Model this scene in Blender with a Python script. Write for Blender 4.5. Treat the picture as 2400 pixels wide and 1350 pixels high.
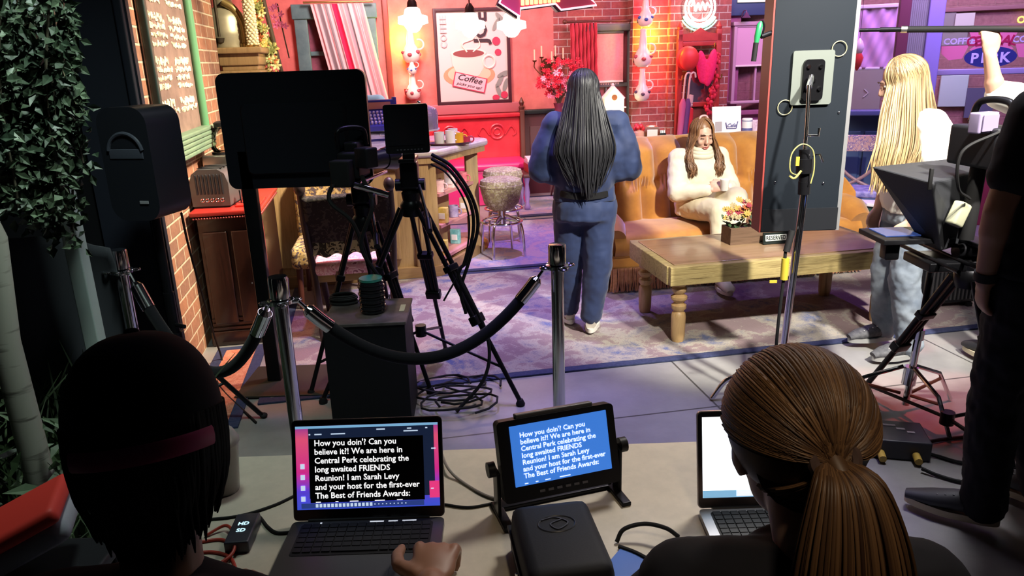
import bpy, bmesh, math, random
from mathutils import Matrix, Vector
for _o in list(bpy.data.objects):
    bpy.data.objects.remove(_o)
SC = bpy.context.scene
COL = SC.collection
rnd = random.Random(7)
PI = math.pi
R = math.radians
V = Vector

# ------------------------------------------------------------------ camera
F_PX, PITCH, ROLL, EYE = 1750.0, R(17), R(1.9), V((0, 0, 1.71))
_fw = V((0, math.cos(PITCH), -math.sin(PITCH)))
_dn = V((0, -math.sin(PITCH), -math.cos(PITCH)))
_cr, _sr = math.cos(ROLL), math.sin(ROLL)
_ux = V((1, 0, 0)) * _cr + _dn * _sr
_vy = V((-1, 0, 0)) * _sr + _dn * _cr
cam_data = bpy.data.cameras.new('camera')
cam_data.sensor_width = 36.0
cam_data.lens = F_PX / 2400 * 36
cam_data.clip_start = 0.02
camera = bpy.data.objects.new('camera', cam_data)
COL.objects.link(camera)
camera.matrix_world = Matrix(((_ux.x, -_vy.x, -_fw.x, EYE.x), (_ux.y, -_vy.y, -_fw.y, EYE.y),
                              (_ux.z, -_vy.z, -_fw.z, EYE.z), (0, 0, 0, 1)))
SC.camera = camera

# ------------------------------------------------------------------ world, exposure
SC.view_settings.view_transform = 'Standard'
SC.view_settings.look = 'None'
SC.view_settings.exposure = 0.0
SC.view_settings.gamma = 1.0
SC.view_settings.use_curve_mapping = False
SC.cycles.use_denoising = True
SC.cycles.sample_clamp_indirect = 4.0
SC.cycles.max_bounces = 6
world = bpy.data.worlds.new('dark_studio')
SC.world = world
world.use_nodes = True
world.node_tree.nodes['Background'].inputs[0].default_value = (0.30, 0.34, 0.5, 1)
world.node_tree.nodes['Background'].inputs[1].default_value = 0.003

# ------------------------------------------------------------------ studio lights
def _aim(o, loc, to):
    o.location = loc
    o.rotation_euler = (V(to) - V(loc)).to_track_quat('-Z', 'Y').to_euler()

def area(name, loc, to, size, col, w, spread=150):
    l = bpy.data.lights.new(name, 'AREA')
    l.shape = 'DISK'
    l.size, l.color, l.energy, l.spread = size, col, w, R(spread)
    o = bpy.data.objects.new(name, l)
    COL.objects.link(o)
    _aim(o, loc, to)
    return o

def spot(name, loc, to, col, w, ang=40, blend=0.4, rad=0.08):
    l = bpy.data.lights.new(name, 'SPOT')
    l.color, l.energy, l.spot_size, l.spot_blend, l.shadow_soft_size = col, w, R(ang), blend, rad
    o = bpy.data.objects.new(name, l)
    COL.objects.link(o)
    _aim(o, loc, to)
    return o

def bulb(name, loc, col, w, rad=0.05):
    l = bpy.data.lights.new(name, 'POINT')
    l.color, l.energy, l.shadow_soft_size = col, w, rad
    o = bpy.data.objects.new(name, l)
    COL.objects.link(o)
    o.location = loc
    return o

spot('key_light', (2.4, 1.2, 3.8), (1.75, 5.1, 0.7), (1.0, 0.95, 0.84), 2300, 44, 0.3, 0.10)
spot('left_light', (0.7, 4.6, 4.0), (-1.15, 5.3, 0.9), (1.0, 0.84, 0.60), 800, 48, 0.5, 0.12)
spot('brick_light', (0.6, 4.5, 3.5), (-2.0, 4.9, 1.4), (1.0, 0.84, 0.60), 1300, 44, 0.5, 0.10)
spot('hutch_light', (0.2, 4.9, 3.6), (-2.35, 6.6, 2.05), (1.0, 0.86, 0.56), 900, 24, 0.5, 0.08)
spot('table_light', (1.15, 1.1, 3.8), (1.75, 4.3, 0.5), (1.0, 0.93, 0.80), 1000, 26, 0.4, 0.08)
spot('navy_light', (1.2, 2.2, 3.7), (0.45, 4.5, 0.8), (1.0, 0.95, 0.9), 130, 24, 0.6, 0.10)
spot('blonde_light', (3.4, 1.9, 3.6), (2.25, 4.0, 1.1), (1.0, 0.94, 0.82), 120, 22, 0.5, 0.10)
area('top_light', (0.9, 5.0, 4.2), (0.9, 5.0, 0.0), 1.4, (0.86, 0.78, 1.0), 20, 130)
spot('desk_light', (1.1, 2.7, 3.1), (0.35, 1.45, 0.75), (1.0, 0.90, 0.76), 150, 40, 0.7, 0.2)
area('hair_light', (0.5, 0.1, 2.7), (0.40, 0.85, 1.25), 0.2, (1.0, 0.80, 0.55), 0.6, 40)
area('floor_light', (1.8, 3.1, 3.6), (1.6, 2.9, 0.0), 0.6, (0.95, 0.93, 1.0), 20, 90)
area('pink_wash', (-0.9, 7.6, 3.3), (-1.2, 9.6, 1.9), 0.8, (1.0, 0.64, 0.64), 80, 130)
area('red_wash', (0.6, 8.0, 3.3), (0.4, 9.9, 0.7), 0.8, (1.0, 0.50, 0.50), 26, 130)
area('brick_wash', (2.6, 7.6, 3.4), (2.4, 10.0, 1.3), 0.8, (1.0, 0.42, 0.50), 34, 130)
area('violet_wash', (3.8, 6.8, 3.6), (3.8, 9.6, 1.2), 0.9, (0.70, 0.34, 1.0), 55, 130)
area('window_wash', (3.9, 5.6, 3.6), (4.8, 7.4, 1.2), 0.7, (0.62, 0.45, 1.0), 26, 110)
area('street_wash', (5.2, 7.6, 3.8), (5.4, 10.2, 1.4), 1.2, (0.95, 0.78, 1.0), 48, 150)
spot('purple_floor_spot', (0.3, 6.4, 3.9), (-0.1, 6.2, 0.0), (0.42, 0.24, 1.0), 620, 58, 0.6)
spot('rug_spot', (-0.3, 4.4, 3.9), (-0.3, 4.5, 0.0), (0.46, 0.32, 1.0), 560, 44, 0.7)
spot('blue_pillar_spot', (3.9, 6.0, 3.6), (4.66, 7.3, 1.6), (0.16, 0.12, 1.0), 260, 26, 0.4)
spot('table_purple_spot', (2.6, 5.6, 3.9), (1.75, 4.75, 0.0), (0.32, 0.12, 1.0), 120, 30, 0.5)
spot('walkway_blue_spot', (0.7, 3.4, 3.6), (0.55, 2.75, 0.0), (0.26, 0.20, 1.0), 260, 34, 0.5)
spot('red_rug_spot', (-1.0, 4.9, 3.4), (-1.32, 4.3, 0.0), (1.0, 0.14, 0.06), 200, 30, 0.5)
spot('red_walkway_spot', (2.9, 3.6, 3.4), (2.4, 3.5, 0.0), (1.0, 0.10, 0.10), 340, 26, 0.5)
area('foliage_light', (-0.6, 1.9, 3.4), (-1.5, 2.4, 1.4), 0.4, (0.80, 1.0, 0.90), 13, 80)
# ------------------------------------------------------------------ picture -> place helpers
def ray(px, py):
    return _fw * F_PX + _ux * (px - 1200) + _vy * (py - 675)

def G(px, py, z=0.0):
    d = ray(px, py)
    return EYE + d * ((z - EYE.z) / d.z)

def W(px, py, y):
    d = ray(px, py)
    return EYE + d * (y / d.y)

def hit(px, py, T, off=0.0):
    n = T.to_3x3() @ V((0, 1, 0))
    p0 = T @ V((0, off, 0))
    d = ray(px, py)
    p = EYE + d * ((p0 - EYE).dot(n) / d.dot(n))
    q = T.inverted() @ p
    return q.x, q.z

def Tr(x, y=0, z=0):
    return Matrix.Translation((x, y, z))

def Rz(a):
    return Matrix.Rotation(R(a), 4, 'Z')

def Rx(a):
    return Matrix.Rotation(R(a), 4, 'X')

def Ry(a):
    return Matrix.Rotation(R(a), 4, 'Y')

SET = Rz(10)

def sp(x, y, z=0.0):
    return SET @ V((x, y, z))

def unset(p):
    return SET.inverted() @ V(p)

def basis(o, x, y, z):
    return Matrix(((x[0], y[0], z[0], o[0]), (x[1], y[1], z[1], o[1]), (x[2], y[2], z[2], o[2]), (0, 0, 0, 1)))

def frame_to(a, b, side=None):
    """matrix at a whose local Z points to b"""
    z = (V(b) - V(a)).normalized()
    s = V(side) if side else (V((1, 0, 0)) if abs(z.x) < 0.9 else V((0, 1, 0)))
    y = z.cross(s).normalized()
    x = y.cross(z)
    return basis(a, x, y, z)

# ------------------------------------------------------------------ materials
MATS = {}

def _new(name):
    m = bpy.data.materials.new(name)
    m.use_nodes = True
    nt = m.node_tree
    return m, nt, nt.nodes['Principled BSDF']

def c4(c):
    return (c[0], c[1], c[2], 1.0)

def coords(nt, scale=(1, 1, 1), kind='Object'):
    tc = nt.nodes.new('ShaderNodeTexCoord')
    mp = nt.nodes.new('ShaderNodeMapping')
    mp.inputs['Scale'].default_value = scale
    nt.links.new(tc.outputs[kind], mp.inputs['Vector'])
    return mp.outputs[0]

def ramp(nt, fac, stops, interp='LINEAR'):
    r = nt.nodes.new('ShaderNodeValToRGB')
    r.color_ramp.interpolation = interp
    e = r.color_ramp.elements
    while len(e) < len(stops):
        e.new(0.5)
    for i, (p, c) in enumerate(stops):
        e[i].position = p
        e[i].color = c4(c)
    nt.links.new(fac, r.inputs[0])
    return r.outputs[0]

def noise(nt, vec, scale, detail=4, rough=0.6, dist=0.0):
    n = nt.nodes.new('ShaderNodeTexNoise')
    n.inputs['Scale'].default_value = scale
    n.inputs['Detail'].default_value = detail
    n.inputs['Roughness'].default_value = rough
    n.inputs['Distortion'].default_value = dist
    nt.links.new(vec, n.inputs['Vector'])
    return n.outputs['Fac']

def add_bump(nt, bsdf, h, strength, dist=0.01):
    b = nt.nodes.new('ShaderNodeBump')
    b.inputs['Strength'].default_value = strength
    b.inputs['Distance'].default_value = dist
    nt.links.new(h, b.inputs['Height'])
    nt.links.new(b.outputs[0], bsdf.inputs['Normal'])

def mat(name, col, rough=0.5, metal=0.0, emit=0.0, col2=None, scale=6.0, stretch=(1, 1, 1), bump=0.0, bscale=None,
        coat=0.0, sheen=0.0, trans=0.0, ecol=None, detail=4, lo=0.35, hi=0.65):
    if name in MATS:
        return MATS[name]
    m, nt, b = _new(name)
    b.inputs['Base Color'].default_value = c4(col)
    b.inputs['Roughness'].default_value = rough
    b.inputs['Metallic'].default_value = metal
    b.inputs['Coat Weight'].default_value = coat
    b.inputs['Sheen Weight'].default_value = sheen
    b.inputs['Transmission Weight'].default_value = trans
    if emit:
        b.inputs['Emission Color'].default_value = c4(ecol or col)
        b.inputs['Emission Strength'].default_value = emit
    if col2 is not None or bump:
        v = coords(nt, stretch)
        n = noise(nt, v, scale, detail)
        if col2 is not None:
            nt.links.new(ramp(nt, n, [(lo, col), (hi, col2)]), b.inputs['Base Color'])
        if bump:
            add_bump(nt, b, n if bscale is None else noise(nt, v, bscale, 3), bump)
    MATS[name] = m
    return m

def glass(name, col=(1, 1, 1), rough=0.02, alpha=0.25, haze=0.0):
    """thin clear glass: mostly see-through, with a glossy surface"""
    if name in MATS:
        return MATS[name]
    m, nt, b = _new(name)
    t = nt.nodes.new('ShaderNodeBsdfTransparent')
    t.inputs[0].default_value = c4(col)
    g = nt.nodes.new('ShaderNodeBsdfGlossy')
    g.inputs['Roughness'].default_value = rough
    f = nt.nodes.new('ShaderNodeLayerWeight')
    f.inputs['Blend'].default_value = alpha
    x = nt.nodes.new('ShaderNodeMixShader')
    nt.links.new(f.outputs['Fresnel'], x.inputs[0])
    nt.links.new(t.outputs[0], x.inputs[1])
    nt.links.new(g.outputs[0], x.inputs[2])
    if haze:
        h = nt.nodes.new('ShaderNodeBsdfDiffuse')
        h.inputs[0].default_value = c4(col)
        y = nt.nodes.new('ShaderNodeMixShader')
        y.inputs[0].default_value = haze
        nt.links.new(x.outputs[0], y.inputs[1])
        nt.links.new(h.outputs[0], y.inputs[2])
        x = y
    nt.links.new(x.outputs[0], nt.nodes['Material Output'].inputs[0])
    MATS[name] = m
    return m

def brick_mat(name, c1, c2, mortar, w=0.22, h=0.085, tint=1.0):
    m, nt, b = _new(name)
    tc = nt.nodes.new('ShaderNodeTexCoord')
    sx = nt.nodes.new('ShaderNodeSeparateXYZ')
    nt.links.new(tc.outputs['Object'], sx.inputs[0])
    ad = nt.nodes.new('ShaderNodeMath')
    nt.links.new(sx.outputs[0], ad.inputs[0])
    nt.links.new(sx.outputs[1], ad.inputs[1])
    cb = nt.nodes.new('ShaderNodeCombineXYZ')
    nt.links.new(ad.outputs[0], cb.inputs[0])
    nt.links.new(sx.outputs[2], cb.inputs[1])
    br = nt.nodes.new('ShaderNodeTexBrick')
    br.inputs['Scale'].default_value = 1.0
    br.inputs['Brick Width'].default_value = w
    br.inputs['Row Height'].default_value = h
    br.inputs['Mortar Size'].default_value = 0.007
    br.inputs['Mortar Smooth'].default_value = 0.3
    br.inputs['Bias'].default_value = 0.0
    br.inputs['Color1'].default_value = c4(c1)
    br.inputs['Color2'].default_value = c4(c2)
    br.inputs['Mortar'].default_value = c4(mortar)
    nt.links.new(cb.outputs[0], br.inputs['Vector'])
    n = noise(nt, tc.outputs['Object'], 24, 5)
    mx = nt.nodes.new('ShaderNodeMix')
    mx.data_type = 'RGBA'
    mx.blend_type = 'MULTIPLY'
    mx.inputs[0].default_value = 0.55
    nt.links.new(br.outputs['Color'], mx.inputs[6])
    nt.links.new(ramp(nt, n, [(0.3, (0.55, 0.5, 0.5)), (0.7, (1.2, 1.15, 1.1))]), mx.inputs[7])
    nt.links.new(mx.outputs[2], b.inputs['Base Color'])
    b.inputs['Roughness'].default_value = 0.85
    iv = nt.nodes.new('ShaderNodeMath')
    iv.operation = 'SUBTRACT'
    iv.inputs[0].default_value = 1.0
    nt.links.new(br.outputs['Fac'], iv.inputs[1])
    a2 = nt.nodes.new('ShaderNodeMath')
    a2.operation = 'MULTIPLY_ADD'
    nt.links.new(n, a2.inputs[0])
    a2.inputs[1].default_value = 0.5
    nt.links.new(iv.outputs[0], a2.inputs[2])
    add_bump(nt, b, a2.outputs[0], 0.7, 0.012)
    MATS[name] = m
    return m

def wood_mat(name, c1, c2, rough=0.45, axis=0, scale=5.0, coat=0.0, bump=0.08):
    if name in MATS:
        return MATS[name]
    m, nt, b = _new(name)
    st = [14, 14, 14]
    st[axis] = 1.0
    v = coords(nt, st)
    n = noise(nt, v, scale * 0.35, 6, 0.65, 0.6)
    nt.links.new(ramp(nt, n, [(0.3, c1), (0.52, c2), (0.7, [x * 0.75 for x in c1])]), b.inputs['Base Color'])
    b.inputs['Roughness'].default_value = rough
    b.inputs['Coat Weight'].default_value = coat
    add_bump(nt, b, n, bump)
    MATS[name] = m
    return m

def strand_mat(name, c1, c2, rough=0.4, spec=0.5):
    """hair: every strand its own tone"""
    m, nt, b = _new(name)
    g = nt.nodes.new('ShaderNodeNewGeometry')
    nt.links.new(ramp(nt, g.outputs['Random Per Island'], [(0.0, c1), (1.0, c2)]), b.inputs['Base Color'])
    b.inputs['Roughness'].default_value = rough
    b.inputs['Specular IOR Level'].default_value = spec
    MATS[name] = m
    return m

def spots_mat(name, base, spot, scale, rough=0.8, edge=0.45, third=None):
    """blotched patterned cloth"""
    m, nt, b = _new(name)
    v = coords(nt)
    n = noise(nt, v, scale, 1.5, 0.5, 1.2)
    stops = [(0.0, base), (edge, spot)] if third is None else [(0.0, base), (edge, spot), (edge + 0.12, third)]
    nt.links.new(ramp(nt, n, stops, 'CONSTANT'), b.inputs['Base Color'])
    b.inputs['Roughness'].default_value = rough
    add_bump(nt, b, n, 0.2)
    MATS[name] = m
    return m

# ------------------------------------------------------------------ mesh builder
MW = {}
BAKE = []

class B:
    """collects shapes; out() links them as ONE mesh object"""
    def __init__(self, t=None, T=None):
        self.t = t
        self.T = T if T is not None else (MW[t.name] if t else Matrix())
        self.v, self.f, self.fm, self.mi = [], [], [], 0

    def add(self, vs, fs, X=None):
        M = self.T @ X if X is not None else self.T
        o = len(self.v)
        self.v.extend([M @ V(p) for p in vs])
        for f in fs:
            self.f.append([i + o for i in f])
            self.fm.append(self.mi)
        return self

    def box(self, c, s, X=None, bev=0.0, top=None):
        x, y, z = s[0] / 2, s[1] / 2, s[2] / 2
        tx, ty = (top if top else (1, 1))
        if bev <= 0:
            p = [(-x, -y, -z), (x, -y, -z), (x, y, -z), (-x, y, -z), (-x * tx, -y * ty, z), (x * tx, -y * ty, z),
                 (x * tx, y * ty, z), (-x * tx, y * ty, z)]
            f = [(0, 3, 2, 1), (4, 5, 6, 7), (0, 1, 5, 4), (1, 2, 6, 5), (2, 3, 7, 6), (3, 0, 4, 7)]
        else:
            bm = bmesh.new()
            bmesh.ops.create_cube(bm, size=1.0)
            for q in bm.verts:
                k = (tx, ty) if q.co.z > 0 else (1, 1)
                q.co = V((q.co.x * s[0] * k[0], q.co.y * s[1] * k[1], q.co.z * s[2]))
            bmesh.ops.bevel(bm, geom=bm.edges[:], offset=min(bev, 0.49 * min(s)), segments=3, profile=0.6, affect='EDGES')
            bm.verts.index_update()
            p = [tuple(q.co) for q in bm.verts]
            f = [[q.index for q in fc.verts] for fc in bm.faces]
            bm.free()
        M = Tr(*c)
        return self.add(p, f, (X @ M) if X is not None else M)

    def tube(self, pts, r, seg=10, cap=True, side=None, flat=1.0, closed=False, X=None):
        pts = [V(p) for p in pts]
        n = len(pts)
        rs = r if isinstance(r, (list, tuple)) else [r] * n
        vs, fs = [], []
        prev = None
        for i, p in enumerate(pts):
            if closed:
                d = pts[(i + 1) % n] - pts[i - 1]
            else:
                d = pts[min(i + 1, n - 1)] - pts[max(i - 1, 0)]
            d = d.normalized() if d.length > 1e-9 else V((0, 0, 1))
            if prev is None:
                s = V(side) if side is not None else (V((1, 0, 0)) if abs(d.x) < 0.8 else V((0, 1, 0)))
            else:
                s = prev
            s = s - d * s.dot(d)
            s = s.normalized() if s.length > 1e-6 else d.orthogonal().normalized()
            t = d.cross(s)
            prev = s
            ra = rs[i]
            ra, rb = ra if isinstance(ra, (list, tuple)) else (ra, ra * flat)
            for k in range(seg):
                a = 2 * PI * k / seg
                vs.append(p + s * (math.cos(a) * ra) + t * (math.sin(a) * rb))
        m = n if closed else n - 1
        for i in range(m):
            j = (i + 1) % n
            for k in range(seg):
                l = (k + 1) % seg
                fs.append((i * seg + k, i * seg + l, j * seg + l, j * seg + k))
        if cap and not closed:
            fs.append(list(range(seg))[::-1])
            fs.append([(n - 1) * seg + k for k in range(seg)])
        return self.add(vs, fs, X)

    def cyl(self, a, b, r, seg=16, r2=None):
        return self.tube([a, b], [r, r if r2 is None else r2], seg)

    def lathe(self, prof, c=(0, 0, 0), seg=24, X=None):
        vs, fs = [], []
        n = len(prof)
        for r_, z_ in prof:
            for k in range(seg):
                a = 2 * PI * k / seg
                vs.append((r_ * math.cos(a), r_ * math.sin(a), z_))
        for i in range(n - 1):
            for k in range(seg):
                l = (k + 1) % seg
                fs.append((i * seg + k, i * seg + l, (i + 1) * seg + l, (i + 1) * seg + k))
        if prof[0][0] > 1e-5:
            fs.append(list(range(seg))[::-1])
        if prof[-1][0] > 1e-5:
            fs.append([(n - 1) * seg + k for k in range(seg)])
        M = Tr(*c)
        return self.add(vs, fs, M @ X if X is not None else M)

    def ell(self, c, r, X=None, seg=16, rings=10):
        prof = []
        for i in range(rings + 1):
            a = -PI / 2 + PI * i / rings
            prof.append((max(math.cos(a), 1e-4), math.sin(a)))
        r = r if isinstance(r, (list, tuple)) else (r, r, r)
        S = Matrix.Diagonal((r[0], r[1], r[2], 1))
        return self.lathe(prof, c, seg, (X @ S) if X is not None else S)

    def prism(self, poly, h, X=None, taper=1.0):
        """outline in local XY, thickness h along local Z"""
        n = len(poly)
        vs = [(p[0], p[1], 0) for p in poly] + [(p[0] * taper, p[1] * taper, h) for p in poly]
        fs = [list(range(n))[::-1], [n + k for k in range(n)]]
        for k in range(n):
            l = (k + 1) % n
            fs.append((k, l, n + l, n + k))
        return self.add(vs, fs, X)

    def ring(self, c, rad, r, X=None, seg=24, tseg=8, a0=0, a1=360):
        M = Tr(*c)
        M = M @ X if X is not None else M
        full = abs(a1 - a0) >= 360
        n = seg if full else seg + 1
        pts = []
        for k in range(n):
            a = R(a0 + (a1 - a0) * k / seg)
            pts.append(V((math.cos(a) * rad, math.sin(a) * rad, 0)))
        return self.tube(pts, r, tseg, closed=full, side=(0, 0, 1), X=M)

    def grid(self, fn, nu, nv, X=None, thick=0.0):
        vs, fs = [], []
        for i in range(nu + 1):
            for j in range(nv + 1):
                vs.append(fn(i / nu, j / nv))
        w = nv + 1
        for i in range(nu):
            for j in range(nv):
                fs.append((i * w + j, (i + 1) * w + j, (i + 1) * w + j + 1, i * w + j + 1))
        return self.add(vs, fs, X)

    def limb(self, pts, rs, seg=12):
        """tapered limb with round joints, for bodies that get fused"""
        pts = [V(p) for p in pts]
        for i, p in enumerate(pts):
            self.ell(p, rs[i], None, seg, 8)
        for i in range(len(pts) - 1):
            if (pts[i + 1] - pts[i]).length > 1e-4:
                self.tube([pts[i], pts[i + 1]], [rs[i] * 0.995, rs[i + 1] * 0.995], seg)
        return self

    def out(self, name, m, parent='t', smooth=40, solid=0.0, sub=0, weld=False):
        if parent == 't':
            parent = self.t
        me = bpy.data.meshes.new(name)
        if parent is not None:
            Mo = MW[parent.name]
        else:
            ident = all(abs(self.T[i][j] - (1 if i == j else 0)) < 1e-9 for i in range(4) for j in range(4))
            if ident:
                xs = [p.x for p in self.v]
                ys = [p.y for p in self.v]
                zs = [p.z for p in self.v]
                Mo = Tr((min(xs) + max(xs)) / 2, (min(ys) + max(ys)) / 2, min(zs))
            else:
                Mo = self.T
        I = Mo.inverted()
        me.from_pydata([I @ p for p in self.v], [], self.f)
        for k in (m if isinstance(m, (list, tuple)) else [m]):
            me.materials.append(k)
        if self.mi or any(self.fm):
            me.polygons.foreach_set('material_index', self.fm)
        bm = bmesh.new()
        bm.from_mesh(me)
        if weld:
            bmesh.ops.remove_doubles(bm, verts=bm.verts[:], dist=1e-5)
        bmesh.ops.recalc_face_normals(bm, faces=bm.faces[:])
        bm.to_mesh(me)
        bm.free()
        if smooth:
            me.shade_smooth()
            me.set_sharp_from_angle(angle=R(smooth))
        o = bpy.data.objects.new(name, me)
        COL.objects.link(o)
        if parent is not None:
            o.parent = parent
        else:
            o.matrix_world = Mo
        MW[o.name] = Mo.copy()
        if solid:
            s = o.modifiers.new('solidify', 'SOLIDIFY')
            s.thickness = solid
            s.offset = 0
        if sub:
            s = o.modifiers.new('subsurf', 'SUBSURF')
            s.levels = s.render_levels = sub
        return o

    def fuse(self, name, m, parent='t', voxel=0.008, smooth=6, disp=None):
        """one continuous skin over everything collected"""
        o = self.out(name, m, parent, smooth=0)
        r_ = o.modifiers.new('remesh', 'REMESH')
        r_.mode = 'VOXEL'
        r_.voxel_size = voxel
        r_.use_smooth_shade = True
        s = o.modifiers.new('smooth', 'SMOOTH')
        s.factor = 0.5
        s.iterations = smooth
        if disp:
            tx = bpy.data.textures.new('folds', 'CLOUDS')
            tx.noise_scale = disp[1]
            tx.noise_depth = 2
            d = o.modifiers.new('folds', 'DISPLACE')
            d.texture = tx
            d.strength = disp[0]
            d.mid_level = 0.5
            d.texture_coords = 'LOCAL'
        BAKE.append(o)
        return o

def tag(o, label, cat, group=None):
    o['label'] = label
    o['category'] = cat
    if group:
        o['group'] = group
    return o

def thing(name, label, cat, loc=(0, 0, 0), rz=0.0, group=None, T=None):
    o = bpy.data.objects.new(name, None)
    o.empty_display_size = 0.1
    COL.objects.link(o)
    M = T if T is not None else Tr(*loc) @ Rz(rz)
    o.matrix_world = M
    MW[o.name] = M.copy()
    return tag(o, label, cat, group)

def sthing(name, label, cat, x, y, z=0.0, rz=0.0, group=None):
    return thing(name, label, cat, group=group, T=SET @ Tr(x, y, z) @ Rz(rz))

def structure(o):
    o['kind'] = 'structure'
    return o

def copy_thing(src, T, label, group=None):
    def rec(o, parent):
        c = o.copy()
        COL.objects.link(c)
        if parent is None:
            c.matrix_world = T
            MW[c.name] = T.copy()
        else:
            c.parent = parent
            MW[c.name] = MW[parent.name].copy()
        for ch in [k for k in bpy.data.objects if k.parent == o]:
            rec(ch, c)
        return c
    c = rec(src, None)
    c['label'] = label
    if group:
        c['group'] = group
    return c

def rrect(w, h, r, n=5):
    p = []
    for cx, cy, a0 in ((w / 2 - r, h / 2 - r, 0), (-w / 2 + r, h / 2 - r, 90), (-w / 2 + r, -h / 2 + r, 180), (w / 2 - r, -h / 2 + r, 270)):
        for k in range(n + 1):
            a = R(a0 + 90 * k / n)
            p.append((cx + r * math.cos(a), cy + r * math.sin(a)))
    return p

def circ(r, n=24, cx=0, cy=0, ry=None):
    return [(cx + r * math.cos(2 * PI * k / n), cy + (ry or r) * math.sin(2 * PI * k / n)) for k in range(n)]

def bez(p, n=12):
    """smooth curve through points (Catmull-Rom)"""
    p = [V(q) for q in p]
    o = []
    for i in range(len(p) - 1):
        a = p[i - 1] if i else p[0] * 2 - p[1]
        b, c = p[i], p[i + 1]
        d = p[i + 2] if i + 2 < len(p) else p[-1] * 2 - p[-2]
        for k in range(n):
            t = k / n
            o.append(0.5 * ((2 * b) + (c - a) * t + (2 * a - 5 * b + 4 * c - d) * t * t + (3 * b - a - 3 * c + d) * t ** 3))
    o.append(p[-1])
    return o

def sag(a, b, d, n=16):
    a, b = V(a), V(b)
    return [a.lerp(b, k / n) - V((0, 0, d * 4 * (k / n) * (1 - k / n))) for k in range(n + 1)]

UP = Rx(90)      # text / outline lying in XY -> standing, facing -Y

_tc = {}

def text_mesh(s, bold=0.0, shear=0.0, ext=0.0):
    k = (s, bold, shear, ext)
    if k in _tc:
        return _tc[k]
    cu = bpy.data.curves.new('lettering', 'FONT')
    cu.body = s
    cu.size = 1.0
    cu.offset = bold
    cu.shear = shear
    cu.extrude = ext
    cu.resolution_u = 2
    ob = bpy.data.objects.new('lettering', cu)
    me = ob.to_mesh()
    vs = [tuple(q.co) for q in me.vertices]
    fs = [list(q.vertices) for q in me.polygons]
    ob.to_mesh_clear()
    bpy.data.objects.remove(ob)
    bpy.data.curves.remove(cu)
    _tc[k] = (vs, fs)
    return vs, fs

def put_text(b, s, X, size, align='C', bold=0.012, width=None, shear=0.0, ext=0.01):
    """lettering in local XY of X (x right, y up)"""
    vs, fs = text_mesh(s, bold, shear, ext)
    if not vs:
        return b
    x0, x1 = min(q[0] for q in vs), max(q[0] for q in vs)
    sx = size if width is None else width / max(x1 - x0, 1e-6)
    ox = {'C': -(x0 + x1) / 2, 'L': 0.0, 'R': -x1}[align]
    b.add([((q[0] + ox) * sx, q[1] * size, q[2] * size) for q in vs], fs, X)
    return b
# ------------------------------------------------------------------ shared materials
black = mat('black_plastic', (0.012, 0.012, 0.015), 0.45)
satin = mat('black_satin_metal', (0.014, 0.014, 0.017), 0.32, 0.6)
rubber = mat('black_rubber', (0.010, 0.010, 0.011), 0.7)
velvet_black = mat('black_velvet', (0.004, 0.004, 0.006), 0.95, sheen=0.08)
chrome = mat('chrome', (0.75, 0.75, 0.78), 0.12, 1.0)
steel = mat('brushed_steel', (0.55, 0.54, 0.52), 0.33, 1.0)
white = mat('white_paint', (0.8, 0.79, 0.76), 0.5)
brass = mat('brass', (0.70, 0.48, 0.18), 0.3, 1.0)
teal = mat('teal_paint', (0.07, 0.16, 0.17), 0.5, col2=(0.10, 0.21, 0.21), scale=9)
red_paint = mat('red_paint', (0.55, 0.03, 0.04), 0.35)
yellow_tape = mat('yellow_tape', (0.42, 0.32, 0.03), 0.5)
clear = glass('clear_glass')

# ------------------------------------------------------------------ the setting
T_BACK = SET @ Tr(0, 9.7, 0)
T_LEFTW = SET @ basis((-1.165, 0, 0), (0, 1, 0), (-1, 0, 0), (0, 0, 1))
_sx = V((0.94, -0.34, 0)).normalized()
T_STORE = basis((2.95, 7.80, 0), _sx, V((0, 0, 1)).cross(_sx), (0, 0, 1))

def concrete():
    m, nt, b = _new('concrete_floor')
    v = coords(nt)
    n = noise(nt, v, 1.3, 8, 0.7)
    base = ramp(nt, n, [(0.3, (0.17, 0.165, 0.165)), (0.55, (0.25, 0.245, 0.24)), (0.75, (0.31, 0.30, 0.29))])
    br = nt.nodes.new('ShaderNodeTexBrick')
    br.offset = 0.0
    br.inputs['Scale'].default_value = 1.0
    br.inputs['Brick Width'].default_value = 1.6
    br.inputs['Row Height'].default_value = 1.6
    br.inputs['Mortar Size'].default_value = 0.006
    for k in ('Color1', 'Color2'):
        br.inputs[k].default_value = (1, 1, 1, 1)
    br.inputs['Mortar'].default_value = (0.25, 0.25, 0.25, 1)
    nt.links.new(v, br.inputs['Vector'])
    mx = nt.nodes.new('ShaderNodeMix')
    mx.data_type = 'RGBA'
    mx.blend_type = 'MULTIPLY'
    mx.inputs[0].default_value = 1.0
    nt.links.new(base, mx.inputs[6])
    nt.links.new(br.outputs['Color'], mx.inputs[7])
    nt.links.new(mx.outputs[2], b.inputs['Base Color'])
    b.inputs['Roughness'].default_value = 0.38
    add_bump(nt, b, n, 0.05)
    return m

b = B(T=SET)
b.box((1.0, 4.5, -0.05), (22, 18, 0.1))
structure(b.out('floor', concrete(), None))

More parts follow.
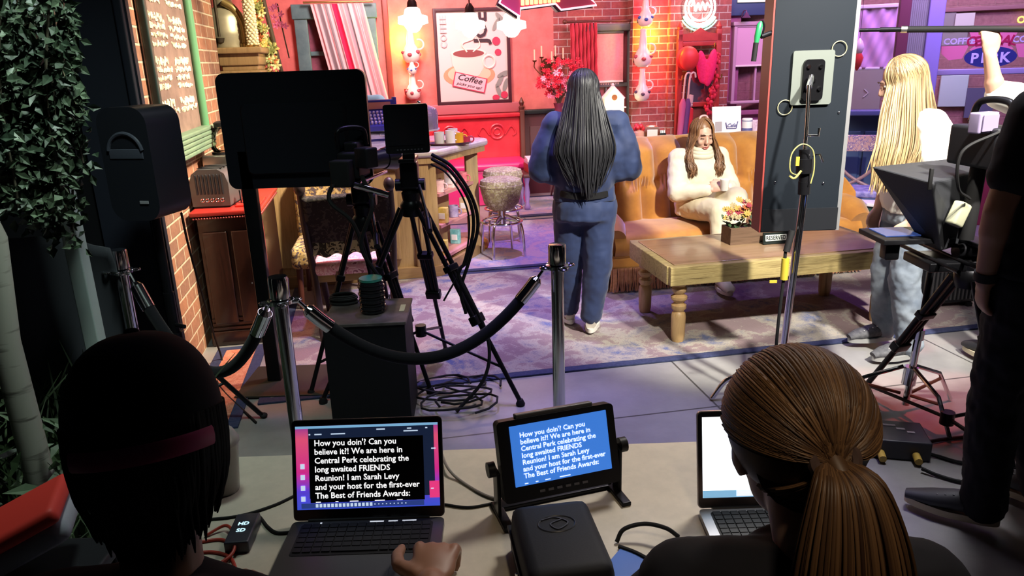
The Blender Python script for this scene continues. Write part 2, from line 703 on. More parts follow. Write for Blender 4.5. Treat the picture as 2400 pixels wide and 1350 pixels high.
plaster = mat('terracotta_plaster', (0.54, 0.145, 0.125), 0.8, col2=(0.68, 0.21, 0.18), scale=4.5, bump=0.15, bscale=40)
b = B(T=T_BACK)
b.box((0.25, 0.1, 1.6), (4.2, 0.2, 3.2))
structure(b.out('wall_back', plaster, None))
brick_red = brick_mat('red_brick', (0.38, 0.10, 0.085), (0.26, 0.075, 0.075), (0.50, 0.40, 0.38), 0.23, 0.088)
b = B(T=T_BACK)
b.box((3.55, 0.1, 1.6), (2.4, 0.2, 3.2))
x0, _ = hit(1482, 150, T_BACK, -0.22)
x1, _ = hit(1708, 150, T_BACK, -0.22)
b.box(((x0 + x1) / 2, -0.11, 1.6), (x1 - x0, 0.22, 3.2))
b.box((x0 + 0.62, -0.25, 1.6), (0.30, 0.06, 3.2))
structure(b.out('wall_back_brick', brick_red, None))
purple_panel = mat('plum_painted_wood', (0.30, 0.10, 0.22), 0.5, col2=(0.36, 0.12, 0.26), scale=3)
b = B(T=T_BACK)
xa = x1 + 0.02
b.box((xa + 0.85, -0.02, 0.45), (1.7, 0.16, 0.90))
for k in range(4):
    b.box((xa + 0.25 + 0.42 * k, -0.115, 0.45), (0.34, 0.03, 0.6), None, 0.012)
b.box((xa + 0.09, -0.02, 1.6), (0.18, 0.16, 1.4))
b.box((xa + 1.25, -0.02, 1.6), (0.9, 0.16, 1.4))
b.box((xa + 0.85, -0.02, 2.72), (1.7, 0.16, 0.9))
b.box((xa + 0.85, -0.12, 0.93), (1.7, 0.10, 0.06), None, 0.01)
structure(b.out('wall_back_plum', purple_panel, None))
b = B(T=T_BACK)
b.box((xa + 0.85, -0.13, 2.28), (1.7, 0.08, 0.24), None, 0.01)
structure(b.out('trim_header', mat('navy_paint', (0.035, 0.07, 0.16), 0.45), None))

brick_warm = brick_mat('brown_brick', (0.36, 0.16, 0.09), (0.25, 0.125, 0.085), (0.58, 0.47, 0.34), 0.22, 0.088)
b = B(T=T_LEFTW)
b.box((5.37, 0.12, 1.6), (2.44, 0.24, 3.2))
structure(b.out('wall_left', brick_warm, None))
navy_flat = mat('navy_flat_paint', (0.006, 0.009, 0.022), 0.7)
b = B(T=T_LEFTW)
b.box((4.125, 0.10, 1.6), (0.05, 0.30, 3.2))
b.box((4.09, -0.02, 1.6), (0.05, 0.04, 3.2), None, 0.008)
structure(b.out('trim_wall_end', navy_flat, None))
# masonry return and red timber beyond the left wall
b = B(T=SET)
b.box((-1.35, 8.4, 1.6), (0.2, 2.6, 3.2))
structure(b.out('wall_left_far', plaster, None))
# wainscot of the back wall
wain = mat('dark_wainscot', (0.075, 0.018, 0.022), 0.5)
x0, _ = hit(1222, 262, T_BACK, -0.05)
b = B(T=T_BACK)
b.box((x0 + 0.42, -0.03, 0.52), (0.80, 0.06, 1.04))
for k in range(2):
    b.box((x0 + 0.24 + 0.38 * k, -0.065, 0.55), (0.28, 0.02, 0.66), None, 0.008)
structure(b.out('trim_wainscot', wain, None))
b = B(T=T_BACK)
b.box((x0 + 0.42, -0.05, 1.06), (0.82, 0.10, 0.06), None, 0.015)
structure(b.out('trim_dado_rail', mat('black_green_rail', (0.015, 0.022, 0.022), 0.35), None))
b = B(T=T_BACK)
xr, _ = hit(905, 60, T_BACK, -0.03)
b.box((xr, -0.025, 1.6), (0.07, 0.05, 3.2), None, 0.01)
structure(b.out('trim_wall_batten', mat('oxblood_wood', (0.20, 0.035, 0.025), 0.4), None))
x0, _ = hit(1015, 262, T_BACK, -0.04)
x1, _ = hit(1222, 262, T_BACK, -0.04)
b = B(T=T_BACK)
b.box(((x0 + x1) / 2 - 0.1, -0.03, 1.13), (x1 - x0 + 0.25, 0.06, 0.13), None, 0.015)
structure(b.out('trim_picture_ledge', mat('mauve_ledge', (0.42, 0.12, 0.14), 0.5), None))

# ------------------------------------------------------------------ rugs
def rug_mat(name, c1, c2, c3, c4_, sc):
    m, nt, b = _new(name)
    v = coords(nt)
    n1 = noise(nt, v, 1.6 * sc, 3, 0.55, 1.8)
    n2 = noise(nt, v, 9 * sc, 4, 0.7, 0.8)
    n3 = noise(nt, v, 90, 3, 0.8)
    ad = nt.nodes.new('ShaderNodeMath')
    ad.operation = 'MULTIPLY_ADD'
    nt.links.new(n2, ad.inputs[0])
    ad.inputs[1].default_value = 0.55
    nt.links.new(n1, ad.inputs[2])
    a3 = nt.nodes.new('ShaderNodeMath')
    a3.operation = 'MULTIPLY_ADD'
    nt.links.new(n3, a3.inputs[0])
    a3.inputs[1].default_value = 0.35
    nt.links.new(ad.outputs[0], a3.inputs[2])
    col = ramp(nt, a3.outputs[0], [(0.74, c1), (0.84, c2), (0.93, c3), (1.0, c4_)])
    nt.links.new(col, b.inputs['Base Color'])
    b.inputs['Roughness'].default_value = 0.95
    b.inputs['Sheen Weight'].default_value = 0.15
    add_bump(nt, b, n3, 0.6, 0.008)
    return m

rug_a = rug_mat('faded_oriental_weave', (0.055, 0.075, 0.18), (0.19, 0.17, 0.175), (0.30, 0.27, 0.225), (0.18, 0.12, 0.13), 1.0)
rug_b = rug_mat('blue_oriental_weave', (0.10, 0.13, 0.34), (0.42, 0.34, 0.38), (0.20, 0.20, 0.40), (0.40, 0.28, 0.34), 1.2)
navy_band = mat('navy_rug_band', (0.014, 0.021, 0.065), 0.95, col2=(0.028, 0.035, 0.09), scale=60)

def rug(name, x0, y0, x1, y1, m, label, z=0.0, band=0.06):
    t = sthing(name, label, 'rug', (x0 + x1) / 2, (y0 + y1) / 2, z)
    w, h = x1 - x0, y1 - y0
    b = B(t)
    b.box((0, 0, 0.006), (w - 2 * band, h - 2 * band, 0.012))
    b.out('pile', m)
    b = B(t)
    for s in (-1, 1):
        b.box((0, s * (h / 2 - band / 2), 0.006), (w, band, 0.0125), None, 0.004)
        b.box((s * (w / 2 - band / 2), 0, 0.006), (band, h - 2 * band, 0.0125), None, 0.004)
    b.out('border', navy_band)
    return t

rug('area_rug', -0.72, 3.80, 4.55, 6.02, rug_a, 'large faded blue and cream patterned rug under the coffee table')
rug('area_rug', -0.15, 6.06, 2.25, 8.0, rug_b, 'blue patterned rug beneath the two bar stools')
rug('area_rug', 1.3, 8.15, 3.2, 9.4, rug_b, 'small rug under the low table of papers by the back wall', 0.0, 0.10)
rug('area_rug', -1.08, 3.55, -0.78, 4.72, mat('rust_shag', (0.45, 0.14, 0.08), 0.95, col2=(0.58, 0.27, 0.17), scale=30, bump=0.8, bscale=120),
    'rust coloured shaggy runner beside the dark cabinet')

# ------------------------------------------------------------------ black drape on the far left
def drape(u, v):
    x = -1.22 - 3.6 * u
    return (x, 4.16 + 0.05 * math.sin(u * 62) + 0.02 * math.sin(u * 23 + v * 3), 0.01 + 3.3 * v)
b = B(T=SET)
b.grid(drape, 160, 6)
o = tag(b.out('curtain', velvet_black, None, solid=0.01), 'floor length black studio curtain at far left behind the plants', 'curtain')

# ------------------------------------------------------------------ windows of the back wall
def sash_window(name, T, x0, x1, z0, z1, jamb, m, off=0.0, rail=0.5, mull=0):
    b = B(T=T)
    w = x1 - x0
    for x in (x0 + jamb / 2, x1 - jamb / 2):
        b.box((x, off - 0.04, (z0 + z1) / 2), (jamb, 0.08, z1 - z0), None, 0.01)
    b.box(((x0 + x1) / 2, off - 0.05, z1 - jamb * 0.55), (w + 0.04, 0.10, jamb * 1.1), None, 0.012)
    b.box(((x0 + x1) / 2, off - 0.05, z0 + jamb * 0.4), (w + 0.04, 0.12, jamb * 0.8), None, 0.012)
    zr = z0 + (z1 - z0) * rail
    b.box(((x0 + x1) / 2, off - 0.02, zr), (w - 2 * jamb, 0.05, 0.05), None, 0.008)
    for k in range(mull):
        b.box((x0 + jamb + (w - 2 * jamb) * (k + 1) / (mull + 1), off - 0.015, (z0 + zr) / 2), (0.025, 0.03, zr - z0), None, 0.005)
    o = structure(b.out(name, m, None))
    b = B(T=T)
    b.box(((x0 + x1) / 2, off - 0.012, (z0 + z1) / 2), (w - 2 * jamb, 0.006, z1 - z0 - 1.6 * jamb))
    p = b.out('pane', None or clear, o)
    return o

dark_room = mat('dim_room_beyond', (0.10, 0.03, 0.05), 0.7, col2=(0.35, 0.10, 0.16), scale=3)
x0, z1 = hit(686, 12, T_BACK)
w1 = sash_window('window_1', T_BACK, x0, x0 + 0.95, 0.95, z1, 0.15, teal, -0.01, 0.62)
b = B(T=T_BACK)
b.box((x0 + 0.48, -0.008, (0.95 + z1) / 2), (0.7, 0.01, z1 - 1.1))
b.out('backing', dark_room, w1)

# striped curtain over window_1
xa, za = hit(727, 10, T_BACK, -0.19)
xb, _ = hit(850, 10, T_BACK, -0.19)
xc, zc = hit(772, 168, T_BACK, -0.19)
sl = (xc - xa) / (za - zc)
cm = [mat('curtain_cream', (0.72, 0.55, 0.55), 0.85), mat('curtain_grey', (0.30, 0.27, 0.29), 0.85),
      mat('curtain_pink', (0.66, 0.32, 0.36), 0.85), mat('curtain_crimson', (0.62, 0.015, 0.09), 0.85)]
pat = [0, 2, 0, 0, 1, 1, 0, 2, 0, 1, 0, 2, 0, 3, 3, 3, 0, 2, 0, 0, 2, 1, 1, 0, 0, 2, 0, 2, 0, 0, 2, 0]
t = thing('curtain', 'pink and grey striped curtain hanging over the teal window', 'curtain', T=T_BACK @ Tr(xa, -0.19, 0))
b = B(t)
N = 128
wc = xb - xa
for i in range(N):
    b.mi = pat[int(i / N * len(pat))]
    vs = []
    for j in range(9):
        v_ = j / 8
        z = za - v_ * (za - 0.95)
        for k in (i, i + 1):
            u = k / N
            vs.append((u * wc + sl * (za - z) + 0.008 * math.sin(u * 40), 0.028 * math.sin(u * 58) * (0.5 + 0.5 * v_), z))
    b.add(vs, [(2 * j, 2 * j + 1, 2 * j + 3, 2 * j + 2) for j in range(8)])
b.out('cloth', cm, smooth=80, solid=0.006)
b = B(t)
b.cyl((-0.08, 0.0, za + 0.02), (wc + 0.12, 0.0, za + 0.02), 0.012)
b.out('curtain_rod', brass)

# window_2 in the brick: red curtain, blind
grey_green = mat('grey_green_paint', (0.10, 0.13, 0.125), 0.45)
x0, z1 = hit(1394, 58, T_BACK)
x1, _ = hit(1481, 58, T_BACK)
xl = x0 - 0.22
w2 = sash_window('window_2', T_BACK, xl, x1, 0.72, z1, 0.075, grey_green, -0.03, 0.46, 1)
b = B(T=T_BACK)
b.box(((xl + x1) / 2, -0.02, 1.4), (x1 - xl - 0.1, 0.01, 1.25))
b.out('backing', mat('rosy_wall_beyond', (0.45, 0.12, 0.14), 0.8), w2)
xq, zq = hit(1390, 76, T_BACK, -0.08)
xp, zp = hit(1456, 190, T_BACK, -0.08)
t = thing('roller_blind', 'pink roller blind pulled halfway down the brick wall window', 'blind', T=T_BACK @ Tr((xq + xp) / 2, -0.085, zp))
b = B(t)
b.box((-0.06, 0, (zq - zp) / 2), (xp - xq + 0.16, 0.008, zq - zp))
b.out('cloth', mat('pink_blind_cloth', (0.62, 0.27, 0.29), 0.8, col2=(0.68, 0.32, 0.33), scale=30))
b = B(t)
b.cyl((-0.15 + xq - (xq + xp) / 2, 0, zq - zp), (xp - (xq + xp) / 2 + 0.02, 0, zq - zp), 0.022)
b.out('roller', grey_green)
b = B(t)
b.box((-0.06, -0.004, 0), (xp - xq + 0.16, 0.02, 0.025), None, 0.005)
b.out('bottom_rail', white)
# lace strip on the meeting rail
b = B(T=T_BACK)
for k in range(26):
    b.ell((x0 + 0.02 + 0.011 * k + 0.02, -0.075, 1.395 + 0.02 * math.sin(k * 2.1)), (0.014, 0.008, 0.02), None, 8, 5)
o = b.out('lace_trim', mat('cream_lace', (0.62, 0.50, 0.48), 0.8), None)
tag(o, 'cream lace strip on the meeting rail of the brick window', 'trim')
xq, zq = hit(1336, 55, T_BACK, -0.14)
xp, zp = hit(1398, 180, T_BACK, -0.14)
t = thing('curtain', 'crimson ruched curtain left of the brick wall window', 'curtain', T=T_BACK @ Tr(xq, -0.15, 0))
b = B(t)
b.grid(lambda u, v: (u * (xp - xq) + 0.02 * v, 0.03 * math.sin(u * 44) + 0.012 * math.sin(v * 30 + u * 9), zq - v * (zq - 0.9)), 60, 40)
b.out('cloth', mat('crimson_cloth', (0.42, 0.015, 0.045), 0.75, col2=(0.62, 0.03, 0.07), scale=18, stretch=(3, 3, 0.6), bump=0.3, sheen=0.3), smooth=80, solid=0.006)
b = B(t)
b.cyl((-0.06, 0, zq + 0.02), (xp - xq + 0.5, 0, zq + 0.02), 0.014)
for x in (-0.07, xp - xq + 0.51):
    b.ell((x, 0, zq + 0.02), 0.03, None, 12, 8)
b.out('curtain_rod', mat('dark_oak', (0.10, 0.03, 0.02), 0.4))

# window_3 in the plum wall
x0, z1 = hit(1716, 52, T_BACK, -0.1)
x1, _ = hit(1835, 52, T_BACK, -0.1)
xs_, z0 = hit(1716, 243, T_BACK, -0.1)
plum_light = mat('lilac_sash', (0.50, 0.34, 0.46), 0.45)
w3 = sash_window('window_3', T_BACK, x0, x1, z0, z1, 0.045, plum_light, -0.10, 0.5, 1)
b = B(T=T_BACK)
b.box(((x0 + x1) / 2, 0.16, (z0 + z1) / 2), (x1 - x0 + 0.3, 0.02, z1 - z0 + 0.3))
o = structure(b.out('wall_courtyard', mat('courtyard_view', (0.55, 0.50, 0.44), 0.8, col2=(0.13, 0.15, 0.16), scale=7, detail=2), None))
xq, zq = hit(1722, 62, T_BACK, -0.15)
_, zp = hit(1722, 155, T_BACK, -0.15)
t = thing('roller_blind', 'lilac roller blind in the plum painted window', 'blind', T=T_BACK @ Tr((x0 + x1) / 2, -0.16, zp))
b = B(t)
b.box((0, 0, (zq - zp) / 2), (x1 - x0 - 0.06, 0.008, zq - zp))
b.out('cloth', mat('lilac_blind_cloth', (0.62, 0.38, 0.55), 0.8))
b = B(t)
b.cyl((-(x1 - x0) / 2 + 0.02, 0, zq - zp), ((x1 - x0) / 2 - 0.02, 0, zq - zp), 0.02)
b.out('roller', plum_light)
b = B(t)
b.box((0, -0.004, 0), (x1 - x0 - 0.05, 0.018, 0.022), None, 0.005)
b.out('bottom_rail', white)
# blooms in the courtyard outside window_3
xq, zq = hit(1765, 172, T_BACK, 0.10)
t = thing('hanging_basket', 'red and blue flower basket hanging outside the plum window', 'plant', T=T_BACK @ Tr(xq, 0.06, zq))
for nm, c, zc, n in (('red_blooms', (0.6, 0.04, 0.08), 0.05, 16), ('blue_blooms', (0.10, 0.13, 0.65), -0.02, 18), ('leaves', (0.10, 0.22, 0.06), -0.07, 22)):
    b = B(t)
    for k in range(n):
        b.ell((rnd.uniform(-0.1, 0.1), rnd.uniform(-0.02, 0.02), zc + rnd.uniform(-0.03, 0.03)), rnd.uniform(0.015, 0.03), None, 8, 6)
    b.out(nm, mat('basket_' + nm, c, 0.6))

# sign board over window_3
x0, z0 = hit(1730, 6, T_BACK, -0.18)
b = B(T=T_BACK)
b.box((x0 + 0.3, -0.19, z0 + 0.11), (0.62, 0.03, 0.22), None, 0.006)
o = b.out('sign_board', mat('cream_sign', (0.85, 0.82, 0.7), 0.5, emit=0.5), None)
tag(o, 'pale lit sign board on the navy header above the plum window', 'sign')
xw, zw = hit(1741, 36, T_BACK, -0.2)
t = thing('wall_lamp', 'small swan neck lamp on the navy header over the plum window', 'lamp', T=T_BACK @ Tr(xw, -0.17, zw))
b = B(t)
b.tube(bez([(0, 0, -0.02), (0, -0.05, 0.05), (0.0, -0.12, 0.05), (0.0, -0.13, 0.0)]), 0.008)
b.out('arm', mat('plum_metal', (0.18, 0.08, 0.2), 0.4, 0.5))
b = B(t)
b.lathe([(0.015, 0.03), (0.03, 0.0), (0.055, -0.035)], (0, -0.13, 0), 16)
b.out('lamp_shade', mat('plum_metal', (0.18, 0.08, 0.2)))

# ------------------------------------------------------------------ storefront on the right
def sx(px, py, off=0.0):
    return hit(px, py, T_STORE, off)

xg0, _ = sx(1985, 150)
xm0, _ = sx(2101, 80)
xm1, _ = sx(2128, 80)
xc1, _ = sx(2170, 80)
xb1, _ = sx(2207, 80)
_, zs = sx(2010, 268)
navy = MATS['navy_paint']
maroon = mat('maroon_wood', (0.17, 0.05, 0.08), 0.45)
b = B(T=T_STORE)
b.box(((xg0 + xm0) / 2 - 0.06, 0.05, zs / 2), (xm0 - xg0 + 0.12, 0.12, zs), None, 0.01)
for k in range(2):
    b.box((xg0 + (xm0 - xg0) * (0.25 + 0.5 * k), -0.02, zs * 0.5), ((xm0 - xg0) * 0.42, 0.03, zs * 0.7), None, 0.01)
structure(b.out('wall_storefront', navy, None))
b = B(T=T_STORE)
b.box(((xg0 + xm0) / 2 - 0.06, -0.01, zs + 0.02), (xm0 - xg0 + 0.12, 0.22, 0.05), None, 0.01)
structure(b.out('trim_sill', mat('blue_sill', (0.12, 0.16, 0.34), 0.4), None))
b = B(T=T_STORE)
b.box(((xm0 + xm1) / 2, 0.02, 1.6), (xm1 - xm0, 0.12, 3.2), None, 0.01)
b.box((xg0 - 0.03, 0.02, 1.6 + zs / 2), (0.06, 0.1, 3.2 - zs), None, 0.01)
structure(b.out('trim_mullion', maroon, None))
b = B(T=T_STORE)
n = 9
for k in range(n):
    b.cyl((xm1 + (xc1 - xm1) * (k + 0.5) / n, 0.0, 0.02), (xm1 + (xc1 - xm1) * (k + 0.5) / n, 0.0, 3.2), (xc1 - xm1) / n * 0.56, 10)
b.box(((xm1 + xc1) / 2, 0.05, 1.6), (xc1 - xm1, 0.1, 3.2))
structure(b.out('trim_fluted_pilaster', mat('grey_green_stone', (0.30, 0.34, 0.32), 0.5), None))
b = B(T=T_STORE)
b.box(((xc1 + xb1) / 2, 0.03, 1.6), (xb1 - xc1, 0.16, 3.2), None, 0.01)
structure(b.out('trim_corner_post', mat('blue_lit_post', (0.35, 0.32, 0.75), 0.5), None))  # blue light falling on the post is partly put into its colour
b = B(T=T_STORE)
b.box(((xg0 + xm0) / 2, 0.05, 1.6 + zs / 2), (xm0 - xg0, 0.008, 3.2 - zs))
g1 = structure(b.out('window_4', clear, None))
b = B(T=T_STORE)
b.box((xb1 + 1.3, 0.05, 1.95), (2.6, 0.010, 2.5))
g2 = structure(b.out('window_5', clear, None))
_, zlow = sx(2260, 388)
b = B(T=T_STORE)
b.box((xb1 + 1.3, 0.05, zlow / 2), (2.6, 0.12, zlow), None, 0.01)
structure(b.out('wall_storefront_right', mat('crimson_panel', (0.32, 0.04, 0.08), 0.5), None))
b = B(T=T_STORE)
_, zb = sx(2300, 168)
b.box((xb1 + 1.3, 0.03, zb), (2.6, 0.05, 0.055), None, 0.008)
b.out('glazing_bar', mat('lavender_grey', (0.34, 0.32, 0.42), 0.4), g2)
# lilac shade in window_4
xq, zq = sx(1990, 18, -0.03)
_, zp = sx(2060, 160, -0.03)
t = thing('roller_blind', 'wrinkled lilac shade in the shop window beside the fluted pilaster', 'blind', T=T_STORE @ Tr((xg0 + xm0) / 2, -0.04, zp))
w_ = xm0 - xg0 - 0.03
b = B(t)
b.grid(lambda u, v: ((u - 0.5) * w_, 0.008 * math.sin(u * 14 + v * 9) + 0.006 * math.sin(u * 31 - v * 17), v * (zq - zp)), 30, 30)
b.out('cloth', mat('wrinkled_lilac', (0.66, 0.42, 0.62), 0.75), smooth=80, solid=0.004)
b = B(t)
b.box((0, 0, 0), (w_, 0.02, 0.025), None, 0.006)
b.out('bottom_rail', white)
b = B(t)
b.box((0, 0, zq - zp), (w_, 0.04, 0.035), None, 0.006)
b.out('head_rail', white)
xq, zq = sx(2012, 120, -0.1)
t = thing('glass_ornament', 'red and white glass ornament hanging before the lilac shade', 'ornament', T=T_STORE @ Tr(xq, -0.12, zq))
b = B(t)
b.lathe([(0.005, 0.12), (0.03, 0.09), (0.05, 0.03), (0.03, -0.02), (0.015, -0.03)], (0, 0, 0), 14)
b.out('crown', mat('ornament_white', (0.8, 0.7, 0.72), 0.2))
b = B(t)
b.lathe([(0.02, 0.0), (0.05, -0.06), (0.035, -0.13), (0.005, -0.18)], (0, 0, 0), 14)
b.out('drop', mat('ornament_red', (0.7, 0.06, 0.05), 0.2))
b = B(t)
b.cyl((0, 0, 0.11), (0, 0, 0.75), 0.002, 6)
b.out('cord', black)

# the logo on the big pane
def logo():
    cx, cz = sx(2321, 128, 0.045)
    s = (sx(2400, 120, 0.045)[0] - sx(2250, 120, 0.045)[0]) / 150     # metres per pixel
    t = thing('shop_sign', 'cafe sign with a cup and banner painted on the shop window', 'sign', T=T_STORE @ Tr(cx, 0.04, cz))
    def P(dx, dy):
        return (dx * s, -dy * s)
    b = B(t)
    b.prism([P(*q) for q in ((-58, -62), (58, -62), (42, -22), (52, -14), (42, -10), (-42, -10), (-52, -14), (-42, -22))], 0.004, UP)
    b.prism([P(*q) for q in ((-120, -26), (-54, -26), (-66, 8), (-98, 12), (-118, -6))], 0.004, UP)
    b.prism([P(*q) for q in ((120, -26), (54, -26), (66, 8), (98, 12), (118, -6))], 0.004, UP)
    b.out('banner', mat('sign_pink', (0.72, 0.20, 0.26), 0.5))
    b = B(t)
    b.prism([P(62 * math.cos(a) , 6 + 27 * math.sin(a)) for a in [2 * PI * k / 32 for k in range(32)]], 0.004, Tr(0, -0.004, 0) @ UP)
    b.out('oval', mat('sign_navy', (0.02, 0.03, 0.14), 0.5))
    b = B(t)
    for k, ch in enumerate('CENTRAL'):
        a = (k - 3) * 6
        x, y = P((k - 3) * 16.5, -38 + abs(k - 3) * 1.2)
        put_text(b, ch, Tr(x, -0.006, y) @ Ry(a) @ Tr(0, 0, -11 * s) @ UP, 34 * s, bold=0.03, width=None)
    b.out('lettering', mat('sign_crimson', (0.38, 0.01, 0.05), 0.5))
    b = B(t)
    for k, ch in enumerate('PERK'):
        x, y = P((k - 1.5) * 24, 20)
        put_text(b, ch, Tr(x, -0.010, y) @ UP, 36 * s, bold=0.03)
    b.out('lettering', mat('sign_pale', (0.62, 0.60, 0.78), 0.5))
    b = B(t)
    for x_, y_, tx in ((-78, -30, 'COFFEE'), (84, -30, 'COFFEE')):
        b = B(t)
        x, y = P(x_, y_)
        put_text(b, tx, Tr(x, -0.004, y) @ UP, 22 * s, bold=0.03)
        b.out('lettering', mat('sign_white', (0.55, 0.52, 0.58), 0.5))
logo()

# the street seen through the glass
fac = brick_mat('pink_brick', (0.36, 0.19, 0.21), (0.33, 0.17, 0.19), (0.36, 0.21, 0.22), 0.4, 0.12)
T_STREET = T_STORE @ Tr(0.4, 2.6, 0)
def street():
    b = B(T=T_STREET)
    b.box((1.2, 0.1, 1.8), (6.6, 0.2, 3.6))
    w = structure(b.out('wall_street', fac, None))
    def hs(px, py):
        return hit(px, py, T_STREET, -0.03)
    b = B(T=T_STREET)
    for (a, c) in (((2210, 60), (2400, 66)), ((2210, 18), (2400, 22))):
        x0, z0 = hs(*a)
        x1, z1 = hs(*c)
        b.box(((x0 + x1) / 2 + 0.6, -0.03, (z0 + z1) / 2), (x1 - x0 + 1.6, 0.08, 0.05), None, 0.01)
    b.out('cornice', mat('cornice_mauve', (0.30, 0.14, 0.18), 0.6), w)
    b = B(T=T_STREET)
    for (a, c) in (((2212, 30), (2235, 80)), ((2205, 108), (2270, 66)), ((2000, 30), (2060, 260))):
        x0, z0 = hs(*a)
        x1, z1 = hs(*c)
        b.box(((x0 + x1) / 2, -0.02, (z0 + z1) / 2), (abs(x1 - x0), 0.06, abs(z1 - z0)), None, 0.01)
    b.out('shop_front', mat('grey_street_wood', (0.26, 0.26, 0.27), 0.6), w)
    x0, z0 = hs(2235, 62)
    x1, z1 = hs(2284, 30)
    b = B(T=T_STREET)
    b.box(((x0 + x1) / 2, -0.07, (z0 + z1) / 2), (x1 - x0, 0.03, z1 - z0))
    b.out('shutter', mat('pale_louvre', (0.62, 0.64, 0.63), 0.5), w)
    b = B(T=T_STREET)
    x0, z0 = hs(2195, 250)
    x1, z1 = hs(2270, 175)
    b.box(((x0 + x1) / 2, -0.06, (z0 + z1) / 2), (x1 - x0, 0.06, z1 - z0), None, 0.01)
    b.out('garage_door', mat('pale_teal_boards', (0.45, 0.62, 0.64), 0.6), w)
    b = B(T=T_STREET)
    x0, z0 = hs(2255, 275)
    x1, z1 = hs(2330, 205)
    b.box(((x0 + x1) / 2, -0.09, (z0 + z1) / 2), (x1 - x0, 0.05, z1 - z0))
    b.out('dark_door', mat('slate_blue', (0.10, 0.11, 0.20), 0.5), w)
    b = B(T=T_STREET)
    x0, z0 = hs(2390, 54)
    put_text(b, 'OPEN', Tr(x0 + 0.1, -0.06, z0) @ UP, 0.11, bold=0.03)
    b.out('neon_lettering', mat('yellow_neon', (0.9, 0.75, 0.1), 0.4, emit=2.0), w)
    b = B(T=T_STREET)
    x0, z0 = hs(2030, 218)
    b.tube([(x0 - 0.03, -0.06, z0 + 0.05), (x0 + 0.02, -0.06, z0), (x0 - 0.03, -0.06, z0 - 0.05)], 0.008, 6)
    b.out('arrow_mark', mat('pale_mark', (0.5, 0.5, 0.6), 0.5), w)
street()
# ------------------------------------------------------------------ sofa
velvet = mat('amber_velvet', (0.36, 0.135, 0.014), 0.75, col2=(0.48, 0.20, 0.024), scale=7, sheen=0.5)
velvet_dk = mat('amber_piping', (0.26, 0.10, 0.015), 0.7)

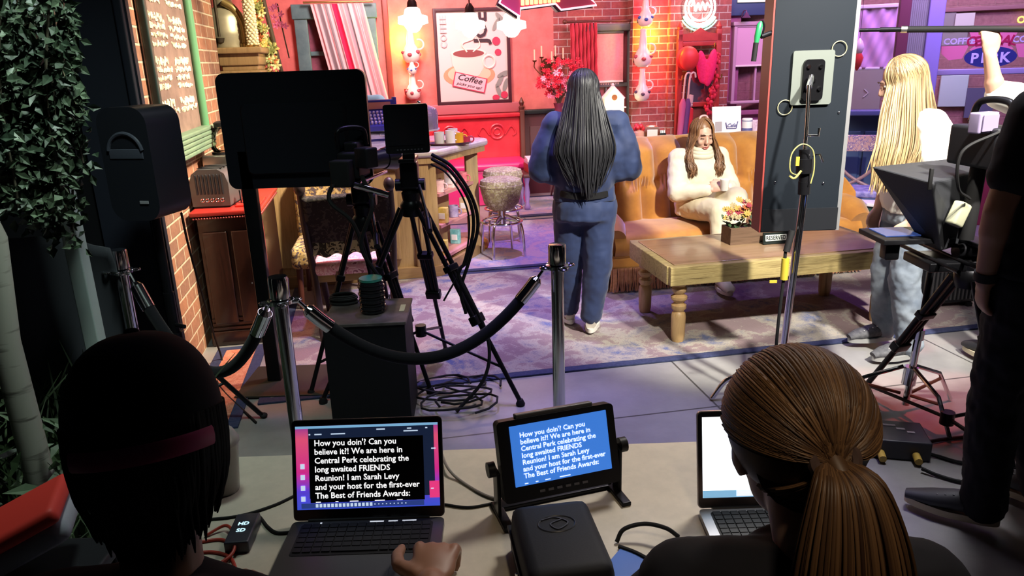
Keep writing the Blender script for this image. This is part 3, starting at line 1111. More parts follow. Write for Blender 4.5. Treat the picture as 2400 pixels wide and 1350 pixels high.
def sofa():
    t = sthing('sofa', 'long amber velvet sofa with a tall tufted back and fringed skirt', 'sofa', 2.68, 5.55, 0.0125)
    hw = 1.08
    def top(x):
        e = max(0.0, (abs(x) - 0.74) / 0.34)
        return 1.03 - 0.42 * min(1, e) ** 1.6
    def fwd(x):
        e = max(0.0, (abs(x) - 0.74) / 0.34)
        return -0.34 * min(1, e) ** 2
    per = 0.24
    def back(u, v):
        x = (u - 0.5) * 2 * hw
        zt = top(x)
        z = 0.40 + v * (zt - 0.40)
        k = (z - 0.72) / 0.10
        s = 1 / (1 + math.exp(-k * 4))
        up = abs(math.sin(PI * x / per))
        lo = abs(math.sin(PI * (x / per + 0.5)))
        puff = 0.115 * (s * up ** 0.45 + (1 - s) * lo ** 0.45)
        fx = (x / per) - round(x / per)
        bt = math.exp(-((fx * per / 0.035) ** 2) - ((z - 0.72) / 0.035) ** 2)
        pl = 0.012 * math.sin(fx * 70) * math.exp(-((z - 0.72) / 0.07) ** 2) * (1 - bt)
        rake = 0.095 + 0.24 * (z - 0.40)
        rnd_top = 0.09 * max(0.0, (v - 0.86) / 0.14) ** 2.5
        return (x, rake + fwd(x) - puff + 0.06 * bt + pl + rnd_top, z + 0.02 * s * up * v)
    b = B(t)
    nu, nv = 190, 50
    b.grid(back, nu, nv)
    # rear shell closes the back
    b.grid(lambda u, v: ((u - 0.5) * 2 * hw, 0.30 + 0.14 * v * 0.7 + fwd((u - 0.5) * 2 * hw) * 0.55, 0.10 + v * (top((u - 0.5) * 2 * hw) - 0.10)), 40, 6)
    b.grid(lambda u, v: tuple(V(back(u, 1.0)).lerp(V(((u - 0.5) * 2 * hw, 0.30 + 0.098 + fwd((u - 0.5) * 2 * hw) * 0.55, top((u - 0.5) * 2 * hw))), v) + V((0, 0, 0.03 * math.sin(PI * v)))), nu, 6)
    b.out('backrest', velvet, smooth=70)
    b = B(t)
    for k in range(-4, 5):
        x = k * per
        if abs(x) < 0.8:
            b.ell((x, 0.095 + 0.24 * 0.32 + 0.03, 0.72), (0.014, 0.010, 0.014), None, 10, 6)
    b.out('tufting_buttons', velvet_dk)
    b = B(t)
    def seat(u, v):
        x = (u - 0.5) * 2.0
        a = v * PI * 0.5
        if v < 0.35:
            k = v / 0.35
            return (x, -0.42 - 0.035 * math.sin(k * PI), 0.27 + 0.15 * k)
        k = (v - 0.35) / 0.65
        return (x, -0.42 + 0.56 * k, 0.42 + 0.035 * math.sin(PI * k) ** 0.5 * (1 - (2 * u - 1) ** 8))
    b.grid(seat, 40, 26)
    b.box((0, -0.12, 0.33), (1.99, 0.50, 0.14))
    b.out('seat_cushion', velvet, smooth=60)
    b = B(t)
    b.box((0, -0.10, 0.225), (2.04, 0.66, 0.10), None, 0.03)
    b.out('seat_rail', velvet)
    b = B(t)
    b.box((0, -0.10, 0.272), (2.02, 0.66, 0.012))
    b.out('piping', velvet_dk)
    for s in (-1, 1):
        b = B(t)
        b.tube([(s * 0.99, 0.20, 0.46), (s * 0.99, -0.05, 0.47), (s * 1.0, -0.30, 0.45), (s * 1.0, -0.42, 0.40)],
               [0.13, 0.13, 0.125, 0.09], 18)
        b.box((s * 1.0, -0.08, 0.28), (0.16, 0.62, 0.34), None, 0.05)
        b.out('armrest', velvet)
    b = B(t)
    for k in range(330):
        x = -1.03 + 2.06 * k / 329
        y = -0.44 + rnd.uniform(-0.012, 0.012)
        b.tube([(x, y, 0.19), (x + rnd.uniform(-.008, .008), y - 0.006, 0.10), (x + rnd.uniform(-.012, .012), y - rnd.uniform(0, .02), 0.015)],
               [0.004, 0.005, 0.0035], 4, cap=False)
    for k in range(90):
        y = -0.42 + 0.60 * k / 89
        for s in (-1, 1):
            x = s * (1.05 + rnd.uniform(-.01, .01))
            b.tube([(x, y, 0.19), (x, y, 0.10), (x + rnd.uniform(-.012, .012), y, 0.015)], [0.004, 0.005, 0.0035], 4, cap=False)
    f = b.out('fringe', mat('amber_fringe', (0.36, 0.15, 0.06), 0.8, col2=(0.46, 0.22, 0.12), scale=40), smooth=0)
    f['kind'] = 'stuff'
    for sx_ in (-0.95, 0.95):
        for sy in (-0.36, 0.20):
            b = B(t)
            b.lathe([(0.02, 0.0), (0.032, 0.03), (0.03, 0.10), (0.04, 0.18)], (sx_, sy, 0.0), 12)
            b.out('leg', mat('dark_oak', (0.10, 0.03, 0.02)))
sofa()

# ------------------------------------------------------------------ coffee table
oak_rough = wood_mat('rough_sawn_timber', (0.24, 0.17, 0.06), (0.46, 0.36, 0.15), 0.75, 0, 9, bump=0.5)
oak_top = wood_mat('polished_table_top', (0.25, 0.15, 0.075), (0.34, 0.22, 0.12), 0.3, 0, 4, 0.25, 0.05)
oak_leg = wood_mat('turned_pine', (0.36, 0.22, 0.09), (0.50, 0.33, 0.15), 0.45, 2, 5)

def coffee_table():
    t = sthing('coffee_table', 'chunky rough timber coffee table on turned legs before the amber sofa', 'table', 2.43, 4.37, 0.0125)
    b = B(t)
    b.box((0, 0, 0.487), (1.46, 0.64, 0.026), None, 0.006)
    b.out('table_top', oak_top)
    b = B(t)
    for s in (-1, 1):
        b.box((0, s * 0.345, 0.437), (1.54, 0.05, 0.115), None, 0.006)
        b.box((s * 0.755, 0, 0.437), (0.05, 0.66, 0.115), None, 0.006)
    b.out('apron', oak_rough)
    b = B(t)
    b.box((0, 0, 0.46), (1.47, 0.65, 0.012))
    b.out('underframe', mat('dark_oak', (0.10, 0.03, 0.02)))
    prof = [(0.035, 0.0), (0.042, 0.03), (0.045, 0.16), (0.040, 0.185), (0.030, 0.195), (0.046, 0.215), (0.046, 0.235), (0.028, 0.25),
            (0.050, 0.275), (0.050, 0.29), (0.028, 0.305), (0.044, 0.325), (0.046, 0.34), (0.034, 0.355), (0.048, 0.37), (0.048, 0.40)]
    for x in (-0.68, 0.68):
        for y in (-0.29, 0.29):
            b = B(t)
            b.lathe(prof, (x, y, 0), 20)
            b.out('leg', oak_leg)
coffee_table()

TZ = 0.5125
def flower(b, c, r, n, up=(0, 0, 1)):
    M = frame_to(c, V(c) + V(up))
    for k in range(n):
        a = 2 * PI * k / n
        b.ell((0, 0, 0), (r * 0.5, r * 0.24, r * 0.12), M @ Matrix.Rotation(a, 4, 'Z') @ Tr(r * 0.5, 0, 0) @ Ry(-18), 6, 4)

p = G(1745, 566, TZ)
t = thing('flower_box', 'wooden planter of yellow and red blooms on the coffee table', 'planter', p, 10)
b = B(t)
b.box((0, -0.062, 0.055), (0.27, 0.012, 0.11))
b.box((0, 0.062, 0.055), (0.27, 0.012, 0.11))
for s in (-1, 1):
    b.box((s * 0.129, 0, 0.055), (0.012, 0.112, 0.11))
b.box((0, 0, 0.006), (0.25, 0.115, 0.012))
b.box((0, 0, 0.085), (0.25, 0.112, 0.01))
b.out('box', wood_mat('planter_wood', (0.10, 0.055, 0.03), (0.17, 0.10, 0.06), 0.7, 0, 6))
for nm, col, n in (('yellow_blooms', (0.42, 0.27, 0.05), 20), ('red_blooms', (0.26, 0.02, 0.035), 14), ('cream_blooms', (0.36, 0.28, 0.13), 14), ('orange_blooms', (0.34, 0.10, 0.02), 8)):
    for k in range(n):
        b = B(t)
        x, y = rnd.uniform(-0.14, 0.14), rnd.uniform(-0.085, 0.07)
        z = 0.13 + 0.10 * max(0, 1 - (x / 0.16) ** 2) * rnd.uniform(0.4, 1.0) + 0.4 * (y + 0.06)
        flower(b, (x, y, z), rnd.uniform(0.020, 0.030), 8, (x * 3, -0.6, 0.7))
        b.out(nm[:-1], mat('petal_' + nm, col, 0.6))
b = B(t)
for k in range(60):
    x, y, z = rnd.uniform(-0.14, 0.14), rnd.uniform(-0.08, 0.07), rnd.uniform(0.08, 0.19)
    b.ell((x, y, z), (0.022, 0.012, 0.004), Rz(rnd.uniform(0, 360)) @ Ry(rnd.uniform(-60, 60)), 6, 4)
b.out('foliage', mat('dark_leaf', (0.03, 0.07, 0.025), 0.6))

p = G(1817, 571, TZ)
t = thing('table_sign', 'black RESERVED sign standing on the coffee table', 'sign', p, 8)
b = B(t)
b.prism([(-0.09, 0.0), (0.09, 0.0), (0.085, 0.075), (-0.085, 0.075)], 0.012, Tr(0, 0, 0) @ Rx(80) )
b.box((0, 0.02, 0.006), (0.18, 0.07, 0.012), None, 0.004)
b.out('plaque', mat('sign_black', (0.012, 0.018, 0.016), 0.4))
b = B(t)
b.prism(rrect(0.145, 0.040, 0.003), 0.002, Rx(80) @ Tr(0, 0.04, 0.0115))
b.out('face_panel', mat('sign_face', (0.72, 0.78, 0.72), 0.5))
b = B(t)
put_text(b, 'RESERVED', Rx(80) @ Tr(0, 0.027, 0.0145), 0.038, bold=0.02, width=0.135)
b.out('lettering', mat('sign_black', (0.012, 0.018, 0.016)))

# ------------------------------------------------------------------ console behind the sofa with small things on it
CZ = 1.0
def cons(px, py):
    """place on the console top seen just above the sofa back"""
    q = unset(W(px, py, 6.62))
    return q.x, q.z
t = sthing('console_table', 'narrow maroon console table behind the amber sofa', 'table', 2.75, 6.35)
b = B(t)
b.box((0, 0, CZ - 0.015), (1.9, 0.34, 0.03), None, 0.008)
b.box((0, 0, CZ - 0.08), (1.8, 0.28, 0.10))
b.out('table_top', maroon)
for sx_ in (-0.88, 0.88):
    for sy in (-0.12, 0.12):
        b = B(t)
        b.box((sx_, sy, (CZ - 0.13) / 2), (0.06, 0.06, CZ - 0.13), None, 0.008)
        b.out('leg', maroon)
def on_console(px, dy=0.0):
    n = V((0, 1, 0))
    q = None
    d = ray(px, 325)
    a = SET.inverted().to_3x3() @ d
    e = SET.inverted() @ EYE
    k = (6.33 + dy - e.y) / a.y
    return e.x + a.x * k, 6.33 + dy
x, y = on_console(1527)
t = sthing('napkin_dispenser', 'chrome napkin dispenser on the console behind the sofa', 'napkin holder', x, y, CZ, -15)
b = B(t)
b.prism([(-0.065, 0), (0.065, 0), (0.065, 0.09), (0.045, 0.115), (-0.045, 0.115), (-0.065, 0.09)], 0.12, Tr(0, 0.06, 0) @ UP)
b.out('case', chrome)
b = B(t)
b.box((0.0, -0.002, 0.055), (0.09, 0.122, 0.07), None, 0.004)
b.out('napkins', mat('napkin_paper', (0.75, 0.60, 0.55), 0.9))
x, y = on_console(1497)
t = sthing('candy_jar', 'small jar with a red flower lid on the console behind the sofa', 'jar', x, y, CZ)
b = B(t)
b.lathe([(0.04, 0), (0.048, 0.02), (0.046, 0.07), (0.03, 0.085)], (0, 0, 0), 16)
b.out('jar', mat('peach_glaze', (0.62, 0.30, 0.24), 0.25))
b = B(t)
for k in range(7):
    b.ell((0.03 * math.cos(k), 0.03 * math.sin(k), 0.10 + 0.01 * (k % 3)), 0.022, None, 8, 6)
b.out('flower_lid', mat('scarlet', (0.6, 0.02, 0.03), 0.5))
x, y = on_console(1551, 0.02)
t = sthing('sugar_caddy', 'little black and white caddy beside the napkin dispenser', 'caddy', x, y, CZ)
b = B(t)
b.box((0, 0, 0.025), (0.06, 0.05, 0.05), None, 0.006)
b.out('tray', black)
b = B(t)
for k in range(3):
    b.box((-0.015 + 0.015 * k, 0, 0.045), (0.010, 0.035, 0.055))
b.out('packets', white)
x, y = on_console(1702, 0.05)
t = sthing('menu_stand', 'white standing menu card with a blue cup drawing on the console', 'menu card', x, y, CZ, -6)
b = B(t)
b.box((0, 0, 0.125), (0.265, 0.012, 0.25), Rx(-8))
b.out('card', mat('menu_white', (0.78, 0.74, 0.78), 0.5))
b = B(t)
XX = Rx(-8) @ Tr(0.035, -0.009, 0)
b.tube([(-0.045, -0.008, 0.11), (-0.035, -0.008, 0.055), (0.05, -0.008, 0.055), (0.065, -0.008, 0.115)], 0.004, 6, X=XX)
put_text(b, 'Cafe', XX @ Tr(0.01, -0.010, 0.068) @ UP, 0.045, shear=0.3)
b.out('printing', mat('ink_blue', (0.10, 0.10, 0.28), 0.5))
b = B(t)
b.box((-0.075, -0.008, 0.075), (0.06, 0.004, 0.085), Rx(-8))
b.out('photo_print', mat('grey_print', (0.35, 0.30, 0.33), 0.5))
x, y = on_console(1749, 0.03)
t = sthing('coffee_canister', 'white canister with a navy band at right of the menu card', 'canister', x, y, CZ)
b = B(t)
b.lathe([(0.044, 0), (0.046, 0.005), (0.046, 0.135), (0.04, 0.14)], (0, 0, 0), 20)
b.out('can', mat('menu_white', (0.78, 0.74, 0.78)))
b = B(t)
b.lathe([(0.0468, 0.015), (0.0468, 0.055)], (0, 0, 0), 20)
b.lathe([(0.0468, 0.115), (0.0468, 0.122)], (0, 0, 0), 20)
b.out('band', mat('ink_blue', (0.10, 0.10, 0.28)))
x, y = on_console(1776, 0.05)
t = sthing('small_frame', 'little lilac picture frame beside the white canister', 'picture frame', x, y, CZ, -4)
b = B(t)
b.box((0, 0, 0.06), (0.11, 0.012, 0.12), Rx(-8), 0.004)
b.out('frame', plum_light)
b = B(t)
b.box((0, -0.008, 0.06), (0.085, 0.003, 0.09), Rx(-8))
b.out('picture', mat('mauve_print', (0.45, 0.25, 0.38), 0.6, col2=(0.6, 0.45, 0.55), scale=40))

# ------------------------------------------------------------------ serving counter with display end
counter_wood = wood_mat('honey_counter_wood', (0.30, 0.19, 0.085), (0.42, 0.28, 0.13), 0.55, 2, 6)
marble = mat('pale_marble', (0.42, 0.36, 0.36), 0.2, col2=(0.55, 0.50, 0.47), scale=9, coat=0.3, detail=8)
def counter():
    t = sthing('serving_counter', 'cafe serving counter of honey wood with a pale marble top', 'counter', 0.0, 6.0)
    # body, chamfered display end at the right
    body = [(-1.02, 0.02), (0.36, 0.02), (0.40, 0.20), (0.62, 0.62), (0.62, 1.15), (-1.02, 1.15)]
    b = B(t)
    b.prism(body, 0.98, Tr(0, 0, 0.0))
    b.out('cabinet', counter_wood)
    b = B(t)
    b.prism([(-1.05, -0.03), (0.46, -0.03), (0.52, 0.02), (0.94, 0.72), (0.94, 1.17), (-1.05, 1.17)], 0.10)
    b.out('plinth', wood_mat('plinth_wood', (0.22, 0.13, 0.06), (0.32, 0.20, 0.09), 0.5, 0, 5))
    b = B(t)
    for x in (-0.76, -0.38, 0.0):
        b.box((x, 0.005, 0.53), (0.30, 0.03, 0.72), None, 0.012)
    b.out('front_panels', counter_wood)
    b = B(t)
    b.box((0.37, 0.06, 0.53), (0.20, 0.16, 0.90), None, 0.015)
    b.box((0.36, -0.025, 0.53), (0.10, 0.03, 0.84), None, 0.01)
    b.out('corner_post', counter_wood)
    b = B(t)
    b.box((0.84, 0.66, 0.53), (0.11, 0.11, 0.90), Tr(0, 0, 0), 0.015)
    b.out('rear_post', counter_wood)
    d = V((0.42, 0.70, 0)).normalized()
    nrm = V((0.70, -0.42, 0)).normalized()
    for z in (0.13, 0.40, 0.66):
        b = B(t)
        b.prism([(0.44, 0.08), (0.49, 0.03), (0.88, 0.66), (0.84, 0.74), (0.62, 0.66), (0.40, 0.22)], 0.025, Tr(0, 0, z))
        b.out('display_shelf', mat('shelf_rose', (0.50, 0.22, 0.24), 0.5))
    # marble top with bullnose and round corner
    out = [(-1.06, -0.06), (0.44, -0.06)]
    for k in range(9):
        a = R(-90 + 60 * k / 8)
        out.append((0.46 + 0.10 * math.cos(a), 0.05 + 0.10 * math.sin(a)))
    for k in range(9):
        a = R(-30 + 120 * k / 8)
        out.append((0.88 + 0.12 * math.cos(a), 0.68 + 0.12 * math.sin(a)))
    out += [(0.70, 1.18), (-1.06, 1.18)]
    b = B(t)
    b.prism(out, 0.06, Tr(0, 0, 0.99))
    o = b.out('countertop', marble)
    bv = o.modifiers.new('nose', 'BEVEL')
    bv.width, bv.segments, bv.limit_method, bv.angle_limit = 0.022, 4, 'ANGLE', R(50)
    b = B(t)
    b.prism([(p_[0] * 0.97, p_[1] * 0.97 + 0.01) for p_ in out], 0.05, Tr(0, 0, 0.945))
    b.out('cornice', counter_wood)
    return t
counter()
DISP = SET @ Tr(0, 6.0, 0)
goods = [(0.155, 0.53, 0.12, 'box', (0.65, 0.5, 0.08), 'yellow tea packet on the lowest display shelf'),
         (0.155, 0.68, 0.50, 'box', (0.10, 0.35, 0.38), 'teal tea tin on the lowest display shelf'),
         (0.425, 0.55, 0.14, 'box', (0.62, 0.42, 0.08), 'amber coffee bag on the middle display shelf'),
         (0.425, 0.66, 0.35, 'mug', (0.20, 0.14, 0.30), 'dark violet mug on the middle display shelf'),
         (0.425, 0.78, 0.54, 'box', (0.55, 0.35, 0.2), 'tan biscuit packet on the middle display shelf'),
         (0.685, 0.53, 0.12, 'mug', (0.7, 0.42, 0.45), 'rose mug on the upper display shelf'),
         (0.685, 0.64, 0.32, 'box', (0.72, 0.55, 0.55), 'pale pink gift box on the upper display shelf'),
         (0.685, 0.77, 0.52, 'mug', (0.6, 0.1, 0.15), 'crimson mug on the upper display shelf')]
for z, x, y, k, c, lab in goods:
    T = DISP @ Tr(x - 0.03, y, z) @ Rz(-30)
    mm = mat('goods_%02d' % int(z * 1000 + x * 100), c, 0.4, col2=[min(1, q + 0.15) for q in c], scale=25)
    if k == 'box':
        t = thing('packet', lab, 'packet', group='goods on the counter display shelves', T=T)
        b = B(t)
        b.box((0, 0, 0.065), (0.085, 0.05, 0.13), None, 0.006)
        b.out('carton', mm)
        b = B(t)
        b.box((0, -0.027, 0.06), (0.055, 0.003, 0.05), None, 0.001)
        b.out('paper_label', mat('menu_white', (0.78, 0.74, 0.78)))
    else:
        t = thing('mug', lab, 'mug', group='goods on the counter display shelves', T=T)
        b = B(t)
        b.lathe([(0.036, 0), (0.042, 0.005), (0.044, 0.10), (0.039, 0.10), (0.036, 0.012), (0.001, 0.012)], (0, 0, 0), 18)
        b.out('cup', mm)
        b = B(t)
        b.ring((0.048, 0, 0.05), 0.026, 0.006, UP, 14, 8)
        b.out('handle', mm)
# on the counter top
KZ = 1.05
def on_counter(px, ysl):
    a = SET.inverted().to_3x3() @ ray(px, 330)
    e = SET.inverted() @ EYE
    k = (ysl - e.y) / a.y
    return e.x + a.x * k, ysl
x, y = on_counter(987, 6.55)
t = sthing('cake_stand', 'glass cake dome over a grey cake on the serving counter', 'cake stand', x, y, KZ)
b = B(t)
b.lathe([(0.075, 0), (0.07, 0.012), (0.02, 0.03), (0.018, 0.08), (0.06, 0.10), (0.165, 0.105), (0.168, 0.118), (0.001, 0.118)], (0, 0, 0), 28)
b.out('pedestal', mat('milk_glass', (0.62, 0.55, 0.58), 0.15))
b = B(t)
b.lathe([(0.155, 0.12), (0.158, 0.24), (0.145, 0.285), (0.09, 0.31), (0.012, 0.318)], (0, 0, 0), 28)
b.out('dome', glass('dome_glass', (0.94, 0.80, 0.88), 0.05, 0.45, 0.16))
b = B(t)
b.ell((0, 0, 0.335), 0.018, None, 12, 8)
b.out('knob', chrome)
b = B(t)
b.lathe([(0.108, 0.119), (0.112, 0.13), (0.110, 0.225), (0.09, 0.235), (0.001, 0.236)], (0, 0, 0), 24)
for k in range(12):
    b.ell((0.09 * math.cos(k * PI / 6), 0.09 * math.sin(k * PI / 6), 0.238), 0.016, None, 8, 6)
b.out('cake', mat('chocolate_cake', (0.16, 0.12, 0.11), 0.6))
x, y = on_counter(966, 6.85)
t = sthing('pastry_case', 'square glass pastry cover behind the cake dome', 'pastry case', x, y, KZ)
b = B(t)
b.box((0, 0, 0.17), (0.20, 0.18, 0.24), None, 0.04)
b.out('cover', glass('dome_glass'))
b = B(t)
b.box((0, 0, 0.025), (0.22, 0.20, 0.05), None, 0.01)
b.out('base', chrome)
b = B(t)
for k in range(5):
    b.ell((-0.06 + 0.03 * k, 0.02 * (-1) ** k, 0.075), (0.035, 0.03, 0.025), None, 10, 6)
b.out('pastries', mat('lilac_icing', (0.45, 0.28, 0.45), 0.5))
x, y = on_counter(1054, 6.30)
t = sthing('serving_tray', 'dark oval serving tray on the marble counter end', 'tray', x, y, KZ)
b = B(t)
b.lathe([(0.16, 0.0), (0.185, 0.018), (0.188, 0.02), (0.175, 0.016), (0.155, 0.006), (0.001, 0.006)], (0, 0, 0), 32, Matrix.Diagonal((1, 0.62, 1, 1)))
b.out('tray', mat('dark_tray', (0.10, 0.03, 0.05), 0.3))
for px, yy, c, lab, hh in ((1030, 6.29, (0.55, 0.55, 0.52), 'silver green patterned mug at left on the tray', 0.10),
                       (1056, 6.27, (0.75, 0.72, 0.72), 'tall white mug in the middle of the tray', 0.11),
                       (1075, 6.30, (0.72, 0.36, 0.03), 'orange yellow mug at right on the tray', 0.085),
                       (1062, 6.375, (0.78, 0.75, 0.74), 'white cup at the back of the tray', 0.115),
                       (1091, 6.33, (0.42, 0.03, 0.07), 'dark red cup at the right end of the tray', 0.05)):
    x, y = on_counter(px, yy)
    t = sthing('mug', lab, 'mug', x, y, KZ + 0.007, 0, 'mugs on the tray')
    b = B(t)
    mm = mat('mug_glaze_%d' % px, c, 0.25)
    b.lathe([(0.034, 0), (0.040, 0.004), (0.042, hh), (0.037, hh), (0.034, 0.01), (0.001, 0.01)], (0, 0, 0), 18)
    b.out('cup', mm)
    b = B(t)
    b.ring((0.046, 0, hh / 2), 0.025, 0.006, UP, 14, 8)
    b.out('handle', mm)
x, y = on_counter(898, 7.02)
t = sthing('cash_register', 'blue antique cash register with a raised display on the counter', 'cash register', x, y, KZ, 8)
reg = mat('register_blue', (0.06, 0.06, 0.30), 0.35, 0.3)
b = B(t)
b.prism([(-0.13, 0.0), (0.14, 0.0), (0.14, 0.26), (0.02, 0.26), (-0.13, 0.13)], 0.30, Tr(-0.15, 0, 0) @ basis((0, 0, 0), (0, 1, 0), (0, 0, 1), (1, 0, 0)))
b.out('body', reg)
b = B(t)
b.box((0, 0.08, 0.30), (0.26, 0.06, 0.10), None, 0.01)
for s in (-1, 1):
    b.box((s * 0.14, 0.08, 0.30), (0.035, 0.07, 0.14), None, 0.01)
b.out('display_hood', reg)
b = B(t)
b.box((0, 0.045, 0.30), (0.20, 0.006, 0.06))
b.out('display_glass', mat('amber_glass', (0.55, 0.22, 0.16), 0.15))
b = B(t)
for i in range(4):
    for j in range(7):
        z = 0.15 + 0.027 * i
        b.cyl((-0.10 + 0.033 * j, -0.12 + (z - 0.13) * 1.15, z), (-0.10 + 0.033 * j, -0.14 + (z - 0.13) * 1.15, z + 0.022), 0.010, 8)
b.out('keys', mat('ivory_keys', (0.6, 0.5, 0.6), 0.4))
b = B(t)
b.box((0, -0.135, 0.055), (0.27, 0.02, 0.07), None, 0.006)
b.tube(bez([(-0.05, -0.145, 0.055), (-0.04, -0.17, 0.055), (0.04, -0.17, 0.055), (0.05, -0.145, 0.055)]), 0.006)
b.out('drawer', chrome)

# ------------------------------------------------------------------ bar stools
stool_fab = spots_mat('mossy_brocade', (0.30, 0.22, 0.15), (0.42, 0.36, 0.18), 38, 0.9, 0.48, (0.55, 0.48, 0.36))
def stool(x, y, label, rz=0):
    t = sthing('bar_stool', label, 'stool', x, y, 0.0125, rz, 'bar stools at the counter')
    b = B(t)
    b.lathe([(0.05, 0.42), (0.10, 0.42), (0.155, 0.48), (0.185, 0.60), (0.19, 0.65), (0.18, 0.685), (0.14, 0.70), (0.001, 0.705)], (0, 0, 0), 28)
    b.out('seat', stool_fab)
    b = B(t)
    b.lathe([(0.185, 0.622), (0.194, 0.63), (0.194, 0.645), (0.186, 0.652)], (0, 0, 0), 28)
    b.out('piping', stool_fab)
    b = B(t)
    b.lathe([(0.035, 0.28), (0.035, 0.42), (0.09, 0.43)], (0, 0, 0), 16)
    b.out('post', chrome)
    b = B(t)
    b.ring((0, 0, 0.31), 0.18, 0.011, None, 32, 8)
    for k in range(4):
        a = R(45 + 90 * k)
        b.cyl((0, 0, 0.33), (0.18 * math.cos(a), 0.18 * math.sin(a), 0.31), 0.009, 8)
    b.out('footrest', chrome)
    for k in range(4):
        a = R(45 + 90 * k)
        b = B(t)
        c, s = math.cos(a), math.sin(a)
        b.tube(bez([(0.03 * c, 0.03 * s, 0.36), (0.10 * c, 0.10 * s, 0.345), (0.185 * c, 0.185 * s, 0.28), (0.215 * c, 0.215 * s, 0.0)]), 0.0125, 10)
        b.out('leg', chrome)
    return t
s1 = stool(1.08, 6.52, 'chrome bar stool with a mossy drum seat nearest the counter end', 12)
copy_thing(s1, SET @ Tr(1.20, 7.12, 0.0125) @ Rz(-8), 'chrome bar stool standing behind the nearest stool', 'bar stools at the counter')

# orange toy cat / ornament by the counter foot
p = G(1128, 585)
t = thing('pumpkin', 'small orange pumpkin on the rug beside the counter foot', 'pumpkin', p)
b = B(t)
for k in range(9):
    a = 2 * PI * k / 9
    b.ell((0.03 * math.cos(a), 0.03 * math.sin(a), 0.06), (0.045, 0.045, 0.06), None, 12, 8)
b.out('rind', mat('pumpkin_orange', (0.55, 0.20, 0.03), 0.5))
b = B(t)
b.tube([(0, 0, 0.11), (0.005, 0, 0.135), (0.02, 0, 0.15)], [0.012, 0.009, 0.008], 8)
b.out('stem', mat('dry_stem', (0.2, 0.16, 0.06), 0.8))

# ------------------------------------------------------------------ armchairs by the counter
def club_chair():
    t = thing('armchair', 'gold and black leopard print chair in front of the counter', 'chair', V((W(765, 470, 5.5).x, 5.47, 0.0125)), 8)
    fab = spots_mat('leopard_gold', (0.10, 0.07, 0.08), (0.50, 0.33, 0.12), 26, 0.8, 0.47, (0.62, 0.48, 0.26))
    b = B(t)
    b.box((0, 0.24, 0.62), (0.52, 0.12, 0.62), Rx(-4), 0.05)
    b.out('backrest', fab)
    b = B(t)
    b.box((0, -0.03, 0.38), (0.52, 0.50, 0.16), None, 0.05)
    b.out('seat', fab)
    for sx_ in (-0.21, 0.21):
        for sy in (-0.22, 0.22):
            b = B(t)
            b.tube([(sx_, sy, 0.30), (sx_ * 1.05, sy * 1.05, 0.0)], [0.025, 0.018], 10)
            b.out('leg', mat('dark_oak', (0.10, 0.03, 0.02)))
club_chair()

def patterned_chair():
    T = Tr(-1.05, 4.88, 0.0125) @ Rz(8)
    t = thing('chair', 'dark wood chair with a black leaf brocade back and pink seat', 'chair', T=T)
    wd = mat('black_oak', (0.028, 0.016, 0.014), 0.45)
    fab = spots_mat('black_leaf_brocade', (0.015, 0.014, 0.012), (0.05, 0.045, 0.035), 30, 0.9, 0.55)
    hem = spots_mat('olive_lit_brocade', (0.05, 0.055, 0.03), (0.50, 0.54, 0.28), 26, 0.9, 0.5)  # olive light on the valance is put into the raised leaf tone
    pk = spots_mat('rose_brocade', (0.62, 0.36, 0.40), (0.75, 0.60, 0.60), 22, 0.9, 0.5, (0.30, 0.12, 0.16))
    for s in (-1, 1):
        b = B(t)
        b.tube(bez([(s * 0.27, -0.30, 0.98), (s * 0.27, -0.24, 0.72), (s * 0.255, -0.20, 0.44), (s * 0.24, -0.24, 0.2), (s * 0.22, -0.33, 0.0)]), 0.024, 10)
        b.ell((s * 0.27, -0.305, 0.985), (0.035, 0.03, 0.045), None, 12, 8)
        b.out('back_post', wd)
        b = B(t)
        b.tube(bez([(s * 0.25, 0.22, 0.43), (s * 0.25, 0.26, 0.2), (s * 0.235, 0.30, 0.0)]), 0.022, 10)
        b.out('leg', wd)
    b = B(t)
    b.grid(lambda u, v: ((u - 0.5) * 0.53, -0.20 - 0.11 * v + 0.03 * math.cos((u - 0.5) * PI), 0.62 + 0.31 * v), 20, 10)
    b.out('backrest', fab, solid=0.035)
    b = B(t)
    b.grid(lambda u, v: ((u - 0.5) * 0.51, -0.215 + 0.015 * v + 0.03 * math.cos((u - 0.5) * PI), 0.53 + 0.10 * v + 0.012 * math.sin(u * 26)), 40, 4)
    b.out('valance', hem, solid=0.03)
    b = B(t)
    b.box((0, 0.02, 0.44), (0.52, 0.48, 0.08), None, 0.03)
    b.out('seat', pk)
    b = B(t)
    for s in (-1, 1):
        b.box((s * 0.24, 0.02, 0.38), (0.03, 0.46, 0.05), None, 0.006)
        b.box((0, 0.02 + s * 0.21, 0.38), (0.48, 0.03, 0.05), None, 0.006)
    b.out('seat_frame', wood_mat('gilt_wood', (0.25, 0.20, 0.06), (0.33, 0.27, 0.10), 0.5))
patterned_chair()
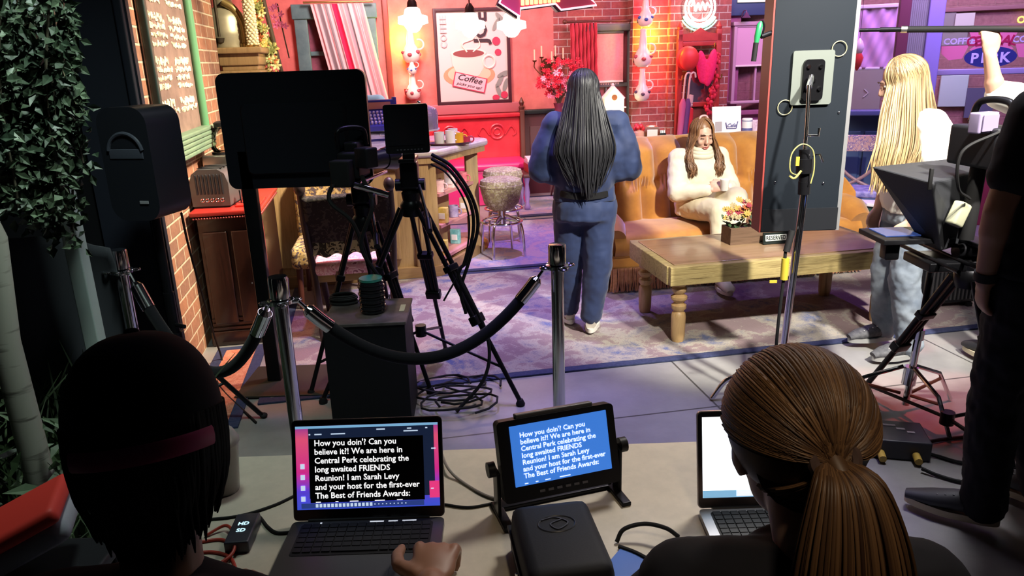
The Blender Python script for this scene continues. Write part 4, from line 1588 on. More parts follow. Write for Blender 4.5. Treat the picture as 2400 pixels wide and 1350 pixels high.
# ------------------------------------------------------------------ red booth and low table at the back wall
def booth():
    x0, _ = hit(1015, 300, T_BACK, -0.1)
    x1, _ = hit(1218, 300, T_BACK, -0.1)
    w = x1 - x0 + 0.7
    t = thing('booth_bench', 'crimson booth bench with a carved back under the coffee picture', 'bench', T=T_BACK @ Tr(x1 - w / 2, -0.10, 0))
    crim = mat('crimson_leather', (0.50, 0.02, 0.035), 0.35, col2=(0.60, 0.035, 0.05), scale=5)
    b = B(t)
    b.box((0, 0, 0.78), (w, 0.08, 0.56), None, 0.02)
    b.box((0, -0.03, 1.04), (w + 0.04, 0.10, 0.05), None, 0.015)
    b.out('backrest', crim)
    b = B(t)
    for k in range(3):
        cx = -w / 2 + w * (k + 0.5) / 3
        b.ring((cx, -0.045, 0.84), 0.09, 0.014, UP, 20, 6)
        b.ring((cx, -0.045, 0.84), 0.045, 0.010, UP, 16, 6)
        for s in (-1, 1):
            b.tube(bez([(cx + s * 0.10, -0.045, 0.80), (cx + s * 0.18, -0.045, 0.90), (cx + s * 0.24, -0.045, 0.82), (cx + s * 0.20, -0.045, 0.78)]), 0.011, 6)
    b.out('carving', crim)
    b = B(t)
    b.box((0, -0.32, 0.47), (w, 0.62, 0.09), None, 0.035)
    b.out('seat', mat('magenta_leather', (0.60, 0.02, 0.16), 0.35))
    b = B(t)
    b.box((0, -0.32, 0.215), (w - 0.04, 0.56, 0.42), None, 0.01)
    b.out('base', mat('magenta_leather', (0.60, 0.02, 0.16)))
    b = B(t)
    b.box((w / 2 + 0.02, -0.06, 0.55), (0.06, 0.08, 1.10), None, 0.01)
    b.lathe([(0.03, 1.10), (0.04, 1.13), (0.02, 1.15), (0.035, 1.19), (0.005, 1.25)], (w / 2 + 0.02, -0.06, 0), 14)
    b.out('end_post', mat('dark_oak', (0.10, 0.03, 0.02)))
booth()
q = unset(W(1268, 400, 8.9))
t = sthing('side_table', 'dark low table with carved legs by the dark wainscot', 'table', q.x + 0.05, q.y, 0.0125)
b = B(t)
b.box((0, 0, 0.40), (0.62, 0.44, 0.04), None, 0.01)
b.out('table_top', wain)
for sx_ in (-0.26, 0.26):
    for sy in (-0.17, 0.17):
        b = B(t)
        b.lathe([(0.03, 0), (0.04, 0.03), (0.022, 0.08), (0.035, 0.2), (0.022, 0.3), (0.04, 0.38)], (sx_, sy, 0), 12)
        b.out('leg', mat('lilac_leg', (0.25, 0.16, 0.40), 0.5))
z = 0.42
for k, (c, h, lab) in enumerate((((0.35, 0.04, 0.02), 0.10, 'thick red book at the bottom of the stack on the low table'),
                                 ((0.55, 0.45, 0.62), 0.03, 'lilac magazine in the middle of the stack on the low table'),
                                 ((0.72, 0.62, 0.75), 0.04, 'pale magazine topmost of the stack on the low table'))):
    t = sthing('book', lab, 'book', q.x + 0.02, q.y - 0.02, 0.0125 + z, 3 - 4 * k, 'papers stacked on the low table')
    b = B(t)
    b.box((0, 0, h / 2), (0.40, 0.30, h), None, 0.003)
    b.out('cover', mat('book_cover_%d' % k, c, 0.5))
    b = B(t)
    b.box((0, -0.003, h / 2), (0.385, 0.302, h * 0.7))
    b.out('pages', mat('page_cream', (0.7, 0.6, 0.66), 0.8))
    z += h

# ------------------------------------------------------------------ framed coffee picture
def poster():
    x0, z1 = hit(1017, 24, T_BACK, -0.05)
    x1, z0 = hit(1196, 236, T_BACK, -0.05)
    w, h = x1 - x0, z1 - z0
    t = thing('framed_picture', 'large framed picture of a steaming coffee cup on the terracotta wall', 'picture', T=T_BACK @ Tr(x0, -0.04, z0 + 0.0))
    dk = mat('picture_frame_wood', (0.05, 0.012, 0.02), 0.4)
    b = B(t)
    for (cx, cz, sx_, sz) in ((0, h / 2, 0.04, h + 0.04), (w, h / 2, 0.04, h + 0.04), (w / 2, 0, w, 0.04), (w / 2, h, w, 0.04)):
        b.box((cx, 0, cz), (sx_, 0.05, sz), None, 0.006)
    b.out('frame', dk)
    b = B(t)
    b.box((w / 2, 0.01, h / 2), (w - 0.03, 0.012, h - 0.03))
    b.out('print', mat('print_cream', (0.72, 0.56, 0.52), 0.6))
    def art(nm, polys, m, dy):
        b = B(t)
        for pl in polys:
            b.prism([(q_[0] * w, q_[1] * h) for q_ in pl], 0.002, Tr(0, dy, 0) @ UP)
        return b.out(nm, m)
    E_ = lambda cx, cy, rx, ry, n=28: [(cx + rx * math.cos(2 * PI * k / n), cy + ry * math.sin(2 * PI * k / n)) for k in range(n)]
    art('saucer', [E_(0.44, 0.30, 0.36, 0.13)], mat('print_orange', (0.66, 0.30, 0.16), 0.6), 0.002)
    art('saucer_rim', [E_(0.44, 0.315, 0.30, 0.10)], mat('print_peach', (0.78, 0.50, 0.34), 0.6), 0.0)
    cup = [(0.20, 0.54), (0.68, 0.54), (0.66, 0.40), (0.58, 0.30), (0.48, 0.26), (0.38, 0.26), (0.28, 0.31), (0.21, 0.42)]
    art('cup', [cup], mat('print_cup', (0.80, 0.60, 0.52), 0.6), -0.002)
    art('cup_rim', [E_(0.44, 0.54, 0.245, 0.05)], mat('print_rim', (0.82, 0.66, 0.58), 0.6), -0.004)
    art('coffee', [E_(0.44, 0.535, 0.215, 0.04)], mat('print_coffee', (0.22, 0.05, 0.05), 0.6), -0.006)
    b = B(t)
    b.ring((0.72 * w, -0.002, 0.44 * h), 0.075, 0.014, UP, 20, 6)
    b.tube(bez([(0.42 * w, -0.008, 0.55 * h), (0.36 * w, -0.008, 0.64 * h), (0.52 * w, -0.008, 0.70 * h), (0.44 * w, -0.008, 0.80 * h)]), 0.010, 6)
    b.tube(bez([(0.50 * w, -0.008, 0.55 * h), (0.60 * w, -0.008, 0.62 * h), (0.56 * w, -0.008, 0.72 * h)]), 0.008, 6)
    b.out('steam', mat('print_rim', (0.82, 0.66, 0.58)))
    leaves = []
    for cx, cy, a in ((0.86, 0.22, 60), (0.92, 0.30, 20), (0.84, 0.12, 110), (0.94, 0.18, 70), (0.90, 0.90, 130), (0.84, 0.84, 60)):
        leaves.append([(cx + 0.10 * math.cos(R(a)) * math.cos(k * PI / 8) - 0.03 * math.sin(R(a)) * math.sin(k * PI / 8),
                        cy + 0.08 * math.sin(R(a)) * math.cos(k * PI / 8) + 0.03 * math.cos(R(a)) * math.sin(k * PI / 8)) for k in range(16)])
    leaves = [[(min(0.97, x), min(0.97, y)) for x, y in l] for l in leaves]
    art('leaves', leaves, mat('print_leaf', (0.22, 0.25, 0.22), 0.6), -0.004)
    art('berries', [E_(0.83, 0.66, 0.055, 0.045), E_(0.85, 0.54, 0.045, 0.036), E_(0.92, 0.07, 0.05, 0.04), E_(0.80, 0.045, 0.05, 0.03)], mat('print_berry', (0.50, 0.03, 0.08), 0.6), -0.006)
    b = B(t)
    put_text(b, 'JOE', Tr(0.70 * w, -0.012, 0.645 * h) @ Ry(-90) @ UP, 0.23, 'L', bold=0.03)
    b.out('lettering', mat('print_black', (0.03, 0.012, 0.02), 0.6))
    b = B(t)
    put_text(b, 'COFFEE', Tr(0.15 * w, -0.012, 0.60 * h) @ Ry(-90) @ UP, 0.11, 'L')
    b.out('lettering', mat('print_grey', (0.55, 0.44, 0.46), 0.6))
    X = Tr(0.44 * w, -0.010, 0.22 * h) @ Ry(14)
    b = B(t)
    b.prism(rrect(0.46 * w, 0.165 * h, 0.004), 0.002, X @ UP)
    b.out('card_border', mat('print_berry', (0.50, 0.03, 0.08)))
    b = B(t)
    b.prism(rrect(0.43 * w, 0.145 * h, 0.004), 0.002, X @ Tr(0, -0.003, 0) @ UP)
    b.out('card', mat('print_pink', (0.74, 0.46, 0.50), 0.6))
    b = B(t)
    put_text(b, 'Coffee', X @ Tr(0, -0.007, 0.005) @ UP, 0.105, shear=0.35, width=0.34 * w)
    put_text(b, 'picks you up!', X @ Tr(0, -0.007, -0.055) @ UP, 0.05, shear=0.3, width=0.36 * w)
    b.out('lettering', mat('print_black', (0.03, 0.012, 0.02)))
poster()

# ------------------------------------------------------------------ pendant lamps
def pendant(px, py, ys, label):
    a = SET.inverted().to_3x3() @ ray(px, py)
    e = SET.inverted() @ EYE
    k = (ys - e.y) / a.y
    x, z = e.x + a.x * k, e.z + a.z * k
    t = sthing('pendant_lamp', label, 'lamp', x, ys, z, 0, 'schoolhouse pendant lamps')
    b = B(t)
    b.lathe([(0.04, 0.13), (0.07, 0.11), (0.085, 0.06), (0.14, 0.045), (0.145, -0.02), (0.09, -0.035), (0.06, -0.08), (0.03, -0.10), (0.002, -0.102)], (0, 0, 0), 28)
    b.out('glass_shade', mat('lit_opal_glass', (1.0, 0.95, 0.86), 0.3, emit=3.2, ecol=(1.0, 0.90, 0.76)))
    b = B(t)
    b.lathe([(0.02, 0.21), (0.045, 0.17), (0.05, 0.125), (0.04, 0.12)], (0, 0, 0), 18)
    b.out('fitter', mat('pendant_bronze', (0.05, 0.02, 0.02), 0.4, 0.6))
    b = B(t)
    b.cyl((0, 0, 0.2), (0, 0, 1.1), 0.007, 8)
    b.out('rod', mat('pendant_bronze', (0.05, 0.02, 0.02)))
    bulb('pendant_light', SET @ V((x, ys, z - 0.18)), (1.0, 0.82, 0.62), 7, 0.06)
pendant(968, 50, 7.6, 'white glass pendant lamp left of the coffee picture')
pendant(1102, 62, 7.6, 'white glass pendant lamp hanging before the middle of the coffee picture')
pendant(1199, 62, 7.6, 'white glass pendant lamp at the right edge of the coffee picture')

# ------------------------------------------------------------------ ceramic jug sconces
cer = mat('cream_ceramic', (0.80, 0.70, 0.62), 0.25)
proto = None
def sconce(px, py, T, off, label, s=1.0, kind='cream'):
    x, z = hit(px, py, T, off)
    M = T @ Tr(x, off, z) @ Matrix.Scale(s, 4)
    t = thing('jug_sconce', label, 'sconce', group='painted jug sconces', T=M)
    b = B(t)
    b.lathe([(0.05, -0.20), (0.085, -0.17), (0.095, -0.11), (0.07, -0.05), (0.045, -0.01), (0.04, 0.05), (0.03, 0.14), (0.035, 0.17), (0.022, 0.18)], (0, 0, 0), 20)
    b.out('jug', cer)
    b = B(t)
    for k in range(6):
        a = k * PI / 3 + 0.3
        b.ell((0.086 * math.cos(a), 0.086 * math.sin(a), -0.12 + 0.025 * (k % 2)), (0.026, 0.026, 0.02), None, 8, 6)
    b.out('painted_flowers', mat('jug_paint_' + kind, {'cream': (0.45, 0.08, 0.10), 'blue': (0.05, 0.12, 0.40), 'dark': (0.08, 0.05, 0.10)}[kind], 0.3))
    b = B(t)
    b.ring((0.085, 0, -0.02), 0.05, 0.010, UP, 16, 6, -110, 110)
    b.out('handle', cer)
    b = B(t)
    b.box((0, 0.09, -0.14), (0.12, 0.10, 0.03), None, 0.008)
    b.out('bracket', mat('dark_oak', (0.10, 0.03, 0.02)))
    return M
sconce(962, 100, T_BACK, -0.16, 'tall cream jug sconce in the yellow glow left of the coffee picture', 1.15)
sconce(965, 150, T_BACK, -0.20, 'blue painted jug in the middle of the left wall stack', 0.6, 'blue')
sconce(967, 195, T_BACK, -0.16, 'lowest jug sconce above the red shade left of the coffee picture', 0.95)
xq, zq = hit(968, 216, T_BACK, -0.16)
t = thing('wall_bowl', 'red half bowl wall shade above the cash register', 'wall lamp', T=T_BACK @ Tr(xq, -0.12, zq))
b = B(t)
b.lathe([(0.02, -0.10), (0.07, -0.08), (0.10, -0.02), (0.105, 0.04)], (0, 0, 0), 20)
b.out('bowl', mat('red_shade', (0.50, 0.03, 0.03), 0.4))
b = B(t)
b.box((0, 0.08, -0.02), (0.05, 0.10, 0.05), None, 0.01)
b.out('bracket', mat('dark_oak', (0.10, 0.03, 0.02)))
x, z = hit(938, 92, T_BACK, -0.12)
bulb('sconce_glow', T_BACK @ V((x + 0.04, -0.12, z)), (1.0, 0.66, 0.05), 18, 0.03)
x, z = hit(950, 190, T_BACK, -0.12)
bulb('sconce_glow', T_BACK @ V((x, -0.13, z)), (1.0, 0.30, 0.15), 4, 0.03)
sconce(1513, 22, T_BACK, -0.40, 'blue painted jug sconce at the top of the brick pier', 1.0, 'blue')
sconce(1507, 110, T_BACK, -0.40, 'white jug sconce in the yellow glow in the middle of the brick pier', 1.2)
sconce(1505, 196, T_BACK, -0.40, 'dark spotted jug sconce lowest on the brick pier', 1.05, 'dark')
x, z = hit(1530, 80, T_BACK, -0.36)
bulb('sconce_glow', T_BACK @ V((x, -0.36, z)), (1.0, 0.70, 0.04), 16, 0.03)
x, z = hit(1530, 172, T_BACK, -0.36)
bulb('sconce_glow', T_BACK @ V((x, -0.36, z)), (1.0, 0.10, 0.08), 7, 0.03)
x, z = hit(1532, 20, T_BACK, -0.36)
bulb('sconce_glow', T_BACK @ V((x, -0.36, z)), (1.0, 0.05, 0.12), 8, 0.03)

# ------------------------------------------------------------------ arrow sign hanging at the top
def arrow_sign():
    T = SET @ Tr(0, 7.0, 0)
    o = hit(1215, 20, T)
    t = thing('arrow_sign', 'red arrow shaped sign with white edge hanging above the cafe', 'sign', T=T @ Tr(o[0], 0, o[1]))
    def P(px, py):
        q_ = hit(px, py, T)
        return (q_[0] - o[0], q_[1] - o[1])
    top = 0.42
    pts = [P(1168, 8), P(1216, 40), P(1217, 21), P(1299, 10), P(1312, 24), P(1394, 13), P(1383, 0), (P(1383, 0)[0] - 0.14, P(1383, 0)[1] + 0.14)]
    pts += [(pts[6][0] - 0.02, 0.30), (pts[4][0] - 0.02, 0.34), (pts[3][0], 0.32), (pts[2][0], 0.32), (pts[1][0], 0.42)]
    b = B(t)
    b.prism(pts, 0.05, UP)
    b.out('face', mat('arrow_red', (0.55, 0.06, 0.12), 0.4, emit=0.35))
    b = B(t)
    b.tube([(p_[0], -0.055, p_[1]) for p_ in pts], 0.010, 6, closed=True, side=(0, 1, 0))
    b.out('edge_tube', mat('arrow_edge', (1.0, 0.80, 0.85), 0.4, emit=1.0))
    b = B(t)
    b.prism([(p_[0], p_[1]) for p_ in pts], 0.08, Tr(-0.015, 0.085, -0.015) @ UP)
    b.out('case', mat('arrow_case', (0.03, 0.025, 0.04), 0.5))
    b = B(t)
    x0, z0 = P(1222, 12)
    x1, z1 = P(1305, 4)
    for k in range(9):
        u = k / 8
        b.box((x0 + (x1 - x0) * u, -0.06, z0 + (z1 - z0) * u + 0.03), (0.03, 0.02, 0.075), None, 0.006)
    b.box(((x0 + x1) / 2, -0.06, z0 + 0.10), (x1 - x0, 0.02, 0.05), None, 0.006)
    b.out('bulb_letters', mat('yellow_bulb', (1.0, 0.80, 0.25), 0.4, emit=1.6))
    for s in (0.02, 0.55):
        b = B(t)
        b.cyl((s, 0.03, 0.3), (s, 0.03, 1.2), 0.006, 6)
        b.out('hanger', black)
arrow_sign()

# ------------------------------------------------------------------ round neon sign on the brick
def neon():
    x, z = hit(1637, 24, T_BACK, -0.27)
    t = thing('neon_sign', 'round white and green neon sign glowing on the brick pier', 'sign', T=T_BACK @ Tr(x, -0.32, z))
    wn = mat('white_neon', (1, 1, 1), 0.4, emit=7.0, ecol=(0.86, 1.0, 0.95))
    gn = mat('green_neon', (0.3, 0.9, 0.6), 0.4, emit=1.6, ecol=(0.25, 0.9, 0.6))
    for r in (0.20, 0.155):
        b = B(t)
        b.ring((0, 0, 0.03), r, 0.013, UP, 40, 8)
        b.out('white_tube', wn)
    b = B(t)
    b.tube(bez([(-0.12, 0, 0.04), (-0.09, 0, 0.11), (-0.06, 0, -0.01), (-0.03, 0, 0.08), (0.0, 0, 0.0), (0.03, 0, 0.09), (0.07, 0, 0.0), (0.09, 0, 0.08), (0.13, 0, 0.03)]), 0.010, 6)
    b.out('script_tube', wn)
    b = B(t)
    b.tube([(0.235 * math.cos(R(a)), 0, 0.03 + 0.235 * math.sin(R(a))) for a in range(205, 336, 6)], 0.018, 8)
    b.tube([(0.275 * math.cos(R(a)), 0, 0.03 + 0.275 * math.sin(R(a))) for a in range(212, 329, 6)], 0.010, 8)
    b.out('green_tube', gn)
    b = B(t)
    b.prism(circ(0.25, 40, 0, 0.03), 0.01, Tr(0, 0.05, 0) @ UP)
    b.out('backing', clear)
    bulb('neon_light', T_BACK @ V((x, -0.55, z + 0.05)), (0.8, 1.0, 0.92), 7, 0.2)
neon()

# ------------------------------------------------------------------ red hall tree
def hall_tree():
    x, z = hit(1635, 200, T_BACK, -0.36)
    t = thing('hall_tree', 'red carved hall tree with a mirror against the brick pier', 'hall stand', T=T_BACK @ Tr(x, -0.36, 0))
    rw = mat('hall_tree_red', (0.32, 0.03, 0.03), 0.4, col2=(0.42, 0.05, 0.04), scale=8)
    z1 = 2.0
    b = B(t)
    for s in (-1, 1):
        b.box((s * 0.26, 0, z1 / 2), (0.07, 0.06, z1), None, 0.012)
        b.lathe([(0.03, z1), (0.04, z1 + 0.03), (0.005, z1 + 0.09)], (s * 0.26, 0, 0), 12)
    b.out('side_post', rw)
    b = B(t)
    b.prism([(-0.30, 0), (0.30, 0), (0.28, 0.08), (0.10, 0.10), (0, 0.16), (-0.10, 0.10), (-0.28, 0.08)], 0.05, Tr(0, 0.02, 1.86) @ UP)
    b.out('crest', rw)
    for zz in (1.83, 1.66, 1.08, 0.62):
        b = B(t)
        b.box((0, 0, zz), (0.50, 0.05, 0.06), None, 0.01)
        b.out('rail', rw)
    b = B(t)
    b.box((0.02, 0.01, 1.36), (0.34, 0.012, 0.52))
    b.out('mirror', mat('dull_mirror', (0.42, 0.40, 0.46), 0.15, 0.9))
    b = B(t)
    b.box((0, 0.03, 0.82), (0.50, 0.03, 0.46), None, 0.01)
    b.box((0, -0.10, 0.36), (0.58, 0.26, 0.05), None, 0.01)
    b.box((0, -0.06, 0.20), (0.56, 0.18, 0.28), None, 0.01)
    b.out('panel', wood_mat('hall_tree_brown', (0.13, 0.04, 0.025), (0.2, 0.07, 0.04), 0.45))
    b = B(t)
    for (hx, hz) in ((-0.22, 1.74), (0.16, 1.78), (-0.26, 1.40), (0.27, 1.40)):
        b.tube(bez([(hx, -0.02, hz), (hx, -0.10, hz), (hx, -0.12, hz + 0.05)]), 0.010, 8)
    b.out('hooks', brass)
    x2, z2 = hit(1609, 137, T_BACK, -0.44)
    t2 = thing('hat', 'round red felt hat hanging on the hall tree', 'hat', T=T_BACK @ Tr(x2, -0.52, z2))
    b = B(t2)
    b.ell((0, 0, 0), (0.125, 0.085, 0.145), None, 24, 16)
    b.out('crown', mat('red_felt', (0.58, 0.03, 0.03), 0.5))
    b = B(t2)
    b.lathe([(0.15, 0.0), (0.12, 0.02), (0.11, 0.0)], (0, 0.05, 0), 24, UP)
    b.out('brim', mat('red_felt', (0.58, 0.03, 0.03)))
    x3, z3 = hit(1652, 165, T_BACK, -0.44)
    t3 = thing('scarf', 'hot pink scarf hanging over the hall tree mirror', 'scarf', T=T_BACK @ Tr(x3, -0.46, z3))
    pk = mat('hot_pink_wool', (0.65, 0.01, 0.10), 0.8, col2=(0.75, 0.02, 0.16), scale=30)
    b = B(t3)
    b.ell((-0.055, 0, 0.04), (0.07, 0.04, 0.21), Ry(-6), 16, 10)
    b.ell((0.06, -0.02, 0.03), (0.07, 0.045, 0.24), Ry(10), 16, 10)
    b.fuse('cloth', pk, voxel=0.015, smooth=4)
    for px, c, lab, hk in ((1592, (0.40, 0.08, 0.20), 'rose folded umbrella hooked at left of the hall tree', 0.95),
                           (1603, (0.10, 0.03, 0.14), 'dark violet folded umbrella at left of the hall tree', 0.80)):
        x4, z4 = hit(px, 240, T_BACK, -0.5)
        t4 = thing('umbrella', lab, 'umbrella', group='umbrellas on the hall tree', T=T_BACK @ Tr(x4, -0.52, 0.55) @ Ry(4))
        b = B(t4)
        b.lathe([(0.008, 0.0), (0.035, 0.15), (0.045, 0.55), (0.02, 0.62)], (0, 0, 0), 10)
        b.out('canopy', mat('umbrella_%d' % px, c, 0.7))
        b = B(t4)
        b.tube(bez([(0, 0, 0.6), (0, 0, 0.86), (0.02, 0, 0.93), (0.06, 0, 0.93), (0.075, 0, 0.88)]), 0.012, 8)
        b.out('handle', mat('bone_handle', (0.55, 0.42, 0.38), 0.4))
    x5, z5 = hit(1672, 200, T_BACK, -0.46)
    t5 = thing('feather_boa', 'crimson feather boa hanging at right of the hall tree', 'boa', T=T_BACK @ Tr(x5, -0.46, z5 - 0.35))
    b = B(t5)
    for k in range(70):
        zz = rnd.uniform(0, 0.75)
        b.ell((rnd.uniform(-0.05, 0.05) - 0.06 * (zz < 0.2), rnd.uniform(-0.03, 0.03), zz), (0.03, 0.012, 0.03), Rz(rnd.uniform(0, 180)) @ Ry(rnd.uniform(-50, 50)), 6, 4)
    o = b.out('feathers', mat('boa_red', (0.55, 0.02, 0.06), 0.7))
    x6, z6 = hit(1610, 270, T_BACK, -0.46)
    t6 = thing('nutcracker', 'small painted soldier figure standing by the hall tree shelf', 'figurine', T=T_BACK @ Tr(x6 + 0.02, -0.50, z6 - 0.22))
    b = B(t6)
    b.lathe([(0.03, 0.0), (0.035, 0.12), (0.045, 0.2), (0.045, 0.30), (0.02, 0.32)], (0, 0, 0), 12)
    b.out('coat', red_paint)
    b = B(t6)
    b.ell((0, 0, 0.35), 0.034, None, 12, 8)
    b.lathe([(0.035, 0.37), (0.04, 0.47), (0.0, 0.48)], (0, 0, 0), 12)
    b.out('head', mat('figurine_cream', (0.6, 0.45, 0.4), 0.4))
    b = B(t6)
    b.box((0, -0.01, -0.01), (0.09, 0.07, 0.03), None, 0.005)
    b.cyl((0, 0, -0.62), (0, 0, -0.02), 0.03, 10)
    b.out('stand', mat('dark_oak', (0.10, 0.03, 0.02)))
hall_tree()

# ------------------------------------------------------------------ bouquet, candelabra, birdhouse
def bouquet():
    x, z = hit(1300, 190, T_BACK, -0.5)
    t = thing('bouquet', 'big bouquet of red and pink flowers in a tall vase before the brick wall', 'flowers', T=T_BACK @ Tr(x + 0.05, -0.5, 0))
    b = B(t)
    b.lathe([(0.07, 0.82), (0.10, 0.90), (0.08, 1.0), (0.05, 1.12), (0.07, 1.18)], (0, 0, 0), 18)
    b.out('vase', mat('ruby_vase', (0.15, 0.03, 0.06), 0.2))
    b = B(t)
    for k in range(16):
        a = rnd.uniform(0, 6.28)
        b.tube(bez([(0, 0, 1.1), (0.05 * math.cos(a), 0.05 * math.sin(a), 1.25), (0.2 * math.cos(a), 0.12 * math.sin(a), 1.42)]), 0.005, 5)
    b.out('stems', mat('dark_stem', (0.08, 0.05, 0.03), 0.7))
    for nm, c, n in (('red_blooms', (0.65, 0.015, 0.04), 60), ('pink_blooms', (0.75, 0.20, 0.30), 32), ('pale_blooms', (0.70, 0.42, 0.52), 16)):
        for k in range(n):
            b = B(t)
            u, v_ = rnd.uniform(0, 6.28), rnd.uniform(0, 1) ** 0.6
            cx = 0.30 * v_ * math.cos(u) + (0.04 if nm != 'red_blooms' else -0.02)
            cz = z + 0.02 + 0.24 * v_ * math.sin(u) * (1 - 0.2 * abs(math.cos(u))) + 0.25 * cx * (1 if cx > 0 else -0.1) - (0.05 if nm != 'red_blooms' else -0.03)
            flower(b, (cx, rnd.uniform(-0.14, 0.10), cz), rnd.uniform(0.03, 0.05), 6, (cx, -1, 0.3))
            b.out(nm[:-1], mat('bouquet_' + nm, c, 0.6))
    t2 = thing('plant_stand', 'dark spindly plant stand beneath the red bouquet', 'stand', T=T_BACK @ Tr(x + 0.05, -0.5, 0))
    b = B(t2)
    b.lathe([(0.16, 0.79), (0.16, 0.815), (0.001, 0.817)], (0, 0, 0), 20)
    b.out('top', wain)
    for k in range(3):
        a = 2 * PI * k / 3
        b = B(t2)
        b.tube(bez([(0.10 * math.cos(a), 0.10 * math.sin(a), 0.79), (0.05 * math.cos(a), 0.05 * math.sin(a), 0.4), (0.17 * math.cos(a), 0.17 * math.sin(a), 0.0)]), 0.012, 8)
        b.out('leg', wain)
bouquet()
def candelabra():
    x, z = hit(1284, 150, T_BACK, -0.12)
    t = thing('candelabra', 'bronze five arm wall candelabra with pale candles beside the red curtain', 'candle holder', T=T_BACK @ Tr(x, -0.12, z))
    br_ = mat('old_bronze', (0.12, 0.05, 0.02), 0.4, 0.7)
    b = B(t)
    b.prism(circ(0.07, 20, 0, 0, 0.12), 0.02, Tr(0, 0.11, -0.05) @ UP)
    b.cyl((0, 0.1, -0.05), (0, 0.0, -0.05), 0.012)
    b.out('backplate', br_)
    cs = [(-0.17, 0.0, 0.05), (-0.09, -0.05, 0.09), (0.04, -0.05, 0.02), (0.10, 0.0, 0.09), (0.20, 0.0, 0.06)]
    b = B(t)
    for c in cs:
        b.tube(bez([(0, 0, -0.05), (c[0] * 0.5, c[1] - 0.03, -0.12), (c[0], c[1], -0.04), (c[0], c[1], c[2] - 0.02)]), 0.008, 6)
        b.lathe([(0.022, c[2] - 0.02), (0.03, c[2])], (c[0], c[1], 0), 10)
    b.out('arms', br_)
    for c in cs:
        b = B(t)
        b.cyl((c[0], c[1], c[2]), (c[0], c[1], c[2] + 0.13), 0.010, 10)
        b.out('candle', mat('candle_wax', (0.85, 0.62, 0.42), 0.5))
candelabra()
def birdhouse():
    x, z = hit(1438, 260, T_BACK, -0.30)
    t = thing('birdhouse', 'glowing white wooden house lantern on the brick wall window sill', 'lantern', T=T_BACK @ Tr(x, -0.26, 0.78))
    wl = mat('lit_cream_wood', (0.85, 0.74, 0.52), 0.5, emit=0.7, ecol=(1.0, 0.85, 0.55))
    b = B(t)
    b.box((0, 0, 0.15), (0.26, 0.16, 0.30), None, 0.01)
    b.prism([(-0.13, 0), (0.13, 0), (0.13, 0.12), (0.0, 0.26), (-0.13, 0.12)], 0.14, Tr(0, 0.07, 0.30) @ UP)
    b.out('walls', wl)
    b = B(t)
    for s in (-1, 1):
        b.box((s * 0.075, 0, 0.50), (0.20, 0.20, 0.014), Tr(0, 0, 0), 0.003) if False else b.tube([(s * 0.16, 0, 0.41), (0, 0, 0.575)], [0.012, 0.012], 6)
    b.box((0, 0, 0.305), (0.30, 0.20, 0.014), None, 0.003)
    b.ell((0, 0, 0.585), 0.02, None, 10, 8)
    b.out('roof_trim', white)
    b = B(t)
    b.prism(circ(0.035, 20, 0, 0.43), 0.01, Tr(0, -0.072, 0) @ UP)
    b.box((-0.06, -0.082, 0.15), (0.06, 0.01, 0.14), None, 0.003)
    b.box((0.06, -0.082, 0.15), (0.06, 0.01, 0.14), None, 0.003)
    b.out('openings', mat('warm_brown', (0.30, 0.12, 0.03), 0.6))
    bulb('lantern_glow', T_BACK @ V((x, -0.5, 1.05)), (1.0, 0.8, 0.45), 3, 0.08)
    b = B(T=T_BACK @ Tr(x, -0.2, 0))
    b.box((-0.1, 0, 0.76), (0.75, 0.36, 0.035), None, 0.008)
    for s in (-0.35, 0.15):
        b.box((s, 0.08, 0.62), (0.04, 0.16, 0.25), None, 0.006)
    tag(b.out('shelf', grey_green, None), 'grey green shelf under the white house lantern', 'shelf')
birdhouse()

# ------------------------------------------------------------------ chalkboard menu on the left wall
def chalkboard():
    fr = mat('sage_green_paint', (0.13, 0.21, 0.14), 0.5, col2=(0.17, 0.26, 0.17), scale=8)
    t = thing('chalkboard', 'tall green framed chalkboard menu on the left brick wall', 'chalkboard', T=T_LEFTW @ Tr(4.42, -0.03, 1.22))
    w, h = 1.04, 1.75
    b = B(t)
    b.box((w / 2, 0.012, h / 2 + 0.1), (w, 0.02, h))
    b.out('board', mat('chalk_dusted_slate', (0.15, 0.095, 0.08), 0.9, col2=(0.26, 0.17, 0.14), scale=5))
    b = B(t)
    b.box((0.02, -0.005, h / 2), (0.05, 0.04, h + 0.2), None, 0.01)
    b.out('frame_side', mat('dark_green_paint', (0.012, 0.028, 0.026), 0.45))
    b = B(t)
    b.cyl((w + 0.02, -0.02, 0.13), (w + 0.02, -0.02, h + 0.1), 0.028, 14)
    b.out('frame_rod', mat('bright_sage', (0.10, 0.26, 0.13), 0.4))
    b = B(t)
    for k in range(5):
        b.box((w / 2 + 0.02, -0.03 - 0.006 * (k % 2), 0.005 + 0.028 * k), (w + 0.08, 0.08 - 0.008 * (k % 2), 0.026), None, 0.009)
    b.out('frame_ledge', fr)
    b = B(t)
    rr = random.Random(3)
    for col_, x0, x1 in ((0, 0.08, 0.48), (1, 0.56, 1.0)):
        z = 1.72
        row = 0
        while z > 0.22:
            n = 1 if row % 4 == 0 else 2
            x = x0
            xe = x1 - rr.uniform(0.0, 0.14)
            hh = 0.055 if row % 5 == 0 else 0.036
            if row % 5 != 4:
                while x < xe:
                    wl_ = rr.uniform(0.015, 0.03)
                    pts = [(x + wl_ * q_ / 3, -0.0005, z + rr.uniform(-hh / 2, hh / 2)) for q_ in range(4)]
                    b.tube(pts, 0.0062, 4)
                    x += wl_ + rr.uniform(0.004, 0.018)
            z -= 0.047
            row += 1
    o = b.out('chalk_writing', mat('chalk', (0.80, 0.70, 0.52), 0.9), smooth=0)
chalkboard()

